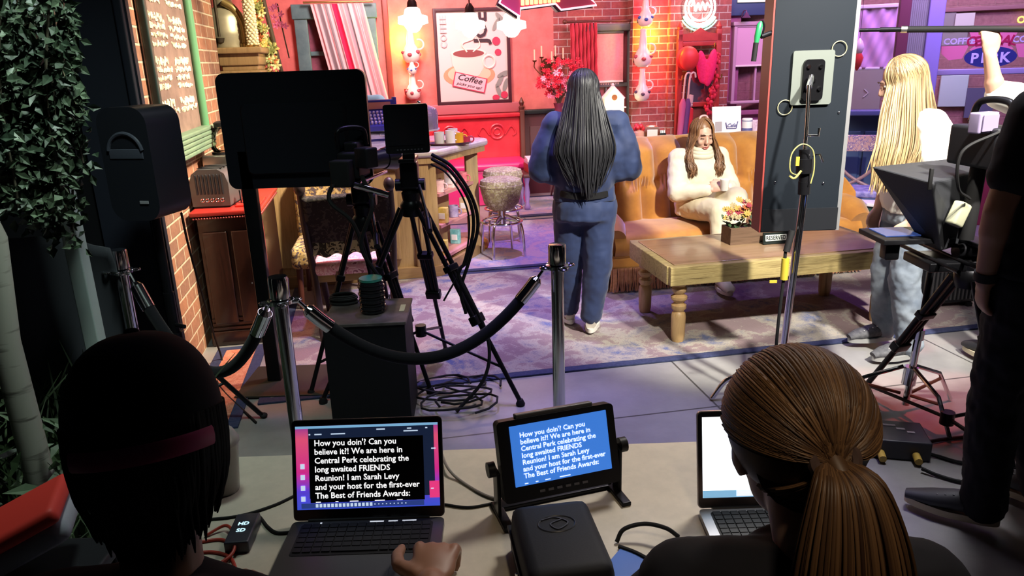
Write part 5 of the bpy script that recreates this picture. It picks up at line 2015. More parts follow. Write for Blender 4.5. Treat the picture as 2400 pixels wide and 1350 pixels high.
# ------------------------------------------------------------------ dark cabinet with toaster and coffee things
def cabinet():
    dw = wood_mat('mahogany', (0.016, 0.006, 0.004), (0.030, 0.010, 0.007), 0.3, 2, 4, 0.3)
    t = sthing('cabinet', 'dark mahogany cabinet with a red top against the left brick wall', 'cabinet', -0.93, 5.22)
    b = B(t)
    b.box((0, 0, 0.42), (0.36, 0.86, 0.84), None, 0.008)
    b.out('body', dw)
    b = B(t)
    for s in (-1, 1):
        b.box((s * 0.085, -0.44, 0.45), (0.145, 0.02, 0.60), None, 0.012)
    b.out('front_panels', dw)
    b = B(t)
    b.box((0, 0, 0.05), (0.39, 0.89, 0.10), None, 0.012)
    for k in range(3):
        b.box((0, -0.435, 0.12 + 0.03 * k), (0.35, 0.02, 0.012))
    b.out('plinth', dw)
    b = B(t)
    b.box((0, 0, 0.865), (0.42, 0.92, 0.03), None, 0.01)
    b.out('top', mat('red_lacquer', (0.42, 0.03, 0.025), 0.3))
    b = B(t)
    for k in range(24):
        b.ell((-0.19 + 0.016 * k, -0.455, 0.838), 0.007, None, 8, 5)
    for k in range(40):
        b.ell((0.20, -0.44 + 0.022 * k, 0.838), 0.009, None, 8, 5)
    b.tube([(0.195, -0.43, 0.80), (0.195, -0.43, 0.12)], 0.016, 8)
    b.out('beading', mat('carved_red_wood', (0.22, 0.03, 0.03), 0.35))
cabinet()
def toaster():
    p = hit(502, 484, SET @ Tr(0, 4.92, 0))
    t = sthing('toaster', 'ribbed grey steel toaster on the red cabinet top', 'toaster', -1.02, 4.95, 0.88, -6)
    al = mat('toaster_steel', (0.15, 0.155, 0.17), 0.4, 0.6)
    b = B(t)
    prof = [(-0.115, 0.0), (0.115, 0.0), (0.118, 0.14), (0.10, 0.20), (0.06, 0.228), (-0.06, 0.228), (-0.10, 0.20), (-0.118, 0.14)]
    b.prism(prof, 0.26, Tr(0, 0.20, 0.012) @ UP)
    b.out('body', al)
    b = B(t)
    for k in range(8):
        b.box((-0.077 + 0.022 * k, -0.062, 0.148), (0.010, 0.012, 0.125), None, 0.004)
    b.out('ribs', mat('dark_slot', (0.05, 0.05, 0.06), 0.4, 0.6))
    b = B(t)
    for k in range(3):
        b.box((0, 0.0 + 0.07 * k, 0.241), (0.15, 0.025, 0.004))
    b.out('slots', black)
    b = B(t)
    for k in range(5):
        b.ring((-0.05 + 0.03 * k, -0.062, 0.05), 0.010, 0.003, UP, 12, 6)
    b.out('dials', chrome)
    b = B(t)
    b.box((0, 0.07, 0.008), (0.22, 0.25, 0.016), None, 0.004)
    b.out('base', black)
toaster()
t = sthing('coffee_maker', 'grey steel coffee warmer on the cabinet behind the toaster', 'coffee maker', -1.0, 5.42, 0.88)
b = B(t)
b.box((0, 0, 0.14), (0.26, 0.26, 0.28), None, 0.01)
b.out('body', steel)
b = B(t)
for k in range(3):
    b.cyl((-0.06 + 0.055 * k, -0.13, 0.21), (-0.06 + 0.055 * k, -0.142, 0.21), 0.008, 10)
b.out('buttons', black)
b = B(t)
b.lathe([(0.085, 0.28), (0.085, 0.293), (0.001, 0.295)], (0, 0, 0), 20)
b.out('hot_plate', black)
t = sthing('coffee_pot', 'glass coffee pot with a black lid on the steel warmer', 'coffee pot', -1.0, 5.42, 1.176)
b = B(t)
b.lathe([(0.07, 0), (0.085, 0.02), (0.09, 0.07), (0.065, 0.13), (0.045, 0.155), (0.05, 0.165)], (0, 0, 0), 22)
b.out('carafe', glass('pot_glass', (0.92, 0.88, 0.78), 0.05, 0.35))
b = B(t)
b.lathe([(0.05, 0.163), (0.052, 0.19), (0.03, 0.20), (0.001, 0.20)], (0, 0, 0), 18)
b.tube(bez([(-0.045, 0, 0.15), (-0.12, 0, 0.14), (-0.125, 0, 0.06), (-0.09, 0, 0.05)]), 0.010, 8)
b.out('lid', black)
t = sthing('glass_tray', 'small red tray of glassware on the cabinet beside the toaster', 'tray', -0.81, 5.02, 0.88)
b = B(t)
b.box((0, 0, 0.006), (0.15, 0.30, 0.012), None, 0.004)
b.out('tray', mat('bright_red', (0.62, 0.03, 0.02), 0.3))
for k, (x, y) in enumerate(((-0.03, -0.06), (0.02, 0.02), (-0.03, 0.08))):
    g_ = sthing('drinking_glass', ['clear tumbler at the front of the red tray', 'clear tumbler in the middle of the red tray', 'clear tumbler at the back of the red tray'][k],
                'glass', -0.81 + x, 5.02 + y, 0.893, 0, 'tumblers on the red tray')
    b = B(g_)
    b.lathe([(0.024, 0), (0.028, 0.08), (0.025, 0.08), (0.021, 0.008), (0.001, 0.008)], (0, 0, 0), 16)
    b.out('tumbler', clear)

# ------------------------------------------------------------------ tall hutch at the end of the left wall and the things on it
HT = SET @ Tr(0, 6.75, 0)
def hutch():
    x0, zt = hit(497, 114, HT)
    x1, _ = hit(613, 112, HT)
    t = thing('hutch', 'tall honey brown hutch with a moulded cornice behind the black monitor', 'hutch', T=HT @ Tr((x0 + x1) / 2, 0.25, 0))
    w = x1 - x0
    hw_ = wood_mat('hutch_wood', (0.20, 0.12, 0.055), (0.29, 0.18, 0.085), 0.45, 2, 4)
    b = B(t)
    b.box((0, 0.0, (zt - 0.22) / 2), (w - 0.10, 0.48, zt - 0.22), None, 0.01)
    b.out('body', hw_)
    b = B(t)
    b.box((0, -0.245, (zt - 0.22) / 2 + 0.05), (w - 0.24, 0.02, zt - 0.42), None, 0.008)
    b.out('front_panel', mat('tan_linen_panel', (0.27, 0.19, 0.085), 0.8, col2=(0.31, 0.22, 0.11), scale=30))
    b = B(t)
    for k, (e, z, hh) in enumerate(((0.06, -0.205, 0.05), (0.10, -0.16, 0.05), (0.07, -0.09, 0.10), (0.0, -0.02, 0.05))):
        b.box((0, 0, zt + z), (w - e, 0.54 - e, hh), None, 0.012)
    b.out('cornice', hw_)
    return zt, x0, x1
HZ, HX0, HX1 = hutch()
def on_hutch(px, dy=0.22):
    return hit(px, 60, SET @ Tr(0, 6.75 + dy, 0))[0]
galv = mat('galvanised_steel', (0.42, 0.38, 0.28), 0.4, 0.6, col2=(0.55, 0.50, 0.38), scale=5)
x = on_hutch(530)
t = sthing('milk_can', 'big galvanised milk can on top of the hutch', 'can', x, 6.97, HZ + 0.006)
b = B(t)
b.lathe([(0.16, 0), (0.165, 0.01), (0.165, 0.10), (0.168, 0.115), (0.165, 0.13), (0.165, 0.22), (0.14, 0.28), (0.075, 0.33), (0.07, 0.40), (0.09, 0.41)], (0, 0, 0), 28)
b.out('body', galv)
b = B(t)
b.ring((0.165, 0, 0.2), 0.05, 0.008, UP, 16, 6)
b.out('handle', galv)
x = on_hutch(503, 0.02)
t = sthing('ladle', 'long handled dark iron ladle hanging before the milk can', 'ladle', x + 0.03, 6.74, HZ + 0.03)
b = B(t)
b.cyl((0, 0, 0.06), (0, 0, 0.62), 0.012, 10)
b.out('handle', mat('dark_iron', (0.06, 0.045, 0.03), 0.5, 0.6))
b = B(t)
b.lathe([(0.002, 0.0), (0.03, 0.015), (0.04, 0.05)], (0, 0, 0), 14)
b.out('bowl', mat('dark_iron', (0.06, 0.045, 0.03)))
x = on_hutch(500, 0.16)
t = sthing('steel_bucket', 'pale steel bucket stacked at left above the milk can', 'bucket', x - 0.02, 6.99, HZ + 0.42)
b = B(t)
b.lathe([(0.13, 0), (0.135, 0.02), (0.14, 0.05), (0.135, 0.06), (0.15, 0.45), (0.14, 0.45)], (0, 0, 0), 26)
b.out('pail', galv)
b = B(t)
b.lathe([(0.15, -0.012), (0.152, 0.0), (0.001, 0.001)], (0, 0, 0), 26)
b.out('lid', galv)
x = on_hutch(560, 0.16)
t = sthing('watering_spout', 'brass elbow pipe rising beside the milk can on the hutch', 'pipe', x, 6.87, HZ + 0.006)
b = B(t)
b.tube(bez([(0.04, 0, 0.0), (0.035, 0, 0.18), (-0.02, 0, 0.30), (-0.10, 0, 0.36)]), 0.032, 12)
b.out('elbow', mat('aged_brass', (0.35, 0.25, 0.10), 0.35, 0.7))
b = B(t)
b.lathe([(0.045, 0.0), (0.045, 0.03), (0.034, 0.035)], (0.04, 0, 0), 14)
b.out('flange', mat('aged_brass', (0.35, 0.25, 0.10)))
x = on_hutch(588, 0.05)
t = sthing('glass_column', 'sparkling glass bead column at the right end of the hutch', 'ornament', x, 6.80, HZ + 0.006)
b = B(t)
rr = random.Random(5)
for k in range(26):
    for j in range(7):
        a = 2 * PI * j / 7 + k * 0.4
        b.ell((0.038 * math.cos(a), 0.038 * math.sin(a), 0.02 + 0.022 * k), 0.014, None, 8, 5)
b.cyl((0, 0, 0), (0, 0, 0.6), 0.032, 12)
b.out('beads', mat('bright_beads', (0.90, 0.84, 0.62), 0.12, 0.3))
b = B(t)
b.lathe([(0.06, -0.001), (0.062, 0.012), (0.04, 0.02)], (0, 0, 0), 18)
b.out('base', brass)
def gold_garland():
    T = SET @ Tr(0, 7.3, 0)
    x0, z0 = hit(640, 120, T)
    t = thing('flower_garland', 'yellow and cream flower garland hanging beside the hutch', 'garland', T=T @ Tr(x0, 0, z0 - 0.6))
    cols = {'cream_blooms': (0.85, 0.76, 0.40), 'gold_blooms': (0.70, 0.54, 0.16), 'green_leaves': (0.25, 0.26, 0.08), 'orange_blooms': (0.55, 0.16, 0.05)}
    rr = random.Random(9)
    for nm, n in (('cream_blooms', 46), ('gold_blooms', 40), ('green_leaves', 30), ('orange_blooms', 12)):
        for k in range(n):
            b = B(t)
            v_ = rr.uniform(0, 1)
            z = 1.15 * v_ - 0.1
            x = 0.01 - 0.12 * v_ + rr.uniform(-0.10, 0.10) * (0.4 + 0.9 * (1 - v_))
            flower(b, (x, rr.uniform(-0.06, 0.04), z), rr.uniform(0.04, 0.065), 6, (rr.uniform(-.5, .5), -1, 0.4))
            b.out({'green_leaves': 'green_leaf'}.get(nm, nm[:-1]), mat('garland_' + nm, cols[nm], 0.6))
    b = B(t)
    b.tube([(0.06, 0.03, -0.25), (0.05, 0.03, 0.4), (-0.07, 0.03, 1.3)], 0.02, 8)
    b.out('vine', mat('dark_stem', (0.08, 0.05, 0.03)))
    x0, z0 = hit(650, 40, T)
    t = thing('pink_bloom_spray', 'small spray of bright pink orchids by the terracotta wall', 'flowers', T=T @ Tr(x0, 0.1, z0))
    b = B(t)
    for k in range(9):
        flower(b, (rr.uniform(-0.06, 0.06), 0, rr.uniform(-0.10, 0.12)), 0.035, 5, (rr.uniform(-.4, .4), -1, 0.2))
    b.out('blooms', mat('orchid_pink', (0.85, 0.18, 0.42), 0.5))
    b = B(t)
    b.tube(bez([(0.0, 0.03, 0.12), (0.02, 0.03, -0.1), (0.05, 0.03, -0.35)]), 0.006, 6)
    b.out('stem', mat('dark_stem', (0.08, 0.05, 0.03)))
    b = B(t=None)
gold_garland()

# ------------------------------------------------------------------ right hand window ledge and chair
a0, a1 = G(1958, 520), G(2052, 532)
dx_ = (a1 - a0)
dx_.z = 0
L_ = dx_.length
dx_.normalize()
ny = V((0, 0, 1)).cross(dx_)
TL = basis(a0, dx_, ny, (0, 0, 1))
t = thing('window_step', 'low green step with a white top below the right shop window', 'step', T=TL)
b = B(t)
b.box((L_ / 2 - 0.25, 0.20, 0.10), (L_ + 0.5, 0.36, 0.20), None, 0.006)
b.out('riser', mat('bottle_green', (0.03, 0.085, 0.075), 0.45))
b = B(t)
b.box((L_ / 2 - 0.25, 0.19, 0.215), (L_ + 0.54, 0.42, 0.03), None, 0.006)
b.out('top', mat('white_laminate', (0.85, 0.84, 0.86), 0.35))
def bistro_chair():
    p = W(2022, 420, 6.75)
    t = thing('chair', 'wooden cross frame chair with a patterned back rail by the right window', 'chair', T=Tr(p.x + 0.02, 6.9, 0) @ Rz(-20))
    wd = mat('mauve_brown_wood', (0.20, 0.11, 0.12), 0.45)
    for s in (-1, 1):
        b = B(t)
        b.tube([(s * 0.20, 0.18, 0.92), (s * 0.20, 0.10, 0.45), (s * 0.21, 0.0, 0.0)], [0.018, 0.02, 0.016], 8)
        b.out('back_post', wd)
        b = B(t)
        b.tube(bez([(s * 0.20, 0.12, 0.70), (s * 0.05, 0.11, 0.55), (-s * 0.20, 0.09, 0.42)]), 0.016, 8)
        b.out('cross_brace', wd)
        b = B(t)
        b.tube([(s * 0.19, -0.26, 0.44), (s * 0.20, -0.30, 0.0)], [0.018, 0.015], 8)
        b.out('leg', wd)
    b = B(t)
    b.box((0, 0.155, 0.86), (0.44, 0.03, 0.15), None, 0.01)
    b.out('back_rail', spots_mat('floral_tapestry', (0.42, 0.24, 0.26), (0.16, 0.10, 0.26), 40, 0.9, 0.5, (0.55, 0.38, 0.36)))
    b = B(t)
    b.box((0, -0.08, 0.45), (0.44, 0.42, 0.06), None, 0.02)
    b.out('seat', mat('violet_seat', (0.10, 0.09, 0.35), 0.8, col2=(0.30, 0.25, 0.55), scale=20))
bistro_chair()
# ------------------------------------------------------------------ rope barrier
def stanchion(p, label):
    t = thing('stanchion', label, 'barrier post', (p.x, p.y, 0), group='chrome barrier posts')
    b = B(t)
    b.lathe([(0.16, 0), (0.16, 0.012), (0.13, 0.03), (0.04, 0.045), (0.03, 0.06)], (0, 0, 0), 32)
    b.out('base', chrome)
    b = B(t)
    b.lathe([(0.026, 0.05), (0.026, 0.92)], (0, 0, 0), 24)
    b.out('pole', chrome)
    b = B(t)
    b.lathe([(0.028, 0.915), (0.036, 0.92), (0.036, 0.99), (0.033, 1.0), (0.001, 1.002)], (0, 0, 0), 24)
    b.out('cap', chrome)
    b = B(t)
    b.lathe([(0.028, 0.898), (0.046, 0.90), (0.046, 0.914), (0.028, 0.916)], (0, 0, 0), 24)
    for k in range(4):
        a = R(20 + 90 * k)
        b.ring((0.055 * math.cos(a), 0.055 * math.sin(a), 0.907), 0.016, 0.005, None, 14, 6)
    b.out('collar', chrome)
    return V((p.x, p.y, 0.9))
PL = stanchion(V((-1.651, 3.061, 0)), 'chrome barrier post at far left beside the brick wall')
PM = stanchion(V((-0.832, 2.557, 0)), 'chrome barrier post in front of the black plinth')
PR = stanchion(V((0.185, 2.902, 0)), 'chrome barrier post behind the woman in navy')
def rope(a, b_, d, label):
    a, b_ = V(a), V(b_)
    u = (b_ - a).normalized()
    pts = sag(a + u * 0.06, b_ - u * 0.06, d, 28)
    t = thing('barrier_rope', label, 'rope', pts[14] - V((0, 0, 0.03)))
    b = B(t, Matrix())
    b.tube(pts[2:-2], 0.024, 14)
    b.out('rope', velvet_black)
    for q, e in ((pts[:4], a), (pts[-4:][::-1], b_)):
        b = B(t, Matrix())
        b.tube([q[1], q[2], q[3]], 0.027, 14)
        b.tube([q[1].lerp(q[0], 0.3), q[1]], [0.014, 0.026], 14)
        b.out('ferrule', chrome)
        b = B(t, Matrix())
        b.tube([e, q[0], q[1]], 0.008, 8)
        b.out('hook', chrome)
rope(PM, PR, 0.30, 'black velvet rope sagging in front of the camera tripod')
rope(PM, PL, 0.36, 'black velvet rope sagging left behind the man in the cap')

# ------------------------------------------------------------------ black monitor seen from behind, on a post
def back_monitor():
    a, c = W(498, 168, 3.9), W(850, 168, 3.9)
    d = W(545, 443, 3.9)
    cx, z1, z0 = (a.x + c.x) / 2 + 0.01, a.z - 0.01, d.z
    t = thing('monitor', 'big black display seen from behind on a floor stand', 'monitor', T=Tr(cx, 3.9, 0))
    w, h = c.x - a.x, z1 - z0
    b = B(t)
    b.prism(rrect(w, h, 0.045, 8), 0.035, Tr(0, 0.02, (z0 + z1) / 2) @ UP)
    b.out('housing', mat('monitor_black', (0.008, 0.009, 0.014), 0.42))
    b = B(t)
    b.prism(rrect(w * 0.72, h * 0.62, 0.03, 6), 0.03, Tr(0, -0.014, (z0 + z1) / 2 - 0.04) @ UP, 0.94)
    b.out('rear_cover', mat('monitor_black', (0.008, 0.009, 0.014)))
    b = B(t)
    b.prism(rrect(w - 0.03, h - 0.03, 0.035, 6), 0.004, Tr(0, 0.026, (z0 + z1) / 2) @ UP)
    b.out('screen', mat('screen_off', (0.02, 0.02, 0.025), 0.1))
    px = W(605, 600, 3.9).x - cx
    b = B(t)
    b.box((px, 0.01, (z0 + 0.2) / 2), (0.075, 0.05, z0 + 0.2), None, 0.008)
    b.out('post', satin)
    b = B(t)
    b.box((px + 0.1, 0.0, 0.015), (0.52, 0.42, 0.012), None, 0.005)
    b.out('base_plate', mat('bronze_plate', (0.05, 0.04, 0.03), 0.45, 0.4))
back_monitor()

# ------------------------------------------------------------------ camera tripods
def tripod(name, label, apex, feet, head=0.14, r=0.013, spread=0.32, cat='tripod'):
    apex = V(apex)
    gc = V((apex.x, apex.y, 0))
    t = thing(name, label, cat, gc)
    b = B(t, Matrix())
    b.lathe([(0.05, -0.06), (0.06, -0.03), (0.06, 0.0), (0.045, 0.02), (0.05, 0.06), (0.03, 0.08)], apex, 20)
    b.out('bowl', satin)
    b = B(t, Matrix())
    b.box(apex + V((0, 0, 0.08 + head / 2)), (0.09, 0.10, head), None, 0.02)
    b.cyl(apex + V((-0.075, 0, 0.10)), apex + V((0.075, 0, 0.10)), 0.032, 16)
    b.box(apex + V((0, 0, 0.09 + head)), (0.08, 0.18, 0.02), None, 0.005)
    b.out('fluid_head', satin)
    b = B(t, Matrix())
    b.tube([apex + V((0.05, -0.04, 0.10)), apex + V((0.12, -0.32, -0.06))], 0.009, 8)
    b.tube([apex + V((0.107, -0.26, -0.03)), apex + V((0.12, -0.34, -0.07))], 0.015, 10)
    b.out('pan_bar', satin)
    for f in feet:
        f = V((f[0], f[1], 0.0))
        o_ = (f - gc).normalized()
        s = V((0, 0, 1)).cross(o_).normalized()
        top = apex + o_ * 0.055 - V((0, 0, 0.02))
        mid = top.lerp(f, 0.56)
        b = B(t, Matrix())
        for k in (-1, 1):
            b.tube([top + s * 0.03 * k, mid + s * 0.024 * k], r, 10)
        b.tube([top.lerp(f, 0.30), f + V((0, 0, 0.02))], r * 0.95, 10)
        b.box((0, 0, 0), (0.085, 0.045, 0.05), frame_to(mid, f, s), 0.008)
        b.box((0, 0, 0), (0.085, 0.045, 0.035), frame_to(top.lerp(f, 0.30), f, s), 0.008)
        b.out('leg', satin)
        b = B(t, Matrix())
        b.lathe([(0.022, 0), (0.024, 0.012), (0.014, 0.035)], f, 12)
        b.out('foot', rubber)
        b = B(t, Matrix())
        b.tube([gc + V((0, 0, apex.z * spread)), top.lerp(f, 1 - spread * 0.62)], r * 0.6, 8)
        b.out('spreader_arm', satin)
    b = B(t, Matrix())
    b.cyl(gc + V((0, 0, apex.z * spread - 0.03)), gc + V((0, 0, apex.z * spread + 0.03)), 0.03, 14)
    b.out('spreader_hub', satin)
    return t

ap = W(965, 478, 3.8)
tripod('camera_tripod', 'black camera tripod carrying the small square monitor', ap, [(0.024, 3.514), (-1.02, 3.62), (-0.42, 4.28)])
# square field monitor on it
mt = thing('field_monitor', 'small square black monitor mounted on the centre tripod', 'monitor', T=Tr(ap.x + 0.01, 3.74, ap.z + 0.25) @ Rz(4))
b = B(mt)
b.prism(rrect(0.215, 0.235, 0.012), 0.045, Tr(0, 0.02, 0.135) @ UP)
b.out('housing', black)
b = B(mt)
b.prism(rrect(0.175, 0.175, 0.004), 0.003, Tr(-0.005, -0.026, 0.145) @ UP)
b.out('screen', mat('screen_off', (0.02, 0.02, 0.025)))
b = B(mt)
for k in range(8):
    b.box((-0.05 + 0.017 * k, -0.027, 0.036), (0.008, 0.006, 0.006))
b.out('buttons', mat('button_grey', (0.12, 0.12, 0.14), 0.4))
b = B(mt)
b.box((0, 0, 0.0), (0.06, 0.05, 0.035), None, 0.006)
b.out('mount', satin)
# broadcast camera rig left of it
ap2 = W(852, 512, 3.82)
tripod('camera_tripod', 'black camera tripod under the camera in front of the big black display', ap2, [(ap2.x - 0.35, 3.72), (ap2.x + 0.30, 3.70), (ap2.x + 0.02, 4.3)], 0.10)
ct = thing('video_camera', 'black video camera with cables beside the big black display', 'camera', T=Tr(ap2.x, 3.80, ap2.z + 0.195) @ Rz(-12))
b = B(ct)
b.box((-0.02, 0.0, 0.09), (0.11, 0.16, 0.13), None, 0.015)
b.box((-0.02, 0.02, 0.175), (0.07, 0.10, 0.05), None, 0.012)
b.out('body', black)
b = B(ct)
b.tube([(0.0, 0.06, 0.09), (0.06, 0.20, 0.09)], [0.045, 0.05], 20)
b.tube([(0.06, 0.20, 0.09), (0.09, 0.27, 0.09)], [0.055, 0.068], 20)
b.out('lens', mat('lens_black', (0.012, 0.012, 0.018), 0.25))
b = B(ct)
b.tube(bez([(-0.07, -0.06, 0.17), (-0.06, -0.06, 0.26), (0.02, 0.04, 0.26), (0.03, 0.06, 0.18)]), 0.013, 10)
b.out('top_handle', satin)
b = B(ct)
b.box((0.10, -0.03, 0.13), (0.09, 0.08, 0.10), Rz(-25), 0.012)
b.out('viewfinder', black)
b = B(ct)
for x in (-0.06, 0.04):
    b.cyl((x, -0.18, 0.01), (x, 0.28, 0.01), 0.0085, 10)
b.tube([(0.04, -0.16, 0.01), (0.19, -0.10, -0.05)], 0.016, 10)
b.out('rods', chrome)
b = B(ct)
b.box((-0.03, -0.13, 0.06), (0.10, 0.07, 0.13), None, 0.008)
b.out('battery', rubber)
for k, (pts, lab) in enumerate((
        ([(ap2.x - 0.06, 3.72, 1.22), (ap2.x - 0.13, 3.66, 1.08), (ap2.x - 0.02, 3.66, 0.95), (ap2.x + 0.04, 3.66, 0.70), (ap2.x + 0.05, 3.56, 0.575)], 'black cable looping down at left of the video camera'),
        ([(ap2.x + 0.03, 3.72, 1.18), (ap2.x + 0.09, 3.62, 1.05), (ap2.x + 0.02, 3.60, 0.85), (ap2.x + 0.10, 3.62, 0.65), (ap2.x + 0.06, 3.50, 0.575)], 'black cable hanging straight below the video camera'))):
    b = B()
    b.tube(bez(pts, 10), 0.011, 8)
    tag(b.out('cable', rubber, None), lab, 'cable')
for k, (pts, r_, lab) in enumerate((
        ([W(1012, 362, 3.74), W(1060, 392, 3.70), W(1105, 460, 3.66), W(1120, 530, 3.64), W(1100, 610, 3.62), W(1080, 680, 3.6), W(1092, 735, 3.6)], 0.009, 'thick black cable arching outermost from the square monitor'),
        ([W(1012, 372, 3.73), W(1055, 400, 3.69), W(1098, 465, 3.65), W(1110, 530, 3.63), W(1094, 610, 3.61), W(1076, 650, 3.6), W(1140, 780, 3.55), W(1138, 880, 3.5), W(1070, 965, 3.45)], 0.009, 'black cable arching from the square monitor down to the floor'),
        ([W(1010, 385, 3.72), W(1048, 408, 3.68), W(1088, 470, 3.64), W(1100, 535, 3.62), W(1085, 620, 3.6), W(1040, 705, 3.6)], 0.005, 'thin black cable innermost in the arch from the square monitor'))):
    b = B()
    b.tube(bez(pts, 10), r_, 8)
    tag(b.out('cable', rubber, None), lab, 'cable')
b = B()
for k in range(7):
    c = G(1035 + 12 * k, 900 + (k % 3) * 26, 0.02)
    b.tube([c + V((0.16 * math.cos(a_ * 0.5 + k), 0.11 * math.sin(a_ * 0.5 + k), 0.012 * math.sin(a_ + k) + 0.012 * (k % 3))) for a_ in range(0, 11)], 0.006, 6)
o = b.out('cable_tangle', rubber, None)
tag(o, 'tangle of thin black cables on the floor below the centre tripod', 'cables')
o['kind'] = 'stuff'

# ------------------------------------------------------------------ black plinth with a coil on it
PX, PY, PZ = -0.71, 3.49, 0.55
t = thing('plinth', 'tall black wooden box plinth in front of the patterned chair', 'plinth', (PX, PY, 0), 2)
b = B(t)
b.box((0, 0, PZ / 2 - 0.008), (0.385, 0.36, PZ - 0.016), None, 0.004)
b.out('box', mat('matte_black_paint', (0.006, 0.006, 0.008), 0.6))
b = B(t)
b.box((0, 0, PZ - 0.008), (0.40, 0.375, 0.016), None, 0.003)
b.out('top_board', mat('scuffed_black_top', (0.045, 0.038, 0.036), 0.5, col2=(0.09, 0.075, 0.07), scale=14))
b = B(t)
b.box((0.165, 0.02, PZ + 0.001), (0.025, 0.10, 0.003))
b.out('tape', mat('cream_tape', (0.6, 0.55, 0.38), 0.6))
q = G(873, 735, PZ)
t = thing('cable_spool', 'black ribbed cable reel with a teal lid standing on the plinth', 'reel', q + V((0, 0.03, 0)))
b = B(t)
for k in range(9):
    b.ring((0, 0, 0.012 + 0.017 * k), 0.052 + 0.004 * (k % 2), 0.010, None, 22, 8)
b.cyl((0, 0, 0), (0, 0, 0.165), 0.045, 20)
b.out('coil', mat('glossy_black', (0.010, 0.010, 0.012), 0.15))
b = B(t)
b.lathe([(0.056, 0.162), (0.056, 0.174), (0.001, 0.175)], (0, 0, 0), 22)
b.out('lid', mat('teal_plastic', (0.03, 0.22, 0.17), 0.35))
q = G(805, 712, PZ)
b = B()
for k in range(6):
    b.ring((q.x, q.y + 0.01, PZ + 0.008 + 0.007 * k), 0.07 - 0.006 * (k % 3), 0.006, Matrix.Diagonal((1, 0.7, 1, 1)), 24, 6)
tag(b.out('cable_coil', rubber, None), 'flat coil of black cable on the plinth beside the reel', 'cable')

# ------------------------------------------------------------------ loudspeaker on its stand, far left
sp_c = W(340, 372, 3.25)
t = thing('speaker_stand', 'black tripod stand under the loudspeaker at left', 'stand', (sp_c.x, 3.25, 0))
b = B(t)
b.cyl((0, 0, 0.12), (0, 0, 1.10), 0.019, 14)
b.cyl((0, 0, 0.55), (0, 0, 0.75), 0.024, 14)
b.out('pole', satin)
for k, (fx, fy) in enumerate(((0.27, 0.22), (-0.33, 0.12), (0.03, -0.35))):
    b = B(t)
    b.tube([(0, 0, 0.52), (fx * 0.95, fy * 0.95, 0.03), (fx, fy, 0.012)], 0.012, 8)
    b.tube([(0, 0, 0.2), (fx * 0.55, fy * 0.55, 0.25)], 0.008, 8)
    b.out('leg', satin)
    b = B(t)
    b.ell((fx, fy, 0.014), (0.02, 0.02, 0.014), None, 10, 6)
    b.out('foot', rubber)
b = B(t)
b.cyl((0, 0, 0.49), (0, 0, 0.56), 0.034, 14)
b.tube([(0.02, -0.02, 0.60), (0.07, -0.05, 0.60)], 0.010, 8)
b.out('collar', satin)
t = thing('loudspeaker', 'black loudspeaker with rounded corners on the left tripod stand', 'loudspeaker', T=Tr(sp_c.x, 3.25, 1.10) @ Rz(-12) @ Matrix.Diagonal((0.80, 0.85, 0.84, 1)))
b = B(t)
b.prism(rrect(0.29, 0.56, 0.085, 8), 0.26, Tr(0, 0.13, 0.285) @ UP, 1.0)
b.out('cabinet', mat('speaker_black', (0.012, 0.013, 0.018), 0.4))
b = B(t)
b.tube([(0.10 * math.cos(R(a)), -0.132, 0.34 + 0.10 * math.sin(R(a))) for a in range(10, 171, 8)], 0.010, 8)
b.box((0, -0.128, 0.34), (0.20, 0.012, 0.05), None, 0.005)
b.out('handle', mat('speaker_grey', (0.05, 0.055, 0.075), 0.35))
b = B(t)
b.box((0.06, -0.134, 0.10), (0.05, 0.004, 0.014))
b.out('badge', mat('badge_grey', (0.25, 0.25, 0.27), 0.35))
b = B(t)
b.prism(rrect(0.26, 0.52, 0.075, 8), 0.012, Tr(0, 0.145, 0.285) @ UP)
b.out('grille', rubber)
b = B()
b.tube(bez([W(425, 500, 3.4), W(448, 600, 3.75), W(500, 780, 4.15), G(520, 845, 0.01), G(512, 900, 0.008), G(600, 990, 0.008)], 12), 0.006, 6)
tag(b.out('cable', rubber, None), 'thin black cable hanging down across the left brick wall end', 'cable')

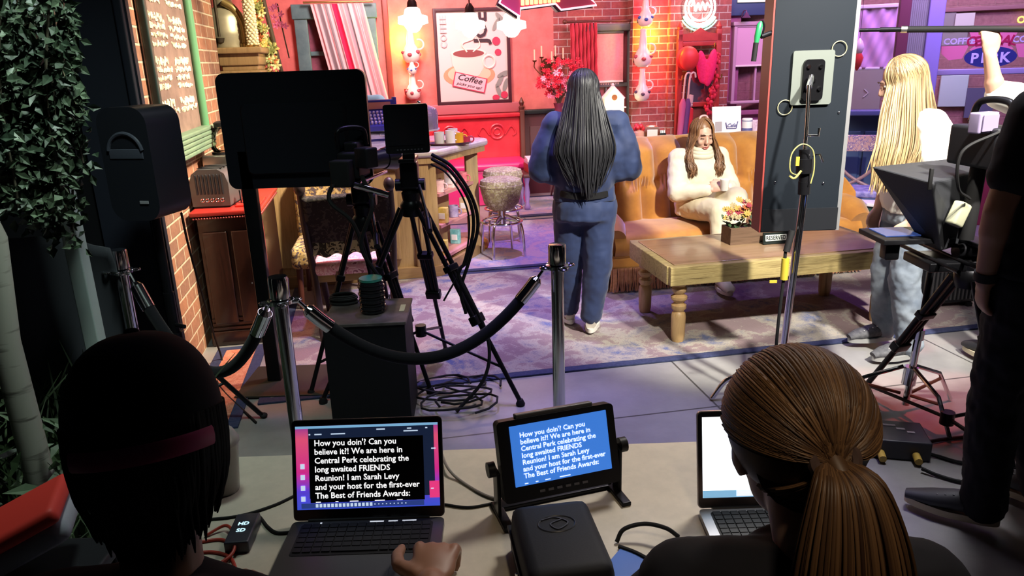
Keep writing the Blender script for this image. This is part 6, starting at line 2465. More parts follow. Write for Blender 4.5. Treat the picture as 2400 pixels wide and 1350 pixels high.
# ------------------------------------------------------------------ tall black light panel on its c-stand
def light_panel():
    a = W(1780, 545, 3.62)
    c = W(1955, 545, 3.62)
    t = thing('light_reflector', 'tall black flat panel with a red brown edge in front of the sofa', 'panel', T=Tr((a.x + c.x) / 2 + 0.005, 3.62, a.z))
    w = c.x - a.x
    h = 1.45
    b = B(t)
    b.box((0, 0.06, h / 2), (w, 0.12, h), None, 0.003)
    b.out('panel', mat('charcoal_board', (0.005, 0.0085, 0.014), 0.7))
    b = B(t)
    b.box((-w / 2 - 0.004, 0.062, h / 2), (0.008, 0.122, h))
    b.out('left_edge', mat('redwood_edge', (0.22, 0.03, 0.025), 0.5))
    b = B(t)
    b.box((w / 2 + 0.008, 0.01, h / 2), (0.018, 0.02, h))
    b.out('right_edge', mat('silver_edge', (0.42, 0.42, 0.44), 0.35, 0.7))
    b = B(t)
    b.box((0, -0.004, 0.06), (w, 0.008, 0.11))
    b.out('bottom_flap', mat('black_cloth_panel', (0.006, 0.007, 0.010), 0.9))
    def lp(px, py):
        q_ = hit(px, py, MW[t.name], -0.01)
        return q_
    x0, z0 = lp(1845, 247)
    x1, z1 = lp(1962, 116)
    b = B(t)
    b.prism(rrect(x1 - x0 - 0.02, z1 - z0, 0.012), 0.012, Tr((x0 + x1) / 2, -0.004, (z0 + z1) / 2) @ UP)
    b.out('mount_plate', mat('pale_aluminium', (0.15, 0.17, 0.155), 0.45, 0.25))
    b = B(t)
    b.prism(rrect(0.095, 0.185, 0.018), 0.016, Tr((x0 + x1) / 2 + 0.0, -0.017, (z0 + z1) / 2 - 0.01) @ UP)
    b.out('mount_recess', mat('deep_black', (0.004, 0.004, 0.005), 0.3))
    for (dx, dz) in ((-0.028, 0.05), (0.028, 0.05), (-0.028, -0.05), (0.028, -0.05), (0, -0.01)):
        b = B(t)
        b.cyl(((x0 + x1) / 2 + dx, -0.03, (z0 + z1) / 2 + dz), ((x0 + x1) / 2 + dx, -0.042, (z0 + z1) / 2 + dz), 0.009, 10)
        b.out('bolt', chrome)
    for px, py in ((1840, 252), (1968, 114)):
        q_ = lp(px, py)
        b = B(t)
        b.ring((q_[0], -0.008, q_[1]), 0.034, 0.0024, UP, 28, 6)
        b.out('elastic_loop', mat('cream_elastic', (0.30, 0.28, 0.16), 0.6))
    for px, py in ((1818, 428), (1931, 430), (1968, 264)):
        b = B(t)
        q_ = lp(px, py)
        b.ell((q_[0], -0.003, q_[1]), (0.006, 0.004, 0.006), None, 8, 6)
        b.out('rivet', chrome)
light_panel()
MATS['charcoal_board'].node_tree.nodes['Principled BSDF'].inputs['Specular IOR Level'].default_value = 0.15

def c_stand():
    base = V((1.338, 3.47, 0))
    t = thing('c_stand', 'chrome stand holding the tall black panel with yellow tape', 'stand', base)
    b = B(t, Matrix())
    top1 = W(1885, 445, 3.42)
    b.tube([base + V((0, 0, 0.1)), top1], 0.018, 16)
    b.out('column', chrome)
    b = B(t, Matrix())
    k1 = W(1886, 350, 3.43)
    b.tube([top1, k1], 0.025, 14)
    b.cyl(W(1884, 405, 3.42), W(1886, 372, 3.42), 0.036, 14)
    b.cyl(W(1884, 455, 3.42), W(1885, 425, 3.42), 0.027, 14)
    b.out('clamp_block', satin)
    b = B(t, Matrix())
    b.tube([k1, W(1891, 290, 3.45), W(1896, 200, 3.50)], 0.009, 10)
    b.tube([W(1896, 205, 3.50), W(1902, 180, 3.57)], 0.014, 10)
    b.out('riser', chrome)
    for (pa, pb, pc) in (((1893, 318), (1918, 318), (1920, 300)), ((1905, 365), (1922, 362), (1928, 380))):
        b = B(t, Matrix())
        b.tube([W(*pa, 3.42), W(*pb, 3.40), W(*pc, 3.40)], 0.006, 8)
        b.out('tee_handle', chrome)
    b = B(t, Matrix())
    b.tube(bez([W(1870, 412, 3.40), W(1852, 400, 3.38), W(1856, 360, 3.38), W(1880, 338, 3.38), W(1905, 352, 3.38), W(1908, 395, 3.38), W(1900, 430, 3.38)], 8), 0.003, 6)
    b.tube(bez([W(1850, 412, 3.40), W(1862, 418, 3.38), W(1878, 400, 3.38)], 8), 0.005, 6)
    b.out('safety_cord', mat('pale_yellow_cord', (0.36, 0.33, 0.10), 0.6))
    b = B(t, Matrix())
    b.box(W(1869, 378, 3.385), (0.016, 0.008, 0.04))
    b.out('tape_tag', yellow_tape)
    for a, ll in ((175, 0.33), (35, 0.42), (-70, 0.36)):
        c, s = math.cos(R(a)), math.sin(R(a))
        b = B(t, Matrix())
        b.tube(bez([base + V((0.02 * c, 0.02 * s, 0.15)), base + V((ll * 0.45 * c, ll * 0.45 * s, 0.14)), base + V((ll * 0.78 * c, ll * 0.78 * s, 0.115)), base + V((ll * c, ll * s, 0.012))], 8), 0.0125, 10)
        b.out('leg', chrome)
    b = B(t, Matrix())
    b.cyl(base + V((0, 0, 0.08)), base + V((0, 0, 0.2)), 0.026, 14)
    b.out('leg_collar', chrome)
    b = B()
    b.tube(bez([W(1858, 548, 3.40), W(1842, 585, 3.39), W(1838, 640, 3.385), W(1826, 740, 3.385), W(1818, 830, 3.39), base + V((-0.03, -0.03, 0.02))], 10), 0.008, 8)
    b.tube([W(1857, 540, 3.40), W(1843, 590, 3.388)], 0.016, 10)
    c1 = b.out('cable', rubber, None)
    tag(c1, 'black cable with yellow tape running down the chrome stand', 'cable')
    b = B(c1, Matrix())
    b.tube([W(1841, 605, 3.386), W(1837, 655, 3.384)], 0.018, 10)
    b.box(W(1812, 660, 3.385), (0.035, 0.006, 0.012))
    b.out('tape', yellow_tape, c1)
c_stand()
# green and black wand held by an arm at the panel's left edge
t = thing('wand_microphone', 'green and black wand microphone clipped to the left edge of the tall panel', 'microphone', W(1768, 145, 3.62))
b = B(t, Matrix())
b.tube([W(1766, 144, 3.62), W(1772, 100, 3.62)], 0.012, 14)
b.out('grip', rubber)
b = B(t, Matrix())
b.tube([W(1772, 102, 3.62), W(1775, 85, 3.62), W(1781, 58, 3.62), W(1784, 50, 3.62)], [0.010, 0.014, 0.014, 0.005], 14)
b.out('head', mat('bright_green', (0.02, 0.22, 0.08), 0.35))
b = B(t, Matrix())
b.tube(bez([W(1787, 48, 3.62), W(1791, 62, 3.62), W(1786, 84, 3.62)], 8), 0.005, 8)
b.tube([W(1784, 86, 3.62), W(1815, 74, 3.64)], 0.011, 10)
b.out('clip_arm', satin)

# ------------------------------------------------------------------ boom pole
t = thing('boom_pole', 'long black boom pole held level across the shop window', 'boom pole', W(2200, 70, 3.85))
b = B(t, Matrix())
b.tube([W(2120, 69, 3.92), W(2290, 68, 3.80), W(2470, 68, 3.66)], 0.0155, 14)
b.out('pole', rubber)
b = B(t, Matrix())
b.tube([W(2014, 71, 4.0), W(2125, 69, 3.915)], 0.009, 12)
b.tube([W(2062, 70, 3.965), W(2118, 69, 3.92)], 0.012, 12)
b.out('inner_section', satin)
b = B(t, Matrix())
b.tube([W(2112, 69, 3.925), W(2126, 69, 3.915)], 0.0175, 14)
b.out('locking_collar', steel)

# ------------------------------------------------------------------ prompter camera on the right tripod
def prompter():
    pts_t = [W(2040, 390, 3.20), W(2250, 368, 3.50), W(2292, 400, 3.20), W(2186, 428, 2.92)]
    pts_b = [W(2160, 572, 3.18), W(2215, 566, 3.30), W(2262, 572, 3.12), W(2205, 590, 3.02)]
    t = thing('teleprompter', 'black cloth teleprompter hood on the right tripod', 'teleprompter', W(2200, 600, 3.1))
    b = B(t, Matrix())
    b.add(pts_t + pts_b, [(0, 1, 2, 3), (4, 7, 6, 5), (0, 3, 7, 4), (3, 2, 6, 7), (2, 1, 5, 6), (1, 0, 4, 5)])
    o = b.out('hood', mat('hood_cloth', (0.016, 0.017, 0.021), 0.6, bump=0.1, scale=20), smooth=0)
    bv = o.modifiers.new('soft', 'BEVEL')
    bv.width, bv.segments = 0.012, 3
    b = B(t, Matrix())
    b.box(W(2181, 420, 2.90), (0.014, 0.012, 0.085), None, 0.003)
    b.out('strap', rubber)
    b = B(t, Matrix())
    q = W(2122, 552, 3.16)
    b.box(q, (0.30, 0.24, 0.022), None, 0.004)
    b.out('screen_tray', black)
    b = B(t, Matrix())
    b.box(q + V((-0.04, 0.02, 0.0135)), (0.15, 0.16, 0.004))
    b.out('screen', mat('blue_screen_glow', (0.05, 0.10, 0.35), 0.2, emit=0.5))
    b = B(t, Matrix())
    for dx in (-0.04, 0.06):
        b.cyl(W(2190, 600, 3.1) + V((dx, -0.25, 0.0)), W(2190, 600, 3.1) + V((dx, 0.25, 0.0)), 0.009, 10)
    b.box(W(2190, 612, 3.1), (0.16, 0.22, 0.04), None, 0.008)
    b.box(W(2085, 588, 3.1), (0.06, 0.06, 0.07), None, 0.01)
    b.out('rail_block', satin)
    b = B(t, Matrix())
    b.box((0, 0, 0), (0.06, 0.05, 0.10), Tr(*W(2246, 502, 2.98)) @ Rz(20) @ Ry(25), 0.012)
    b.out('lens_glass', mat('lens_glow', (0.35, 0.35, 0.25), 0.1))
prompter()
apr = W(2272, 640, 3.05)
tripod('camera_tripod', 'black camera tripod at right beneath the teleprompter hood', apr, [(1.80, 3.53), (2.05, 2.72), (2.75, 3.35)], 0.05, 0.015, 0.12)
t = thing('video_camera', 'black video camera behind the teleprompter beside the man in black', 'camera', T=Tr(W(2318, 300, 3.0).x, 3.0, W(2318, 300, 3.0).z - 0.15) @ Rz(8))
b = B(t)
b.box((0, 0, 0.08), (0.14, 0.26, 0.16), None, 0.015)
b.out('body', black)
b = B(t)
b.tube(bez([(0, -0.10, 0.16), (0, -0.09, 0.25), (0, 0.06, 0.25), (0, 0.10, 0.17)]), 0.014, 10)
b.out('top_handle', satin)
b = B(t)
b.box((-0.10, -0.05, 0.18), (0.10, 0.05, 0.08), Rz(12), 0.008)
b.box((-0.10, -0.08, 0.18), (0.08, 0.004, 0.06), Rz(12))
b.out('flip_screen', mat('violet_reflection', (0.22, 0.18, 0.30), 0.2))
b = B(t)
b.tube(bez([(-0.06, -0.13, 0.15), (-0.20, -0.12, 0.08), (-0.18, -0.10, -0.06), (-0.08, -0.05, -0.12)]), 0.006, 6)
b.tube([(-0.02, 0, 0.0), (-0.03, 0.0, -0.30)], 0.03, 10)
b.out('cable_loom', rubber)
# chrome low stand behind it
q = V((1.90, 3.30, 0))
t = thing('light_stand', 'chrome folding base light stand among the right tripod legs', 'stand', q)
b = B(t)
b.cyl((0, 0, 0.04), (0.02, 0, 0.42), 0.017, 14)
b.out('lower_tube', chrome)
b = B(t)
b.cyl((0.02, 0, 0.40), (0.06, 0.02, 0.95), 0.014, 14)
b.out('upper_tube', satin)
b = B(t)
b.cyl((0, 0, 0.15), (0.005, 0, 0.24), 0.032, 14)
b.out('collar', chrome)
b = B(t)
b.cyl((0.018, 0, 0.38), (0.02, 0, 0.43), 0.024, 14)
b.out('collar', chrome)
for a in (165, 20, 280):
    c, s = math.cos(R(a)), math.sin(R(a))
    b = B(t)
    b.tube([(0.03 * c, 0.03 * s, 0.24), (0.20 * c, 0.20 * s, 0.17), (0.30 * c, 0.30 * s, 0.012)], 0.010, 8)
    b.out('leg', chrome)
    b = B(t)
    b.tube([(0.03 * c, 0.03 * s, 0.10), (0.21 * c, 0.21 * s, 0.14)], 0.008, 8)
    b.out('brace', mat('red_lit_brace', (0.25, 0.07, 0.05), 0.35, 0.5))  # red light on the braces is put into their colour
# wireless video box on the floor
q = G(2112, 1068, 0.0)
t = thing('video_box', 'flat black electronics box with yellow plugs on the floor behind the ponytail woman', 'electronics', T=Tr(q.x, q.y + 0.06, 0) @ Rz(-14))
b = B(t)
b.box((0, 0, 0.045), (0.24, 0.20, 0.09), None, 0.008)
b.out('case', mat('slate_case', (0.03, 0.03, 0.045), 0.4))
b = B(t)
for k, (x, w_) in enumerate(((-0.05, 0.05), (0.0, 0.035), (0.045, 0.03))):
    b.box((0.02 + x * 0.8, 0.02 - x * 0.6, 0.091), (w_, 0.016, 0.002))
b.out('marking', mat('grey_mark', (0.45, 0.42, 0.5), 0.5))
for x in (-0.08, 0.06):
    b = B(t)
    b.tube([(x, -0.10, 0.03), (x, -0.15, 0.025)], 0.016, 10)
    b.out('yellow_plug', mat('dull_yellow', (0.50, 0.33, 0.06), 0.5))
for k, (pts, lab) in enumerate((([G(2150, 1055, .02), G(2200, 1070, .01), G(2260, 1085, .01), G(2330, 1080, .01)], 'black cable on the floor from the right corner of the electronics box'),
                                ([G(2160, 1098, .02), G(2200, 1115, .01), G(2260, 1130, .01), G(2340, 1128, .01)], 'black cable on the floor nearest the man in black'),
                                ([G(2150, 1040, .02), G(2210, 1030, .01), G(2280, 1022, .01), G(2330, 1015, .01)], 'black cable on the floor behind the electronics box'))):
    b = B()
    b.tube(bez(pts, 8), 0.008, 6)
    tag(b.out('cable', rubber, None), lab, 'cable')
q = G(2232, 745, 0)
t = thing('floor_heater', 'black ribbed floor heater behind the right tripod', 'heater', T=Tr(q.x + 0.05, q.y + 0.25, 0) @ Rz(6))
b = B(t)
b.box((0, 0, 0.17), (0.42, 0.16, 0.26), None, 0.012)
b.out('body', black)
b = B(t)
for k in range(14):
    b.box((-0.182 + 0.028 * k, -0.083, 0.17), (0.012, 0.012, 0.21), None, 0.003)
b.out('ribs', mat('rib_grey', (0.05, 0.05, 0.055), 0.4))
for s in (-0.16, 0.16):
    b = B(t)
    b.box((s, 0, 0.02), (0.04, 0.18, 0.04), None, 0.006)
    b.out('foot', rubber)
# ------------------------------------------------------------------ people
def head_frame(c, f, up=(0, 0, 1)):
    y = V(f).normalized()
    x = y.cross(V(up)).normalized()
    z = x.cross(y)
    return basis(c, x, y, z)

def add_head(b, H, s=1.0):
    S = H @ Matrix.Scale(s, 4)
    e = lambda c, r, X=None: b.ell(V((0, 0, 0)), r, S @ Tr(*c) @ (X or Matrix()), 16, 10)
    e((0, -0.018, 0.03), (0.074, 0.094, 0.086))
    e((0, 0.028, -0.010), (0.066, 0.066, 0.080))
    e((0, 0.034, -0.055), (0.053, 0.056, 0.055))
    e((0, 0.072, -0.094), (0.024, 0.020, 0.018))
    e((0, 0.080, 0.034), (0.048, 0.018, 0.012))
    for s_ in (-1, 1):
        e((s_ * 0.038, 0.072, -0.028), (0.022, 0.018, 0.022))
        e((s_ * 0.075, -0.008, -0.010), (0.011, 0.021, 0.032), Rz(-s_ * 18))
    b.tube([(0, 0.088, 0.022), (0, 0.104, -0.010), (0, 0.110, -0.026)], [0.009, 0.011, 0.014], 10, X=S)
    e((0, 0.106, -0.028), (0.017, 0.013, 0.010))
    e((0, 0.090, -0.058), (0.023, 0.008, 0.006))
    e((0, 0.088, -0.069), (0.019, 0.008, 0.006))

def face_parts(t, body, H, skin_dark=(0.35, 0.13, 0.10), closed=False):
    b = B(t, H)
    for s in (-1, 1):
        b.ell((s * 0.031, 0.0845 if closed else 0.0785, 0.012), (0.0125, 0.008, 0.006 if closed else 0.0085), None, 12, 8)
    b.out('eyes', mat('eye_white' if not closed else 'eyelid', (0.7, 0.66, 0.62) if not closed else (0.42, 0.24, 0.17), 0.3), body)
    b = B(t, H)
    for s in (-1, 1):
        if not closed:
            b.ell((s * 0.030, 0.0855, 0.011), (0.0055, 0.003, 0.0055), None, 10, 6)
        b.tube([(s * 0.018, 0.093, 0.008 if closed else 0.019), (s * 0.031, 0.094, 0.0055 if closed else 0.021), (s * 0.044, 0.088, 0.008 if closed else 0.018)], 0.0012, 6)
        b.tube([(s * 0.015, 0.097, 0.033), (s * 0.031, 0.098, 0.039), (s * 0.048, 0.086, 0.034)], [0.002, 0.003, 0.0015], 6)
    b.out('brows_and_lashes', mat('brow_brown', (0.06, 0.03, 0.018), 0.6), body)
    b = B(t, H)
    b.tube(bez([(-0.022, 0.093, -0.060), (-0.008, 0.101, -0.057), (0, 0.100, -0.059), (0.008, 0.101, -0.057), (0.022, 0.093, -0.060)], 4), 0.0032, 6)
    b.tube(bez([(-0.018, 0.093, -0.067), (0, 0.099, -0.071), (0.018, 0.093, -0.067)], 4), 0.0034, 6)
    b.out('lips', mat('lip_rose', (0.42, 0.10, 0.09), 0.4), body)

def add_hand(b, wr, d, n, side, curl=(25, 30, 20), thumb=1.0, s=1.0, spread=1.0):
    """d along the palm, n out of the back of the hand, side +1 when the thumb is on d x n"""
    wr, d = V(wr), V(d).normalized()
    n = (V(n) - d * V(n).dot(d)).normalized()
    l = d.cross(n) * side
    b.ell(wr + d * 0.045 * s, (0.038 * s, 0.050 * s, 0.016 * s), frame3(l, d, n), 14, 8)
    out = []
    for off, L, cf in ((0.030, 0.072, 0.95), (0.010, 0.082, 1.0), (-0.011, 0.076, 1.05), (-0.030, 0.060, 1.15)):
        k = wr + (d * 0.082 + l * off) * s
        b.limb([wr + (d * 0.02 + l * off * 0.6) * s, k], [0.013 * s, 0.0115 * s], 8)
        dirv = (d + l * off * 2.2 * spread).normalized()
        pts = [k]
        a = 0
        for fr, c in zip((0.46, 0.30, 0.24), curl):
            a += c * cf
            v_ = dirv * math.cos(R(a)) - n * math.sin(R(a))
            pts.append(pts[-1] + v_ * (L * fr * s))
        b.limb(pts, [0.0105 * s, 0.0095 * s, 0.0088 * s, 0.0075 * s], 8)
        out.append(pts[-1])
    t0 = wr + (d * 0.022 + l * 0.026) * s
    t1 = t0 + (d * 0.030 + l * 0.026 * thumb - n * 0.010) * s
    t2 = t1 + (d * 0.030 + l * 0.006 * thumb - n * 0.008) * s
    t3 = t2 + (d * 0.024 - l * 0.004 - n * 0.006) * s
    b.limb([t0, t1, t2, t3], [0.015 * s, 0.0125 * s, 0.0115 * s, 0.009 * s], 8)
    return out

def frame3(x, y, z):
    return basis((0, 0, 0), x, y, z)

def torso(b, J, k=1.0, pad=0.0, low=True):
    side = (V(J['shR']) - V(J['shL'])).normalized()
    hs = (V(J['hipR']) - V(J['hipL'])).normalized()
    mid = (V(J['shR']) + V(J['shL'])) / 2
    hip = (V(J['hipR']) + V(J['hipL'])) / 2
    nk = V(J['neck'])
    wst = hip.lerp(mid, 0.42)
    ch = hip.lerp(mid, 0.75)
    pts = [hip - V((0, 0, 0.06)), hip + (mid - hip) * 0.05, wst, ch, mid + V((0, 0, -0.01)), nk.lerp(mid, 0.4), nk]
    hw = (V(J['shR']) - V(J['shL'])).length / 2
    rs = [(0.13 * k, 0.09 * k), (0.165 * k, 0.115 * k), (0.135 * k, 0.10 * k), (hw * 0.86, 0.115 * k), (hw * 0.88, 0.09 * k), (0.075 * k, 0.065 * k), (0.05 * k, 0.052 * k)]
    rs = [(a + pad, c + pad) for a, c in rs]
    b.tube(pts if low else pts[1:], rs if low else rs[1:], 20, side=side)
    for s in 'LR':
        b.limb([nk - V((0, 0, 0.055 * k)), V(J['sh' + s]) + V((0, 0, 0.004))], [0.056 * k + pad * 0.7, 0.050 * k + pad], 12)

def human_body(b, J, H, k=1.0, hs=1.0, hands=None):
    torso(b, J, k)
    hd = H @ V((0, -0.02, -0.06))
    b.limb([J['neck'], hd], [0.052 * k, 0.050 * k], 14)
    add_head(b, H, hs)
    for s in 'LR':
        b.limb([J['sh' + s], J['el' + s], J['wr' + s]], [0.052 * k, 0.042 * k, 0.029 * k], 14)
        b.limb([V(J['el' + s]), V(J['el' + s]).lerp(V(J['wr' + s]), 0.3)], [0.041 * k, 0.043 * k], 12)
        b.limb([J['hip' + s], J['kn' + s], J['an' + s]], [0.085 * k, 0.056 * k, 0.038 * k], 16)
        b.limb([V(J['kn' + s]).lerp(V(J['an' + s]), 0.3), V(J['kn' + s]).lerp(V(J['an' + s]), 0.45)], [0.056 * k, 0.054 * k], 12)
        a, t_ = V(J['an' + s]), V(J['toe' + s])
        b.limb([a - V((0, 0, 0.03)), a.lerp(t_, 0.55), t_], [0.036 * k, 0.036 * k, 0.026 * k], 12)
        if hands and s in hands:
            h = hands[s]
            add_hand(b, J['wr' + s], h[0], h[1], h[2], *h[3:])
        else:
            d = (V(J['wr' + s]) - V(J['el' + s])).normalized()
            n = V((1 if s == 'R' else -1, 0, 0.05))
            add_hand(b, J['wr' + s], d, n, -1 if s == 'R' else 1, (15, 20, 15))

def shoes(t, body, J, m, sole_m, name='shoe', k=1.0, laces=None):
    for s in 'LR':
        a, to = V(J['an' + s]), V(J['toe' + s])
        d = V((to.x - a.x, to.y - a.y, 0)).normalized()
        z0 = min(a.z - 0.075, to.z - 0.02)
        heel = V((a.x, a.y, z0)) - d * 0.045
        F = basis(heel, d, V((0, 0, 1)).cross(d), (0, 0, 1))
        L = 0.28 * k
        b = B(t, F)
        b.tube([(0.0, 0, 0.055), (0.06, 0, 0.065), (0.14, 0, 0.058), (0.21, 0, 0.045), (L - 0.012, 0, 0.032)],
               [(0.030, 0.040), (0.040, 0.048), (0.046, 0.040), (0.048, 0.030), (0.026, 0.016)], 16, side=(0, 1, 0))
        b.lathe([(0.038, 0.06), (0.042, 0.09), (0.040, 0.105)], (0.045, 0, 0), 16)
        o = b.out(name, m, body)
        b = B(t, F)
        out = []
        for q in range(28):
            a_ = 2 * PI * q / 28
            out.append((L / 2 - 0.012 + (L / 2 + 0.004) * math.cos(a_), 0.050 * math.sin(a_) * (1 if math.cos(a_) > -0.2 else 0.86)))
        b.prism(out, 0.026, Tr(0, 0, 0.002))
        b.out('sole', sole_m, body)
        if laces:
            b = B(t, F)
            for q in range(4):
                b.tube([(0.10 + 0.026 * q, -0.028, 0.098 - 0.008 * q), (0.112 + 0.026 * q, 0.028, 0.098 - 0.008 * q)], 0.004, 6)
            b.out('laces', laces, body)

def strands(b, roots, path, n, r0=0.006, r1=0.003, flat=0.5, seg=5):
    """path(i) -> list of points for one lock"""
    for i in range(n):
        p = path(i)
        m_ = len(p)
        rs = [r0 + (r1 - r0) * (q / (m_ - 1)) for q in range(m_)]
        rs[-1] = 0.001
        b.tube(p, rs, seg, flat=flat)

def falling_hair(b, H, ctr, rad, n, phis, ends, rr, r0=0.0055, r1=0.003, drop=-0.15, part=0.0):
    """locks from the parting, over the skull in direction phi (0 = face, + = its right), then down to ends(phi, edge)"""
    ctr, rad = V(ctr), V(rad)
    for _ in range(n):
        ph = R(rr.uniform(*phis))
        g = V((math.sin(ph), math.cos(ph), 0))
        s0 = V((part + 0.06 * math.sin(ph), 0.28 * rr.uniform(-1, 1), 1)).normalized()
        e0 = V((g.x, g.y, drop)).normalized()
        h = rr.uniform(0.985, 1.05)
        pts = []
        for q in range(6):
            d = s0.slerp(e0, q / 5)
            pts.append(H @ (ctr + V((d.x * rad.x, d.y * rad.y, d.z * rad.z)) * h))
        pts = bez(pts, 2) [:-1] + bez([pts[-1]] + ends(math.degrees(ph), pts[-1]), 5)
        m_ = len(pts)
        rs = [r0 + (r1 - r0) * (q / (m_ - 1)) for q in range(m_)]
        rs[0], rs[-1] = r0 * 0.5, 0.001
        b.tube(pts, rs, 5, flat=0.6)

def person_root(name, label, p):
    return tag_empty(name, label, p)

def tag_empty(name, label, p):
    return thing(name, label, 'person', (p[0], p[1], p[2] if len(p) > 2 else 0))

skin_a = mat('skin_fair', (0.62, 0.37, 0.27), 0.5)
skin_b = mat('skin_tan', (0.40, 0.21, 0.13), 0.5)
skin_c = mat('skin_brown', (0.26, 0.125, 0.075), 0.5)
RZ = 0.0125

# ---- the woman in navy, from behind
def navy_woman():
    t = tag_empty('person', 'standing person in navy with waist length black hair seen from behind', (0.43, 4.58, RZ))
    J = dict(hipL=(0.37, 4.52, 0.86), hipR=(0.55, 4.50, 0.86), knL=(0.37, 4.60, 0.47), knR=(0.54, 4.50, 0.47), anL=(0.375, 4.70, 0.10), anR=(0.50, 4.52, 0.10),
             toeL=(0.36, 4.86, 0.045), toeR=(0.53, 4.68, 0.045), shL=(0.28, 4.47, 1.33), shR=(0.64, 4.45, 1.33), elL=(0.20, 4.47, 1.08), elR=(0.715, 4.45, 1.08),
             wrL=(0.32, 4.68, 1.04), wrR=(0.58, 4.67, 1.05), neck=(0.455, 4.45, 1.38))
    H = head_frame((0.45, 4.47, 1.505), (0.05, 1, -0.28))
    b = B(t, Matrix())
    human_body(b, J, H, 0.96, 0.98, {'L': ((0.6, 0.7, 0.1), (-0.4, 0.2, 0.7), -1, (30, 35, 20)), 'R': ((-0.6, 0.7, 0.1), (0.4, 0.2, 0.7), 1, (30, 35, 20))})
    body = b.fuse('body', skin_b, voxel=0.008)
    navy_c = mat('navy_denim', (0.010, 0.021, 0.070), 0.75, col2=(0.015, 0.031, 0.098), scale=6, sheen=0.15)
    b = B(t, Matrix())
    torso(b, J, 1.0, 0.03, False)
    for s in 'LR':
        w = V(J['wr' + s]).lerp(V(J['el' + s]), 0.35)
        b.limb([J['sh' + s], V(J['sh' + s]).lerp(V(J['el' + s]), 0.55), J['el' + s], w], [0.070, 0.096, 0.085, 0.052], 14)
        b.limb([V(J['sh' + s]) + V((0.05 if s == 'L' else -0.05, 0, -0.16)), V(J['el' + s]) + V((0.06 if s == 'L' else -0.06, 0, -0.02))], [0.12, 0.075], 14)
    b.tube([(0.46, 4.47, 0.965), (0.46, 4.46, 1.06), (0.46, 4.46, 1.28)], [(0.165, 0.125), (0.20, 0.135), (0.19, 0.12)], 18)
    b.fuse('blouse', navy_c, body, 0.011, 5, (0.022, 0.10))
    b = B(t, Matrix())
    b.tube([(0.46, 4.50, 0.76), (0.46, 4.505, 0.86), (0.46, 4.48, 0.95)], [(0.185, 0.150), (0.185, 0.150), (0.145, 0.115)], 20)
    for s in 'LR':
        b.limb([V(J['hip' + s]) - V((0, 0, 0.02)), J['kn' + s], V(J['an' + s]) + V((0, 0, 0.035))], [0.108, 0.092, 0.070], 16)
    b.ell((0.41, 4.46, 0.83), (0.09, 0.10, 0.10))
    b.ell((0.51, 4.45, 0.83), (0.09, 0.10, 0.10))
    b.fuse('trousers', navy_c, body, 0.011, 5, (0.018, 0.09))
    b = B(t, Matrix())
    b.tube([(0.46, 4.485, 0.925), (0.46, 4.48, 0.962)], [(0.168, 0.138), (0.165, 0.135)], 24)
    b.out('belt', rubber, body)
    shoes(t, body, J, mat('cream_canvas', (0.55, 0.50, 0.42), 0.7), mat('off_white_sole', (0.62, 0.60, 0.55), 0.6), k=0.9)
    # waist length hair
    hm = strand_mat('black_hair', (0.008, 0.008, 0.010), (0.032, 0.032, 0.036), 0.42, 0.5)
    rr = random.Random(11)
    b = B(t, Matrix())
    b.tube([H @ V((0, -0.04, 0.06)), H @ V((0, -0.06, 0.0)), H @ V((0, -0.07, -0.09)), (0.455, 4.345, 1.24), (0.455, 4.33, 1.10), (0.46, 4.34, 1.02)],
           [(0.05, 0.05), (0.075, 0.060), (0.075, 0.04), (0.09, 0.02), (0.06, 0.015), (0.02, 0.008)], 18, side=(1, 0, 0))
    b.ell((0, 0, 0), (0.083, 0.102, 0.094), H @ Tr(0, -0.022, 0.036), 20, 12)
    def ends(ph, e):
        k = (e.x - 0.455) / 0.10
        w = rr.uniform(0.75, 1.35)
        dep = rr.uniform(-0.02, 0.015)
        zend = rr.uniform(0.90, 1.02) + 0.10 * abs(k)
        y = 4.315 + 0.03 * abs(k)
        return [V((0.455 + k * 0.125 * w, y + 0.01 + dep, 1.33)), V((0.455 + k * 0.150 * w, y - 0.015 + dep, 1.20)),
                V((0.457 + k * 0.125 * w, y - 0.01 + dep, 1.20 + (zend - 1.20) * 0.55)), V((0.46 + k * 0.085 * w + rr.uniform(-.012, .012), y + dep, zend))]
    falling_hair(b, H, (0, -0.022, 0.036), (0.088, 0.108, 0.099), 430, (75, 285), ends, rr, 0.0055, 0.003)
    b.out('hair', hm, body, smooth=80)
navy_woman()

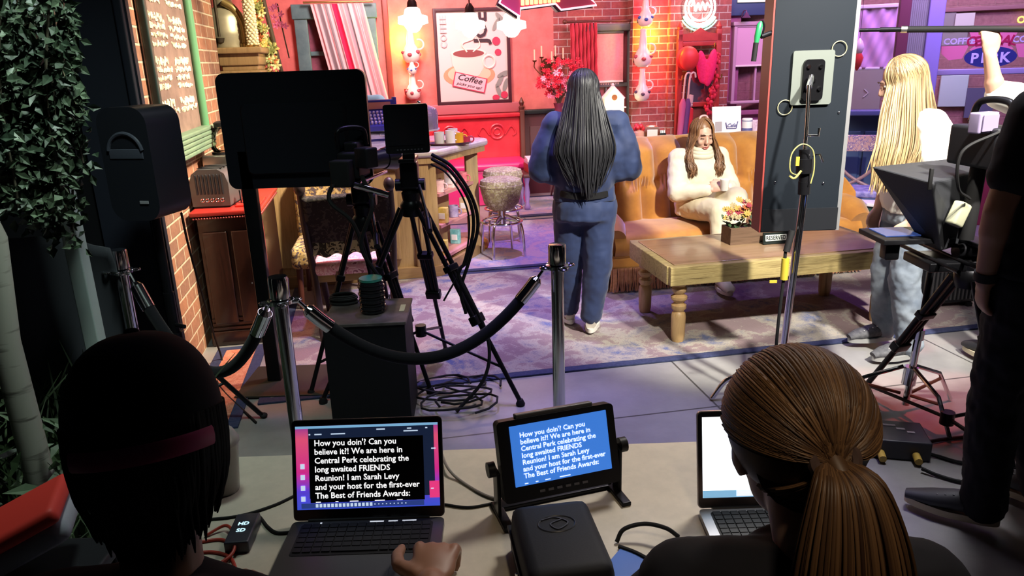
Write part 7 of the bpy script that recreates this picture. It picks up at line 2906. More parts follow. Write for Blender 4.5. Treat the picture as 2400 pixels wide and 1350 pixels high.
# ---- the woman in cream seated on the sofa
def cream_woman():
    c = sp(2.47, 5.42, 0.0)
    t = tag_empty('person', 'person in a cream turtleneck sitting cross legged on the amber sofa', (c.x, c.y, 0.47))
    P = lambda x, y, z: sp(2.47 + x, 5.42 + y, z)
    J = dict(hipL=P(-0.085, 0, 0.575), hipR=P(0.085, 0, 0.575), knL=P(-0.02, -0.40, 0.60), knR=P(0.12, -0.37, 0.685), anL=P(-0.04, -0.50, 0.14), anR=P(0.02, -0.56, 0.36),
             toeL=P(-0.05, -0.66, 0.06), toeR=P(0.03, -0.73, 0.29), shL=P(-0.165, 0.06, 0.93), shR=P(0.165, 0.06, 0.93), elL=P(-0.225, -0.08, 0.70), elR=P(0.225, -0.06, 0.70),
             wrL=P(-0.03, -0.24, 0.735), wrR=P(0.11, -0.22, 0.735), neck=P(0, 0.05, 0.985))
    fw = SET.to_3x3() @ V((-0.02, -1, -0.24))
    H = head_frame(P(0, 0.01, 1.11), fw)
    b = B(t, Matrix())
    rx = SET.to_3x3()
    human_body(b, J, H, 0.92, 0.98, {'L': (rx @ V((0.8, -0.35, 0.25)), rx @ V((-0.2, -0.5, 0.7)), -1, (28, 35, 25)), 'R': (rx @ V((-0.75, -0.3, 0.35)), rx @ V((0.25, -0.6, 0.6)), 1, (18, 28, 20))})
    body = b.fuse('body', skin_a, voxel=0.0065, smooth=3)
    face_parts(t, body, H, closed=True)
    knit = mat('cream_knit', (0.70, 0.63, 0.48), 0.85, bump=0.15, scale=90, sheen=0.2)
    b = B(t, Matrix())
    torso(b, J, 1.0, 0.035, False)
    b.tube([P(0, 0.02, 0.50), P(0, 0.02, 0.58), P(0, 0.03, 0.75)], [(0.185, 0.155), (0.195, 0.155), (0.18, 0.13)], 20)
    for s in 'LR':
        w = V(J['wr' + s]).lerp(V(J['el' + s]), 0.10)
        b.limb([J['sh' + s], J['el' + s], w], [0.078, 0.076, 0.046], 14)
    b.tube([P(0, 0.045, 0.95), P(0, 0.03, 1.00), P(0, 0.02, 1.035)], [(0.105, 0.095), (0.092, 0.09), (0.075, 0.078)], 20)
    b.fuse('sweater', knit, body, 0.010, 5, (0.018, 0.08))
    b = B(t, Matrix())
    for k in range(3):
        b.tube([P(0.085 * math.cos(a) * (1 - 0.08 * k), 0.028 + 0.082 * math.sin(a) * (1 - 0.08 * k), 0.968 + 0.024 * k + 0.012 * math.sin(a)) for a in [2 * PI * q / 24 for q in range(24)]], 0.020, 10, closed=True)
    b.out('roll_neck', knit, body)
    tr = mat('cream_trousers', (0.68, 0.60, 0.42), 0.8)
    b = B(t, Matrix())
    b.tube([P(0, 0.0, 0.505), P(0, 0.0, 0.60)], [(0.19, 0.15), (0.17, 0.13)], 18)
    for s in 'LR':
        b.limb([J['hip' + s], J['kn' + s], V(J['an' + s]) + V((0, 0, 0.02))], [0.105, 0.083, 0.075], 16)
    b.fuse('trousers', tr, body, 0.010, 5, (0.016, 0.09))
    shoes(t, body, J, mat('white_leather', (0.7, 0.68, 0.64), 0.5), mat('off_white_sole', (0.62, 0.60, 0.55)), k=0.88)
    hm = strand_mat('chestnut_hair', (0.09, 0.038, 0.018), (0.24, 0.115, 0.05), 0.42, 0.5)
    rr = random.Random(4)
    b = B(t, Matrix())
    b.ell((0, 0, 0), (0.081, 0.098, 0.082), H @ Tr(0, -0.036, 0.050), 20, 12)
    def ends(ph, e):
        q = unset(e) - V((2.47, 5.42, 0))
        s_ = 1 if q.x > 0 else -1
        f = max(0.0, -(q.y - 0.0) / 0.06)
        wv = rr.uniform(0, 6.28)
        a = rr.uniform(0, 1)
        return [P(s_ * rr.uniform(0.085, 0.115), q.y * 0.5 - 0.015, 1.03), P(s_ * rr.uniform(0.10, 0.145) + 0.012 * math.sin(wv), -0.07 + 0.06 * a, 0.95),
                P(s_ * rr.uniform(0.08, 0.135) + 0.015 * math.cos(wv), -0.10 + 0.05 * a, 0.885), P(s_ * rr.uniform(0.085, 0.13) + 0.014 * math.sin(wv), -0.105 + 0.05 * a, rr.uniform(0.80, 0.86))]
    falling_hair(b, H, (0, -0.020, 0.036), (0.086, 0.104, 0.096), 150, (40, 150), ends, rr, 0.0055, 0.0038, -0.1)
    falling_hair(b, H, (0, -0.020, 0.036), (0.086, 0.104, 0.096), 150, (210, 320), ends, rr, 0.0055, 0.0038, -0.1)
    def back_ends(ph, e):
        q = unset(e) - V((2.47, 5.42, 0))
        return [P(q.x * 1.05, 0.115, 1.02), P(q.x * 1.1, 0.135, 0.95)]
    falling_hair(b, H, (0, -0.020, 0.036), (0.086, 0.104, 0.096), 80, (140, 220), back_ends, rr, 0.0055, 0.0038)
    b.out('hair', hm, body, smooth=80)
    b = B(t, H)
    b.tube(bez([(-0.035, -0.01, 0.118), (-0.02, -0.02, 0.145), (0.02, -0.02, 0.145), (0.035, -0.01, 0.118)], 5), 0.008, 8)
    b.out('hair_clip', mat('pink_clip', (0.62, 0.36, 0.36), 0.3), body)
    ph = thing('paper_cup', 'small white cup held by the person in the cream turtleneck', 'cup', T=Tr(*P(0.05, -0.305, 0.735)) @ Rz(10))
    b = B(ph)
    b.lathe([(0.026, 0), (0.034, 0.075), (0.036, 0.078), (0.036, 0.084), (0.001, 0.084)], (0, 0, 0), 20)
    b.out('cup', mat('paper_white', (0.8, 0.79, 0.76), 0.6))
cream_woman()

# ---- the blonde woman at right
def blonde_woman():
    t = tag_empty('person', 'standing person with very long blonde hair and white top facing left', (2.2, 4.03, 0.0))
    J = dict(hipL=(2.20, 3.96, 0.88), hipR=(2.22, 4.13, 0.88), knL=(2.17, 3.94, 0.48), knR=(2.17, 4.16, 0.49), anL=(2.24, 3.93, 0.10), anR=(2.22, 4.18, 0.115),
             toeL=(2.05, 3.90, 0.04), toeR=(2.04, 4.16, 0.052), shL=(2.16, 3.86, 1.32), shR=(2.16, 4.18, 1.33), elL=(2.19, 3.85, 1.05), elR=(2.17, 4.23, 1.06),
             wrL=(2.13, 3.88, 0.82), wrR=(2.11, 4.20, 0.83), neck=(2.12, 4.02, 1.40))
    H = head_frame((2.055, 4.0, 1.525), (-0.95, 0.25, -0.30))
    b = B(t, Matrix())
    human_body(b, J, H, 0.96, 0.98, {'L': ((-0.3, 0.1, -1), (-0.2, -1, 0.1), 1, (20, 25, 20)), 'R': ((-0.3, -0.1, -1), (-0.2, 1, 0.1), -1, (20, 25, 20))})
    body = b.fuse('body', skin_a, voxel=0.009)
    face_parts(t, body, H)
    b = B(t, Matrix())
    torso(b, J, 1.0, 0.035, False)
    b.tube([(2.22, 4.04, 0.86), (2.21, 4.03, 1.0), (2.19, 4.02, 1.25)], [(0.15, 0.19), (0.15, 0.18), (0.135, 0.19)], 18)
    b.ell((2.245, 4.0, 1.24), (0.10, 0.16, 0.14))
    for s in 'LR':
        b.limb([J['sh' + s], J['el' + s], V(J['el' + s]).lerp(V(J['wr' + s]), 0.5)], [0.078, 0.066, 0.055], 14)
    b.fuse('blouse', mat('white_cotton', (0.74, 0.72, 0.66), 0.8), body, 0.011, 5, (0.016, 0.09))
    b = B(t, Matrix())
    b.tube([(2.21, 4.045, 0.78), (2.21, 4.045, 0.95)], [(0.13, 0.17), (0.125, 0.15)], 18)
    for s in 'LR':
        b.limb([J['hip' + s], J['kn' + s], V(J['an' + s]) + V((0, 0, 0.0))], [0.098, 0.080, 0.072], 16)
    b.fuse('jeans', mat('pale_denim', (0.12, 0.15, 0.20), 0.8, col2=(0.24, 0.28, 0.33), scale=7), body, 0.010, 5, (0.022, 0.06))
    shoes(t, body, J, mat('grey_mesh', (0.05, 0.05, 0.06), 0.7, col2=(0.10, 0.10, 0.11), scale=50), mat('pale_sole', (0.30, 0.30, 0.30), 0.5), k=1.0, laces=mat('white_lace', (0.65, 0.63, 0.6), 0.7))
    hm = strand_mat('blonde_hair', (0.08, 0.05, 0.025), (0.46, 0.32, 0.15), 0.42, 0.5)
    rr = random.Random(6)
    b = B(t, Matrix())
    b.ell((0, 0, 0), (0.085, 0.103, 0.095), H @ Tr(0, -0.024, 0.038), 20, 12)
    b.tube([H @ V((-0.03, -0.05, 0.03)), H @ V((-0.03, -0.06, -0.08)), (2.10, 3.88, 1.26), (2.08, 3.855, 1.14), (2.07, 3.85, 1.08)],
           [(0.06, 0.05), (0.07, 0.05), (0.10, 0.03), (0.10, 0.02), (0.06, 0.012)], 16, side=(1, 0, 0))
    def ends(ph, e):
        k = (e.x - 2.075) / 0.11
        near = (4.01 - e.y) / 0.09
        w = rr.uniform(0.8, 1.25)
        dep = rr.uniform(-0.02, 0.02)
        y = 3.835 + 0.07 * max(0, k) + (0.05 if near < 0 else 0.0)
        zend = rr.uniform(0.98, 1.12)
        return [V((2.07 + k * 0.135 * w, (e.y + y) / 2 + dep, 1.38)), V((2.065 + k * 0.165 * w, y + dep, 1.26)),
                V((2.045 + k * 0.17 * w, y - 0.02 + dep, 1.26 + (zend - 1.26) * 0.5)), V((2.02 + k * 0.15 * w + rr.uniform(-.02, .02), y - 0.02 + dep, zend))]
    falling_hair(b, H, (0, -0.024, 0.038), (0.090, 0.109, 0.100), 500, (-300, -30), ends, rr, 0.0052, 0.003)
    b.out('hair', hm, body, smooth=80)
blonde_woman()

# ---- the man in black at the right edge
def black_man():
    t = tag_empty('person', 'standing person in black with bare forearm at the right edge', (1.80, 2.42, 0.0))
    J = dict(hipL=(1.70, 2.36, 0.94), hipR=(1.86, 2.44, 0.94), knL=(1.70, 2.40, 0.50), knR=(1.90, 2.52, 0.50), anL=(1.70, 2.37, 0.10), anR=(1.98, 2.46, 0.10),
             toeL=(1.53, 2.50, 0.045), toeR=(1.88, 2.66, 0.045), shL=(1.63, 2.33, 1.50), shR=(2.02, 2.45, 1.50), elL=(1.555, 2.33, 1.20), elR=(2.10, 2.48, 1.20),
             wrL=(1.575, 2.37, 0.955), wrR=(2.02, 2.66, 1.0), neck=(1.82, 2.40, 1.57))
    H = head_frame((1.83, 2.42, 1.73), (-0.45, 0.85, -0.1))
    b = B(t, Matrix())
    human_body(b, J, H, 1.06, 1.03, {'L': ((0.1, 0.15, -1), (-1, 0.1, 0), 1, (25, 30, 25)), 'R': ((-0.3, 0.7, 0.1), (0.5, 0, 0.7), -1, (30, 35, 25))})
    body = b.fuse('body', skin_c, voxel=0.009)
    face_parts(t, body, H)
    tee = mat('black_tee', (0.004, 0.004, 0.005), 0.85)
    b = B(t, Matrix())
    torso(b, J, 1.08, 0.03, False)
    b.tube([(1.78, 2.40, 0.88), (1.79, 2.40, 1.1), (1.82, 2.39, 1.38)], [(0.19, 0.14), (0.185, 0.135), (0.20, 0.13)], 18, side=(0.95, 0.3, 0))
    for s in 'LR':
        b.limb([J['sh' + s], V(J['sh' + s]).lerp(V(J['el' + s]), 0.62)], [0.085, 0.074], 14)
    b.fuse('t_shirt', tee, body, 0.011, 5, (0.015, 0.09))
    b = B(t, Matrix())
    b.tube([(1.78, 2.40, 0.84), (1.78, 2.40, 1.0)], [(0.175, 0.135), (0.165, 0.125)], 18)
    for s in 'LR':
        b.limb([J['hip' + s], J['kn' + s], J['an' + s]], [0.105, 0.085, 0.075], 16)
    b.fuse('jeans', mat('black_denim', (0.006, 0.006, 0.009), 0.8), body, 0.010, 4, (0.020, 0.05))
    shoes(t, body, J, mat('black_trainer', (0.018, 0.018, 0.024), 0.55), mat('tan_sole', (0.50, 0.42, 0.30), 0.5), k=1.1, laces=mat('grey_lace', (0.12, 0.12, 0.13), 0.7))
    b = B(t, Matrix())
    d = (V(J['wrL']) - V(J['elL'])).normalized()
    b.tube([V(J['wrL']) - d * 0.035, V(J['wrL']) - d * 0.005], 0.036, 18)
    b.out('wristband', rubber, body)
    hm = strand_mat('dark_hair', (0.012, 0.009, 0.008), (0.04, 0.03, 0.022), 0.5)
    b = B(t, Matrix())
    b.ell((0, 0, 0), (0.084, 0.100, 0.092), H @ Tr(0, -0.028, 0.045), 20, 12)
    b.out('hair', hm, body, smooth=80)
black_man()

# ---- the boom operator behind him
def boom_man():
    t = tag_empty('person', 'standing person in a grey white shirt raising one arm to the boom pole', (2.78, 3.80, 0.0))
    J = dict(hipL=(2.66, 3.80, 0.92), hipR=(2.84, 3.80, 0.92), knL=(2.66, 3.82, 0.49), knR=(2.86, 3.82, 0.49), anL=(2.66, 3.80, 0.10), anR=(2.88, 3.80, 0.10),
             toeL=(2.62, 3.97, 0.045), toeR=(2.90, 3.97, 0.045), shL=(2.57, 3.77, 1.43), shR=(2.95, 3.77, 1.43), elL=(2.405, 3.76, 1.475), elR=(3.05, 3.80, 1.30),
             wrL=(2.350, 3.765, 1.655), wrR=(2.95, 3.80, 1.58), neck=(2.76, 3.78, 1.52))
    H = head_frame((2.76, 3.80, 1.67), (-0.4, 0.9, 0.0))
    b = B(t, Matrix())
    human_body(b, J, H, 1.02, 1.0, {'L': ((-0.12, 0.02, 1.0), (-0.1, -1.0, 0), 1, (18, 55, 50), 0.6, 1.05), 'R': ((-0.2, 0.1, 1.0), (0.3, -1, 0), -1, (30, 55, 45))})
    body = b.fuse('body', mat('skin_pink', (0.58, 0.31, 0.22), 0.5), voxel=0.008)
    face_parts(t, body, H)
    shirt = mat('grey_knit_shirt', (0.20, 0.22, 0.23), 0.85)
    b = B(t, Matrix())
    torso(b, J, 1.04, 0.03, False)
    b.tube([(2.76, 3.79, 0.90), (2.76, 3.78, 1.1), (2.76, 3.78, 1.36)], [(0.18, 0.13), (0.18, 0.13), (0.20, 0.125)], 18)
    for s in 'LR':
        b.limb([J['sh' + s], V(J['sh' + s]).lerp(V(J['el' + s]), 0.45)], [0.084, 0.072], 14)
    b.fuse('shirt', shirt, body, 0.012, 5, (0.012, 0.09))
    b = B(t, Matrix())
    a, c = V(J['shL']), V(J['elL'])
    b.limb([a.lerp(c, 0.42), a.lerp(c, 0.86)], [0.080, 0.070], 14)
    b.fuse('white_sleeve', mat('white_cotton', (0.74, 0.72, 0.66)), body, 0.010, 4)
    b = B(t, Matrix())
    b.tube([(2.75, 3.80, 0.82), (2.75, 3.80, 0.98)], [(0.175, 0.13), (0.165, 0.12)], 18)
    for s in 'LR':
        b.limb([J['hip' + s], J['kn' + s], J['an' + s]], [0.10, 0.08, 0.068], 16)
    b.fuse('trousers', mat('black_denim', (0.006, 0.006, 0.009)), body, 0.012, 4)
    shoes(t, body, J, mat('black_trainer', (0.018, 0.018, 0.024)), mat('tan_sole', (0.50, 0.42, 0.30)), k=1.0)
    b = B(t, Matrix())
    b.ell((0, 0, 0), (0.084, 0.100, 0.092), H @ Tr(0, -0.028, 0.045), 20, 12)
    b.out('hair', MATS['dark_hair'], body, smooth=80)
boom_man()

# ---- the barista in light blue, mostly behind the big display
def blue_barista():
    e = sp(-0.05, 7.55, 0)
    q = W(836, 165, 7.45)
    t = tag_empty('person', 'person in a light blue shirt behind the counter and the big black display', (q.x, 7.45, 0.0))
    x, y, h = q.x, 7.45, q.z - 0.125
    k = h / 1.55
    P = lambda a, c, z: V((x + a, y + c, z * k))
    J = dict(hipL=P(-0.09, 0, 0.90), hipR=P(0.09, 0, 0.90), knL=P(-0.09, 0, 0.48), knR=P(0.09, 0, 0.48), anL=P(-0.09, 0.02, 0.10), anR=P(0.09, 0.02, 0.10),
             toeL=P(-0.10, -0.14, 0.045), toeR=P(0.10, -0.14, 0.045), shL=P(-0.18, 0, 1.36), shR=P(0.18, 0, 1.36), elL=P(-0.24, -0.05, 1.08), elR=P(0.27, -0.05, 1.10),
             wrL=P(-0.18, -0.26, 1.02), wrR=P(0.30, -0.24, 1.06), neck=P(0, 0, 1.42))
    H = head_frame(P(0, -0.01, 1.55), (0.1, -1, -0.1))
    b = B(t, Matrix())
    human_body(b, J, H, 1.0, 1.0)
    body = b.fuse('body', skin_a, voxel=0.010)
    face_parts(t, body, H)
    b = B(t, Matrix())
    torso(b, J, 1.04, 0.03, False)
    b.tube([P(0, 0, 0.86), P(0, 0, 1.3)], [(0.18, 0.13), (0.20, 0.13)], 18)
    for s in 'LR':
        b.limb([J['sh' + s], J['el' + s], V(J['el' + s]).lerp(V(J['wr' + s]), 0.7)], [0.078, 0.064, 0.05], 14)
    b.fuse('shirt', mat('light_blue_shirt', (0.30, 0.52, 0.80), 0.8), body, 0.013, 5, (0.014, 0.09))
    b = B(t, Matrix())
    for s in 'LR':
        b.limb([J['hip' + s], J['kn' + s], J['an' + s]], [0.10, 0.08, 0.065], 16)
    b.fuse('trousers', mat('black_denim', (0.006, 0.006, 0.009)), body, 0.014, 4)
    shoes(t, body, J, mat('black_trainer', (0.018, 0.018, 0.024)), mat('tan_sole', (0.50, 0.42, 0.30)))
    b = B(t, Matrix())
    b.ell((0, 0, 0), (0.086, 0.102, 0.094), H @ Tr(0, -0.020, 0.046), 20, 12)
    b.out('hair', mat('sandy_hair', (0.35, 0.20, 0.09), 0.5), body, smooth=80)
blue_barista()

# ---- the man in the cap, seated at the near left
def cap_man():
    t = tag_empty('person', 'seated person in a dark cap at near left with one hand on the laptop', (-0.40, 0.72, 0.45))
    H = head_frame((-0.515, 0.945, 1.238), (-0.36, 0.90, -0.26))
    J = dict(hipL=(-0.50, 0.62, 0.55), hipR=(-0.30, 0.60, 0.55), knL=(-0.52, 1.02, 0.52), knR=(-0.26, 1.02, 0.52), anL=(-0.52, 1.05, 0.10), anR=(-0.24, 1.05, 0.10),
             toeL=(-0.54, 1.22, 0.045), toeR=(-0.22, 1.22, 0.045), shL=(-0.675, 0.82, 0.985), shR=(-0.295, 0.80, 0.965), elL=(-0.74, 0.99, 0.85), elR=(-0.10, 0.86, 0.80),
             wrL=(-0.58, 1.13, 0.80), wrR=(-0.165, 1.135, 0.806), neck=(-0.485, 0.86, 1.055))
    b = B(t, Matrix())
    human_body(b, J, H, 1.02, 1.02, {'L': ((0.5, 0.7, -0.1), (-0.2, 0.1, 1), -1, (20, 30, 20)), 'R': ((0.04, 1.0, 0.10), (0.05, 0.05, 1), -1, (38, 50, 25), 1.3, 1.15, 1.5)})
    body = b.fuse('body', skin_c, voxel=0.0055, smooth=3)
    face_parts(t, body, H)
    capm = mat('cap_navy_black', (0.0035, 0.0035, 0.007), 0.9)
    b = B(t, H)
    def dome(u, v):
        a = 2 * PI * u
        e = v * PI / 2
        return (0.101 * math.cos(a) * math.cos(e) ** 0.8, -0.012 + 0.118 * math.sin(a) * math.cos(e) ** 0.8, 0.015 + 0.118 * math.sin(e))
    b.grid(dome, 40, 14)
    c_ = b.out('cap', capm, body, smooth=80, weld=True)
    b = B(t, H)
    b.grid(lambda u, v: ((u - 0.5) * 0.17, 0.085 + 0.07 * v * (1 - (2 * u - 1) ** 2 * 0.5) + 0.012, 0.03 - 0.02 * v + 0.012 * (1 - (2 * u - 1) ** 2)), 16, 6)
    b.out('visor', capm, c_, solid=0.005)
    b = B(t, H)
    b.tube([(0.112 * math.cos(R(a)), -0.014 + 0.130 * math.sin(R(a)), -0.012) for a in range(225, 325, 5)], [0.0125] * 20, 8, flat=0.25, side=(0, 0, 1))
    b.out('strap', mat('plum_strap', (0.62, 0.06, 0.20), 0.5), c_)
    b = B(t, H)
    b.ell((0, -0.012, 0.134), (0.010, 0.010, 0.005), None, 12, 6)
    b.out('button', capm, c_)
    hm = strand_mat('ebony_hair', (0.006, 0.005, 0.006), (0.022, 0.018, 0.02), 0.55)
    rr = random.Random(8)
    b = B(t, H)
    b.tube([(0, -0.02, 0.03), (0, -0.055, -0.03), (0, -0.065, -0.085), (0, -0.06, -0.125)], [(0.090, 0.09), (0.090, 0.066), (0.076, 0.046), (0.045, 0.028)], 20, side=(1, 0, 0))
    def lock(i):
        a = R(rr.uniform(-205, 25))
        x, y = math.cos(a), math.sin(a)
        z1 = -0.095 - 0.045 * max(0, -y) - rr.uniform(0, 0.03)
        return bez([(0.098 * x, -0.012 + 0.112 * y, 0.02), (0.098 * x, -0.016 + 0.110 * y, -0.04), (0.086 * x + rr.uniform(-.006, .006), -0.016 + 0.102 * y, -0.085), (0.070 * x + rr.uniform(-.01, .01), -0.012 + 0.086 * y, z1)], 4)
    strands(b, None, lock, 230, 0.0065, 0.003, 0.6)
    b.out('hair', hm, body, smooth=80)
    b = B(t, H)
    for s in (-1, 1):
        b.ring((s * 0.032, 0.105, 0.014), 0.022, 0.0018, UP, 20, 6)
        b.tube([(s * 0.054, 0.104, 0.016), (s * 0.078, 0.04, 0.018), (s * 0.084, -0.02, 0.006)], 0.0018, 6)
    b.tube([(-0.010, 0.108, 0.016), (0.010, 0.108, 0.016)], 0.0018, 6)
    b.out('glasses', mat('glasses_metal', (0.5, 0.45, 0.45), 0.25, 0.8), body)
    top = mat('charcoal_sweat_top', (0.006, 0.006, 0.012), 0.9)
    b = B(t, Matrix())
    torso(b, J, 1.06, 0.03, False)
    b.tube([(-0.41, 0.64, 0.52), (-0.44, 0.71, 0.75), (-0.48, 0.78, 0.94)], [(0.19, 0.14), (0.19, 0.14), (0.20, 0.13)], 18)
    for s in 'LR':
        b.limb([J['sh' + s], J['el' + s], V(J['el' + s]).lerp(V(J['wr' + s]), 0.55)], [0.085, 0.066, 0.052], 14)
    b.fuse('sweat_top', top, body, 0.010, 5, (0.012, 0.08))
    b = B(t, Matrix())
    b.tube([(-0.40, 0.62, 0.49), (-0.40, 0.62, 0.62)], [(0.19, 0.15), (0.18, 0.14)], 18)
    for s in 'LR':
        b.limb([J['hip' + s], J['kn' + s], J['an' + s]], [0.105, 0.085, 0.07], 16)
    b.fuse('trousers', MATS['black_denim'], body, 0.012, 4)
    shoes(t, body, J, MATS['black_trainer'], MATS['tan_sole'])
cap_man()

# ---- the ponytail woman, seated at the near right
def ponytail_woman():
    t = tag_empty('person', 'seated person with a brown ponytail facing the white laptop', (0.40, 0.75, 0.45))
    C = V((0.378, 0.915, 1.190))
    H = head_frame(C, (0.0, 1, -0.34))
    J = dict(hipL=(0.30, 0.62, 0.55), hipR=(0.48, 0.62, 0.55), knL=(0.30, 1.02, 0.52), knR=(0.50, 1.02, 0.52), anL=(0.30, 1.05, 0.10), anR=(0.52, 1.05, 0.10),
             toeL=(0.29, 1.22, 0.045), toeR=(0.54, 1.22, 0.045), shL=(0.235, 0.845, 1.00), shR=(0.535, 0.845, 0.985), elL=(0.185, 0.98, 0.84), elR=(0.60, 1.0, 0.84),
             wrL=(0.40, 1.14, 0.80), wrR=(0.60, 1.16, 0.80), neck=(0.388, 0.84, 1.06))
    b = B(t, Matrix())
    human_body(b, J, H, 0.92, 0.97, {'L': ((0.3, 0.9, 0.0), (0, 0, 1), 1, (30, 30, 20)), 'R': ((-0.2, 0.9, 0.0), (0, 0, 1), -1, (30, 30, 20))})
    body = b.fuse('body', skin_a, voxel=0.007, smooth=4)
    face_parts(t, body, H)
    hm = strand_mat('brown_hair', (0.030, 0.013, 0.007), (0.14, 0.072, 0.032), 0.5, 0.35)
    rr = random.Random(12)
    tie = V((0.004, -0.122, 0.006))
    b = B(t, H)
    b.ell((0, 0, 0), (0.091, 0.110, 0.101), Tr(0, -0.022, 0.034), 24, 16)
    b.tube([(0.0, -0.05, -0.02), tie + V((0, 0.01, 0))], [(0.07, 0.06), (0.024, 0.022)], 16)
    ctr, rad = V((0, -0.022, 0.034)), V((0.095, 0.114, 0.105))
    td = V(((tie - ctr).x / rad.x, (tie - ctr).y / rad.y, (tie - ctr).z / rad.z)).normalized()
    def lock(i):
        ph = rr.uniform(-PI, PI)
        if abs(ph) < 2.3:
            s0 = V((math.sin(ph) * 0.95, 0.35 + 0.55 * math.cos(ph), 0.30 + 0.45 * math.cos(ph) + rr.uniform(-.1, .1)))
        else:
            s0 = V((1.1 * math.sin(ph), -0.25, -0.85))
        s0.normalize()
        s0 = s0.slerp(td, rr.uniform(0, 0.35)) if i % 3 else s0
        h = rr.uniform(0.985, 1.025)
        pts = []
        for q in range(7):
            d = s0.slerp(td, q / 7)
            f = h if q < 6 else 0.99
            pts.append(ctr + V((d.x * rad.x, d.y * rad.y, d.z * rad.z)) * f)
        pts.append(tie + V((rr.uniform(-.012, .012), -0.006, rr.uniform(-.012, .012))))
        return bez(pts, 2)
    strands(b, None, lock, 1300, 0.0026, 0.002, 0.6)
    b.out('hair', hm, body, smooth=80)
    b = B(t, Matrix())
    T0 = H @ tie
    b.tube([T0, T0 + V((0.006, -0.035, -0.02)), T0 + V((0.010, -0.055, -0.10)), T0 + V((0.015, -0.055, -0.20)), T0 + V((0.02, -0.045, -0.28))],
           [0.012, 0.016, (0.030, 0.020), (0.040, 0.022), 0.02], 14, side=(1, 0, 0))
    def tail(i):
        a, q = rr.uniform(0, 2 * PI), rr.uniform(0.55, 1.05)
        w = 0.072 * q
        o_ = V((math.cos(a), math.sin(a) * 0.6, 0))
        L = rr.uniform(0.27, 0.36)
        return bez([T0 + o_ * 0.012, T0 + V((0.006, -0.035, -0.015)) + o_ * w * 0.55, T0 + V((0.010, -0.058, -0.10)) + o_ * w * 0.9,
                    T0 + V((0.016, -0.056, -0.2)) + o_ * w, T0 + V((0.02, -0.045, -L)) + o_ * w * 0.75], 5)
    strands(b, None, tail, 700, 0.0032, 0.002, 0.6)
    b.out('ponytail', hm, body, smooth=80)
    b = B(t, H)
    b.ring(tie + V((0, -0.004, 0)), 0.026, 0.008, Rx(80), 24, 8)
    b.out('hair_tie', mat('brown_tie', (0.05, 0.025, 0.02), 0.8), body)
    top = mat('black_jumper', (0.008, 0.008, 0.012), 0.9)
    b = B(t, Matrix())
    torso(b, J, 0.96, 0.035, False)
    b.tube([(0.39, 0.64, 0.52), (0.39, 0.70, 0.75), (0.388, 0.80, 0.95)], [(0.17, 0.13), (0.17, 0.13), (0.18, 0.12)], 18)
    for s in 'LR':
        b.limb([J['sh' + s], J['el' + s], V(J['el' + s]).lerp(V(J['wr' + s]), 0.85)], [0.080, 0.062, 0.046], 14)
    b.fuse('jumper', top, body, 0.009, 5, (0.010, 0.08))
    b = B(t, Matrix())
    b.tube([(0.39, 0.62, 0.49), (0.39, 0.62, 0.62)], [(0.18, 0.14), (0.17, 0.13)], 18)
    for s in 'LR':
        b.limb([J['hip' + s], J['kn' + s], J['an' + s]], [0.10, 0.078, 0.065], 16)
    b.fuse('trousers', MATS['black_denim'], body, 0.012, 4)
    shoes(t, body, J, MATS['black_trainer'], MATS['tan_sole'], k=0.9)
ponytail_woman()
# the chairs the two of them sit on
def task_chair(x, y, label):
    t = thing('task_chair', label, 'chair', (x, y, 0))
    b = B(t)
    b.box((0, 0, 0.45), (0.44, 0.42, 0.05), None, 0.02)
    b.out('seat', black)
    for sx_ in (-0.19, 0.19):
        for sy in (-0.18, 0.18):
            b = B(t)
            b.cyl((sx_, sy, 0), (sx_, sy, 0.43), 0.014, 10)
            b.out('leg', satin)
task_chair(-0.40, 0.58, 'black seat beneath the person in the dark cap')
task_chair(0.39, 0.58, 'black seat beneath the person with the brown ponytail')
# ------------------------------------------------------------------ the near desk and what stands on it
DZ = 0.75
t = thing('desk', 'cream topped folding desk at the front of the picture', 'desk', (0.0, 1.36, 0))
lam = mat('cream_laminate', (0.50, 0.46, 0.38), 0.45, col2=(0.56, 0.51, 0.42), scale=30)
b = B(t)
b.box((0, 0, DZ - 0.018), (1.58, 0.74, 0.036), None, 0.006)
b.out('desk_top', lam)
b = B(t)
b.box((0, 0.30, DZ - 0.07), (1.45, 0.03, 0.07))
b.box((0, -0.30, DZ - 0.07), (1.45, 0.03, 0.07))
b.out('underframe', satin)
for x in (-0.70, 0.70):
    for y in (-0.30, 0.30):
        b = B(t)
        b.cyl((x, y, 0), (x, y, DZ - 0.04), 0.016, 12)
        b.out('leg', satin)

LINES = ["How you doin'? Can you", "believe it?! We are here in", "Central Perk celebrating the", "long awaited FRIENDS", "Reunion! I am Sarah Levy", "and your host for the first-ever", "The Best of Friends Awards:"]
scr_white = mat('screen_white', (1, 1, 1), 0.5, emit=1.0)
scr_black = mat('screen_black', (0.004, 0.004, 0.006), 0.3, emit=0.004)
def emis(name, c, s=1.0):
    return mat(name, c, 0.5, emit=s)

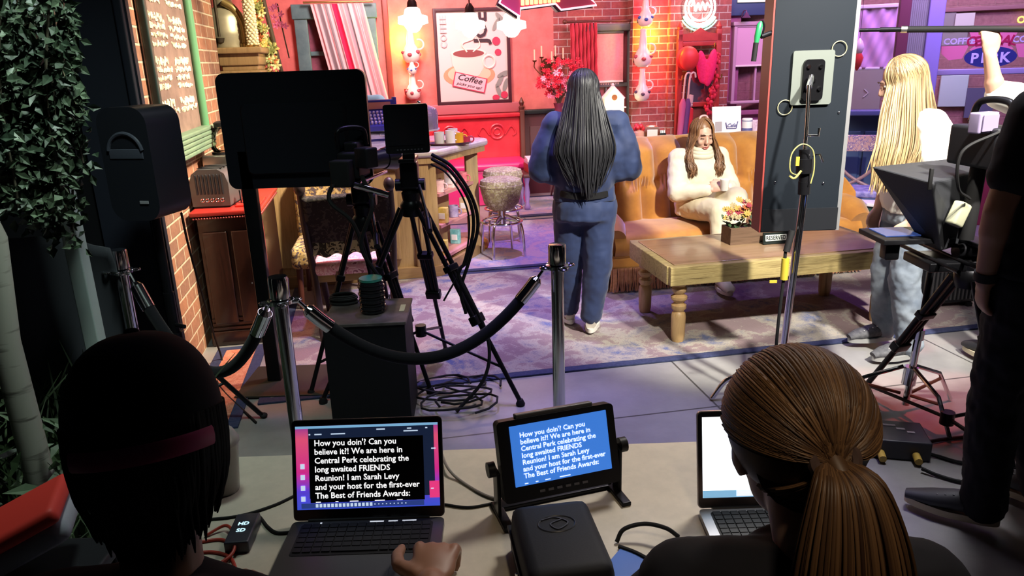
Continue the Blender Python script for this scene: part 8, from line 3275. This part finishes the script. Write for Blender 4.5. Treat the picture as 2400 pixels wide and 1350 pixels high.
def laptop(name, label, x0, x1, yh, tilt, deep, shell, keys):
    w = x1 - x0
    t = thing(name, label, 'laptop', ((x0 + x1) / 2, yh, DZ))
    b = B(t)
    b.prism(rrect(w, deep, 0.012), 0.013, Tr(0, -deep / 2, 0.002))
    b.out('base', shell)
    b = B(t)
    b.prism(rrect(w * 0.86, deep * 0.47, 0.006), 0.0015, Tr(0, -deep * 0.30, 0.0145))
    b.out('keyboard_well', keys)
    b = B(t)
    kw = w * 0.84 / 14
    for i in range(6):
        for j in range(14):
            if i == 5 and 3 < j < 9:
                continue
            b.box((-w * 0.42 + kw * (j + 0.5), -deep * (0.10 + 0.073 * i), 0.0172), (kw * 0.84, deep * 0.060, 0.003))
    b.box((-w * 0.42 + kw * 6.5, -deep * (0.10 + 0.073 * 5), 0.0172), (kw * 4.8, deep * 0.060, 0.003))
    k_ = b.out('keys', keys)
    b = B(t)
    b.prism(rrect(w * 0.42, deep * 0.33, 0.005), 0.0012, Tr(0, -deep * 0.78, 0.0146))
    b.out('trackpad', shell)
    b = B(t)
    b.cyl((-w * 0.40, 0.003, 0.012), (w * 0.40, 0.003, 0.012), 0.0065, 12)
    b.out('hinge', keys)
    X = Tr(0, 0.004, 0.014) @ Rx(-tilt)          # local z up the lid, -y towards the user
    return t, X, w

def lid(t, X, w, h, m):
    b = B(t)
    b.prism(rrect(w, h, 0.010), 0.006, X @ Tr(0, 0.006, h / 2) @ UP)
    l_ = b.out('lid', m)
    b = B(t)
    b.prism(rrect(w - 0.004, h - 0.004, 0.009), 0.001, X @ Tr(0, -0.0003, h / 2) @ UP)
    b.out('bezel', mat('bezel_black', (0.006, 0.006, 0.008), 0.25), l_)
    return l_

space_grey = mat('space_grey_metal', (0.10, 0.10, 0.11), 0.4, 0.8)
key_black = mat('key_black', (0.010, 0.010, 0.013), 0.5)
t, X, w = laptop('laptop', 'dark grey laptop showing white script text on a black window', -0.492, -0.163, 1.408, 18, 0.225, space_grey, key_black)
LH = 0.218
l_ = lid(t, X, w, LH, space_grey)
def plate(par, tt, nm, X, cx, cz, ww, hh, m, dy):
    b = B(tt)
    b.prism([(-ww / 2, -hh / 2), (ww / 2, -hh / 2), (ww / 2, hh / 2), (-ww / 2, hh / 2)], 0.0004, X @ Tr(cx, dy, cz) @ UP)
    return b.out(nm, m, par, smooth=0)
def wallpaper():
    m, nt, b = _new('laptop_wallpaper')
    v = coords(nt, (1, 1, 1), 'Generated')
    s = nt.nodes.new('ShaderNodeSeparateXYZ')
    nt.links.new(v, s.inputs[0])
    c = ramp(nt, s.outputs[2], [(0.0, (0.05, 0.10, 0.75)), (0.22, (0.12, 0.06, 0.75)), (0.45, (0.75, 0.03, 0.30)), (0.85, (0.90, 0.10, 0.22)), (1.0, (0.35, 0.05, 0.35))])
    nt.links.new(c, b.inputs['Emission Color'])
    nt.links.new(c, b.inputs['Base Color'])
    b.inputs['Emission Strength'].default_value = 0.75
    return m
sw, sh, sc = w * 0.945, LH * 0.83, LH * 0.525
plate(l_, t, 'desktop', X, 0, sc, sw, sh, wallpaper(), -0.0016)
plate(l_, t, 'menu_bar', X, 0, sc + sh * 0.485, sw, sh * 0.03, emis('bar_blue', (0.25, 0.55, 0.85), 0.7), -0.0021)
plate(l_, t, 'app_sidebar', X, sw * 0.03, sc + sh * 0.05, sw * 0.88, sh * 0.84, emis('app_navy', (0.012, 0.022, 0.06), 0.6), -0.0021)
plate(l_, t, 'text_window', X, -sw * 0.005, sc - sh * 0.035, sw * 0.80, sh * 0.77, scr_black, -0.0026)
plate(l_, t, 'red_tile', X, sw * 0.465, sc - sh * 0.30, sw * 0.07, sh * 0.20, emis('tile_red', (0.9, 0.05, 0.25), 0.8), -0.0026)
plate(l_, t, 'dock', X, -sw * 0.04, sc - sh * 0.455, sw * 0.86, sh * 0.06, emis('dock_blue', (0.03, 0.06, 0.28), 0.7), -0.0026)
b = B(t)
rr = random.Random(2)
for k in range(24):
    b.box((-sw * 0.36 + sw * 0.027 * k, -0.0032, sc - sh * 0.455), (sw * (0.018 if k < 15 else 0.008), 0.0005, sh * (0.04 if k < 15 else 0.012)), X)
for k in range(4):
    b.box((-sw * 0.455, -0.0032, sc + sh * (0.02 - 0.13 * k)), (sw * 0.03, 0.0005, sh * 0.06), X)
for k, (x, z, ww) in enumerate(((-0.40, 0.40, 0.012), (-0.34, 0.40, 0.05), (-0.2, 0.40, 0.1), (0.10, 0.44, 0.06), (0.30, 0.44, 0.03), (0.31, 0.41, 0.1), (0.42, 0.44, 0.015), (0.465, 0.19, 0.03), (0.45, -0.29, 0.02))):
    b.box((x * sw, -0.0032, sc + z * sh), (ww * sw, 0.0005, sh * 0.014), X)
b.out('icons', emis('icon_pale', (0.65, 0.80, 1.0), 0.8), l_, smooth=0)
b = B(t)
for k, s_ in enumerate(LINES):
    put_text(b, s_, X @ Tr(-sw * 0.37, -0.0034, sc + sh * (0.262 - 0.105 * k)) @ UP, sh * 0.099, 'L', bold=0.016)
b.out('script_text', scr_white, l_, smooth=0)
b = B(t)
for k, (x, ww) in enumerate(((-0.35, 0.035), (-0.22, 0.02), (-0.1, 0.06), (0.08, 0.07), (0.22, 0.04))):
    b.box((x * sw, -0.0034, sc - sh * 0.412), (ww * sw, 0.0005, sh * 0.010), X)
b.out('cut_off_line', scr_white, l_, smooth=0)
b = B(t)
for x, ww in ((-0.10, 0.004), (0.02, 0.03), (0.055, 0.02), (0.09, 0.03)):
    b.box((x, -0.014, 0.0187), (ww, 0.004, 0.0006))
b.out('touch_bar', emis('touch_bar_glow', (0.7, 0.75, 0.85), 0.7), smooth=0)

# script monitor on a yoke stand
T = Tr(0.090, 1.468, DZ) @ Rz(17)
t = thing('script_monitor', 'black monitor on a yoke stand showing script text on blue', 'monitor', T=T)
X = Tr(0, 0, 0.118) @ Rx(-16)
b = B(t)
b.prism(rrect(0.272, 0.178, 0.010), 0.030, X @ Tr(0, 0.015, 0.012) @ UP)
b.out('housing', black)
b = B(t)
b.box((0, 0.0, 0.105), (0.18, 0.02, 0.010), X, 0.003)
b.out('top_strip', mat('grey_strip', (0.10, 0.10, 0.11), 0.4))
b = B(t)
b.prism(rrect(0.226, 0.132, 0.001), 0.0008, X @ Tr(0.004, -0.0158, 0.022) @ UP)
s_ = b.out('screen', emis('script_blue', (0.05, 0.22, 0.78), 0.75))
b = B(t)
for k, q in enumerate(LINES):
    put_text(b, q, X @ Tr(-0.088, -0.0172, 0.061 - 0.0148 * k) @ UP, 0.0152, 'L', bold=0.02)
for k, (x, ww) in enumerate(((-0.084, 0.008), (-0.06, 0.006), (-0.035, 0.012), (0.005, 0.025))):
    b.box((x, -0.0172, -0.0395), (ww, 0.0005, 0.002), X)
b.out('script_text', emis('script_white', (0.85, 0.95, 1.0), 1.0), s_, smooth=0)
b = B(t)
for k in range(6):
    b.box((-0.05 + 0.02 * k, -0.016, -0.062), (0.012, 0.003, 0.005), X)
b.out('buttons', mat('button_grey', (0.12, 0.12, 0.14)))
b = B(t)
for s in (-1, 1):
    b.box((s * 0.143, 0.0, 0.055), (0.008, 0.035, 0.12), None, 0.003)
    b.box((s * 0.137, -0.01, 0.005), (0.022, 0.11, 0.010), None, 0.003)
b.box((0, 0.03, 0.005), (0.28, 0.035, 0.010), None, 0.003)
b.out('yoke', satin)
for s in (-1, 1):
    b = B(t)
    b.cyl((s * 0.147, 0, 0.118), (s * 0.163, 0, 0.118), 0.017, 14)
    b.out('knob', black)

# soft zip case with an embossed mark
T = Tr(0.075, 1.21, DZ) @ Rz(8)
t = thing('zip_case', 'black soft zip case with an embossed round mark on the desk', 'case', T=T)
b = B(t)
b.box((0, 0, 0.052), (0.168, 0.235, 0.104), None, 0.022, (0.92, 0.94))
b.out('shell', mat('black_neoprene', (0.009, 0.010, 0.015), 0.62, bump=0.05, scale=300))
b = B(t)
b.box((0, 0, 0.050), (0.1715, 0.2385, 0.005), None, 0.002)
b.out('zip', mat('zip_grey', (0.03, 0.03, 0.035), 0.4, 0.4))
b = B(t)
b.cyl((-0.088, -0.03, 0.05), (-0.09, -0.035, 0.012), 0.004, 8)
b.out('zip_pull', chrome)
b = B(t)
b.ring((0.0, 0.03, 0.1035), 0.036, 0.0022, Matrix.Diagonal((1.0, 0.72, 1, 1)), 32, 6)
b.tube(bez([(-0.028, 0.045, 0.1045), (0.0, 0.050, 0.1045), (0.022, 0.03, 0.1045), (0.0, 0.012, 0.1045), (-0.012, 0.03, 0.1045), (0.012, 0.042, 0.1045)]), 0.002, 6)
b.out('embossed_mark', mat('emboss_black', (0.014, 0.015, 0.021), 0.35))

# second laptop, mostly hidden by the ponytail woman
t, X, w = laptop('laptop', 'silver laptop with a glowing white page in front of the ponytail woman', 0.388, 0.700, 1.405, 12, 0.215, mat('silver_metal', (0.40, 0.40, 0.43), 0.35, 0.7), key_black)
l_ = lid(t, X, w, 0.215, mat('silver_metal', (0.40, 0.40, 0.43)))
sw, sh, sc = w * 0.93, 0.215 * 0.83, 0.215 * 0.525
plate(l_, t, 'page', X, 0, sc, sw, sh, emis('page_glow', (0.93, 0.97, 1.0), 2.2), -0.0016)
plate(l_, t, 'task_bar', X, 0, sc - sh * 0.455, sw, sh * 0.09, emis('bar_blue', (0.25, 0.55, 0.85)), -0.0021)
plate(l_, t, 'search_field', X, sw * 0.1, sc - sh * 0.45, sw * 0.7, sh * 0.075, emis('field_white', (0.85, 0.92, 0.98), 0.9), -0.0026)

# small things on the desk
q = G(572, 1262, DZ)
t = thing('video_adapter', 'small dark adapter box with a lit display on the desk left of the laptop', 'adapter', T=Tr(q.x, q.y, DZ) @ Rz(4))
b = B(t)
b.box((0, 0, 0.014), (0.050, 0.105, 0.028), None, 0.004)
b.out('case', mat('slate_case', (0.03, 0.03, 0.045)))
b = B(t)
for z, s in ((0.018, 'HD'), (-0.006, 'SD')):
    put_text(b, s, Tr(0, z - 0.01, 0.0285) @ Rz(0), 0.016, bold=0.03)
b.out('display', emis('display_cyan', (0.55, 0.85, 1.0), 1.1), smooth=0)
def desk_cable(pts, r, m, lab):
    b = B()
    b.tube(bez([V((p_[0], p_[1], DZ + (p_[2] if len(p_) > 2 else 0.0) + r)) for p_ in pts], 10), r, 8)
    tag(b.out('cable', m, None), lab, 'cable')
def gp(px, py, z=0.0):
    q_ = G(px, py, DZ + z)
    return (q_.x, q_.y, z)
red_cab = mat('red_cable', (0.38, 0.035, 0.02), 0.45)
desk_cable([gp(470, 1222), gp(560, 1212), gp(640, 1188), gp(700, 1160)], 0.0032, rubber, 'black cable crossing the desk behind the adapter to the laptop')
desk_cable([gp(585, 1225, 0.01), gp(605, 1212), gp(628, 1238), gp(650, 1252), gp(690, 1250)], 0.0036, rubber, 'black plug lead from the adapter to the dark laptop')
desk_cable([gp(480, 1260), gp(530, 1235, .01), gp(550, 1262, .02), gp(545, 1300, .01), gp(500, 1335)], 0.0034, red_cab, 'red cable curling highest beside the adapter')
desk_cable([gp(460, 1275), gp(520, 1268), gp(548, 1288), gp(530, 1318), gp(510, 1348)], 0.0034, red_cab, 'red cable looping in the middle beside the adapter')
desk_cable([gp(455, 1300), gp(500, 1297), gp(540, 1310), gp(556, 1345)], 0.0034, red_cab, 'red cable lowest at the front of the desk')
desk_cable([gp(1035, 1065), gp(1050, 1100, .01), gp(1080, 1130), gp(1140, 1165), gp(1200, 1180)], 0.0036, mat('grey_cable', (0.22, 0.20, 0.18), 0.5), 'grey cable running from the laptop corner to the script monitor')
desk_cable([gp(1040, 1185), gp(1100, 1192), gp(1170, 1180), gp(1240, 1172), gp(1300, 1150)], 0.0032, rubber, 'black cable passing under the script monitor')
desk_cable([gp(1445, 1275), gp(1462, 1245, .02), gp(1510, 1232, .03), gp(1560, 1242, .03), gp(1590, 1262, .01)], 0.0045, rubber, 'thick black cable arching between the case and the ponytail woman')
desk_cable([gp(1450, 1285), gp(1490, 1300), gp(1530, 1322), gp(1570, 1345)], 0.0045, rubber, 'thick black cable lying across the blue folder')
q = G(1500, 1325, DZ)
t = thing('folder', 'bright blue folder at the front edge beside the ponytail woman', 'folder', T=Tr(q.x + 0.01, q.y - 0.03, DZ) @ Rz(-35))
b = B(t)
b.box((0, 0, 0.002), (0.16, 0.085, 0.004), None, 0.001)
b.out('cover', mat('bright_blue', (0.06, 0.16, 0.55), 0.5))
q = G(520, 1160, DZ)
t = thing('drink_cup', 'clear plastic iced drink cup beyond the head of the person in the cap', 'cup', T=Tr(q.x + 0.003, q.y + 0.02, DZ))
b = B(t)
b.lathe([(0.030, 0), (0.032, 0.004), (0.044, 0.125), (0.046, 0.128)], (0, 0, 0), 24)
b.out('cup', glass('cup_plastic', (0.95, 0.88, 0.85), 0.1, 0.4, 0.25))
b = B(t)
b.lathe([(0.029, 0.003), (0.038, 0.085), (0.001, 0.086)], (0, 0, 0), 20)
b.out('drink', mat('dark_red_drink', (0.12, 0.02, 0.02), 0.2))
b = B(t)
b.lathe([(0.047, 0.126), (0.047, 0.134), (0.036, 0.155), (0.014, 0.165)], (0, 0, 0), 24)
b.out('lid', glass('cup_plastic'))
b = B(t)
b.cyl((0.004, 0, 0.05), (0.014, 0, 0.20), 0.0035, 8)
b.out('straw', white)
# red and white bag at the far left
q = W(55, 1135, 1.5)
t = thing('tote_bag', 'red and white bag beside the man in the cap', 'bag', T=Tr(q.x - 0.02, 1.5, 0.655) @ Rz(20) @ Ry(-22))
b = B(t)
b.box((0, 0, 0.035), (0.24, 0.16, 0.07), None, 0.03)
b.out('body', mat('bag_white', (0.30, 0.31, 0.36), 0.7, bump=0.3, scale=9))
b = B(t)
b.box((0.0, -0.005, 0.08), (0.26, 0.18, 0.04), None, 0.016)
b.out('top_band', mat('bag_red', (0.55, 0.03, 0.02), 0.6))
t = thing('side_stool', 'small black stool under the red and white bag', 'stool', T=Tr(q.x - 0.02, 1.5, 0))
b = B(t)
b.box((0, 0, 0.585), (0.30, 0.24, 0.03), None, 0.01)
b.out('seat', black)
for x in (-0.12, 0.12):
    for y in (-0.10, 0.10):
        b = B(t)
        b.cyl((x, y, 0), (x, y, 0.57), 0.014, 10)
        b.out('leg', satin)
# ------------------------------------------------------------------ greenery and post at the far left
def leaf(b, c, d, n, L, wd):
    d = V(d).normalized()
    n = (V(n) - d * V(n).dot(d))
    n = n.normalized() if n.length > 1e-4 else d.orthogonal().normalized()
    s = d.cross(n)
    c = V(c)
    b.add([c, c + d * L * 0.45 + s * wd + n * 0.006, c + d * L, c + d * L * 0.45 - s * wd + n * 0.006, c + d * L * 0.5 - n * 0.004], [(0, 1, 4), (1, 2, 4), (2, 3, 4), (3, 0, 4)])

lf_a = mat('ivy_green', (0.022, 0.042, 0.024), 0.5, col2=(0.055, 0.08, 0.045), scale=5)
lf_b = mat('pale_leaf', (0.10, 0.14, 0.085), 0.5)
lf_c = mat('grass_green', (0.020, 0.042, 0.015), 0.6, col2=(0.045, 0.07, 0.025), scale=8)
p0, p1 = W(108, 60, 2.75), W(215, 760, 2.75)
t = thing('pipe_post', 'pale grey green post wrapped in ivy at far left', 'post', (p1.x, 2.75, 0))
b = B(t, Matrix())
b.box((p1.x, 2.75, 1.1), (0.058, 0.058, 2.2), None, 0.006)
b.out('shaft', mat('grey_green_post', (0.34, 0.41, 0.41), 0.6, col2=(0.42, 0.48, 0.46), scale=3))
b = B(t, Matrix())
b.box((p1.x, 2.75, 0.02), (0.22, 0.22, 0.04), None, 0.006)
b.out('foot_plate', satin)
rr = random.Random(21)
def ivy():
    t = thing('ivy', 'trailing ivy with small leaves hanging at the upper left corner', 'plant', W(70, 520, 2.6))
    b1, b2, b3 = B(t, Matrix()), B(t, Matrix()), B(t, Matrix())
    for k in range(26):
        px = rr.uniform(-60, 150)
        y0, y1 = rr.uniform(-120, 180), rr.uniform(180, 560)
        y = rr.uniform(2.35, 2.75)
        pts = [W(px, y0, y), W(px + rr.uniform(-30, 40), (y0 + y1) / 2, y - 0.05), W(px + rr.uniform(-30, 50), y1, y - 0.08)]
        c = bez(pts, 10)
        b3.tube(c, 0.004, 5)
        for q in c:
            for _ in range(8):
                d = V((rr.uniform(-1, 1), rr.uniform(-1, 0.4), rr.uniform(-1, 0.2)))
                leaf(b2 if rr.random() < 0.16 else b1, q + V((rr.uniform(-.04, .04), rr.uniform(-.04, .04), rr.uniform(-.04, .04))), d, (rr.uniform(-.5, .5), -1, rr.uniform(0, 1)), rr.uniform(0.03, 0.052), rr.uniform(0.010, 0.017))
    for px, py, ex, ey in ((60, 10, 172, 68), (100, 40, 150, 62), (90, 130, 160, 230)):
        c = bez([W(px, py, 2.6), W((px + ex) / 2, (py + ey) / 2 - 12, 2.6), W(ex, ey, 2.6)], 8)
        b3.tube(c, 0.004, 5)
        for q in c[3:]:
            for _ in range(2):
                leaf(b2, q, (rr.uniform(0.2, 1), rr.uniform(-1, 0), rr.uniform(-1, 0)), (0, -1, 0.5), 0.05, 0.014)
    b1.out('leaves', lf_a, smooth=0)['kind'] = 'stuff'
    b2.out('pale_leaves', lf_b, smooth=0)['kind'] = 'stuff'
    b3.out('stems', mat('ivy_stem', (0.06, 0.05, 0.03), 0.7))
ivy()
def birch():
    a, c = W(-14, 560, 2.1), W(12, 800, 2.1)
    t = thing('birch_trunk', 'slim pale birch trunk with dark marks at the left edge', 'trunk', (c.x, 2.1, 0))
    b = B(t, Matrix())
    b.tube([(c.x + 0.01, 2.1, 0), c, a, (a.x - 0.10, 2.1, 1.7)], [0.045, 0.040, 0.034, 0.025], 14)
    b.out('bark', mat('birch_bark', (0.28, 0.27, 0.23), 0.7, col2=(0.08, 0.07, 0.06), scale=7, stretch=(0.4, 0.4, 2.4), lo=0.55, hi=0.62))
birch()
def undergrowth():
    t = thing('grass_clump', 'dark leafy grass and ferns growing at the lower left', 'plant', (-2.0, 2.35, 0))
    b1, b2 = B(t, Matrix()), B(t, Matrix())
    for k in range(900):
        x, y = rr.uniform(-2.75, -1.28), rr.uniform(1.75, 2.75)
        h = rr.uniform(0.35, 0.78) * (1.0 if y > 2.1 else 0.75)
        a = rr.uniform(0, 6.28)
        bend = rr.uniform(0.08, 0.28)
        p = [V((x, y, 0)), V((x + 0.3 * bend * math.cos(a), y + 0.3 * bend * math.sin(a), h * 0.6)), V((x + bend * math.cos(a), y + bend * math.sin(a), h * rr.uniform(0.75, 1.0)))]
        (b1 if k % 5 else b2).tube(bez(p, 3), [0.006, 0.007, 0.007, 0.006, 0.006, 0.004, 0.001], 3, cap=False, flat=0.3)
    for k in range(420):
        c = (rr.uniform(-2.6, -1.3), rr.uniform(1.75, 2.6), rr.uniform(0.15, 0.7))
        leaf(b1 if k % 3 else b2, c, (rr.uniform(-1, 1), rr.uniform(-1, 0.3), rr.uniform(-0.3, 1)), (0, -0.6, 1), rr.uniform(0.06, 0.12), 0.018)
    b1.out('blades', lf_c, smooth=0)['kind'] = 'stuff'
    b2.out('pale_blades', lf_b, smooth=0)['kind'] = 'stuff'
    b = B(t, Matrix())
    b.box((-2.0, 2.25, 0.09), (1.5, 1.0, 0.18), None, 0.05)
    b.out('planter_bed', mat('dark_soil', (0.015, 0.012, 0.010), 0.9))
undergrowth()
def tarp():
    t = thing('dark_cloth', 'dark grey cloth draped between the birch trunk and the grey post', 'cloth', (-1.95, 2.95, 0))
    b = B(t, Matrix())
    b.grid(lambda u, v: (-2.9 + 1.25 * u, 3.0 + 0.07 * math.sin(u * 14 + v * 2) + 0.03 * math.sin(u * 31 - v * 5), 0.02 + v * (1.25 - 0.25 * u)), 50, 20)
    b.out('cloth', mat('dark_grey_cloth', (0.025, 0.027, 0.035), 0.85), smooth=80, solid=0.008)
tarp()
# ------------------------------------------------------------------ bake the fused skins into plain meshes
def bake():
    dg = bpy.context.evaluated_depsgraph_get()
    new = {}
    for o in BAKE:
        me = bpy.data.meshes.new_from_object(o.evaluated_get(dg))
        new[o] = me
    for o, me in new.items():
        o.modifiers.clear()
        o.data = me
        for p in me.polygons:
            p.use_smooth = True
if BAKE:
    bake()

# matte studio blacks: dull blacks reflect little
for m in bpy.data.materials:
    if m.node_tree and 'Principled BSDF' in m.node_tree.nodes:
        p = m.node_tree.nodes['Principled BSDF']
        c = p.inputs['Base Color'].default_value
        if max(c[0], c[1], c[2]) < 0.02 and not p.inputs['Base Color'].is_linked and p.inputs['Roughness'].default_value > 0.3:
            p.inputs['Specular IOR Level'].default_value = 0.22
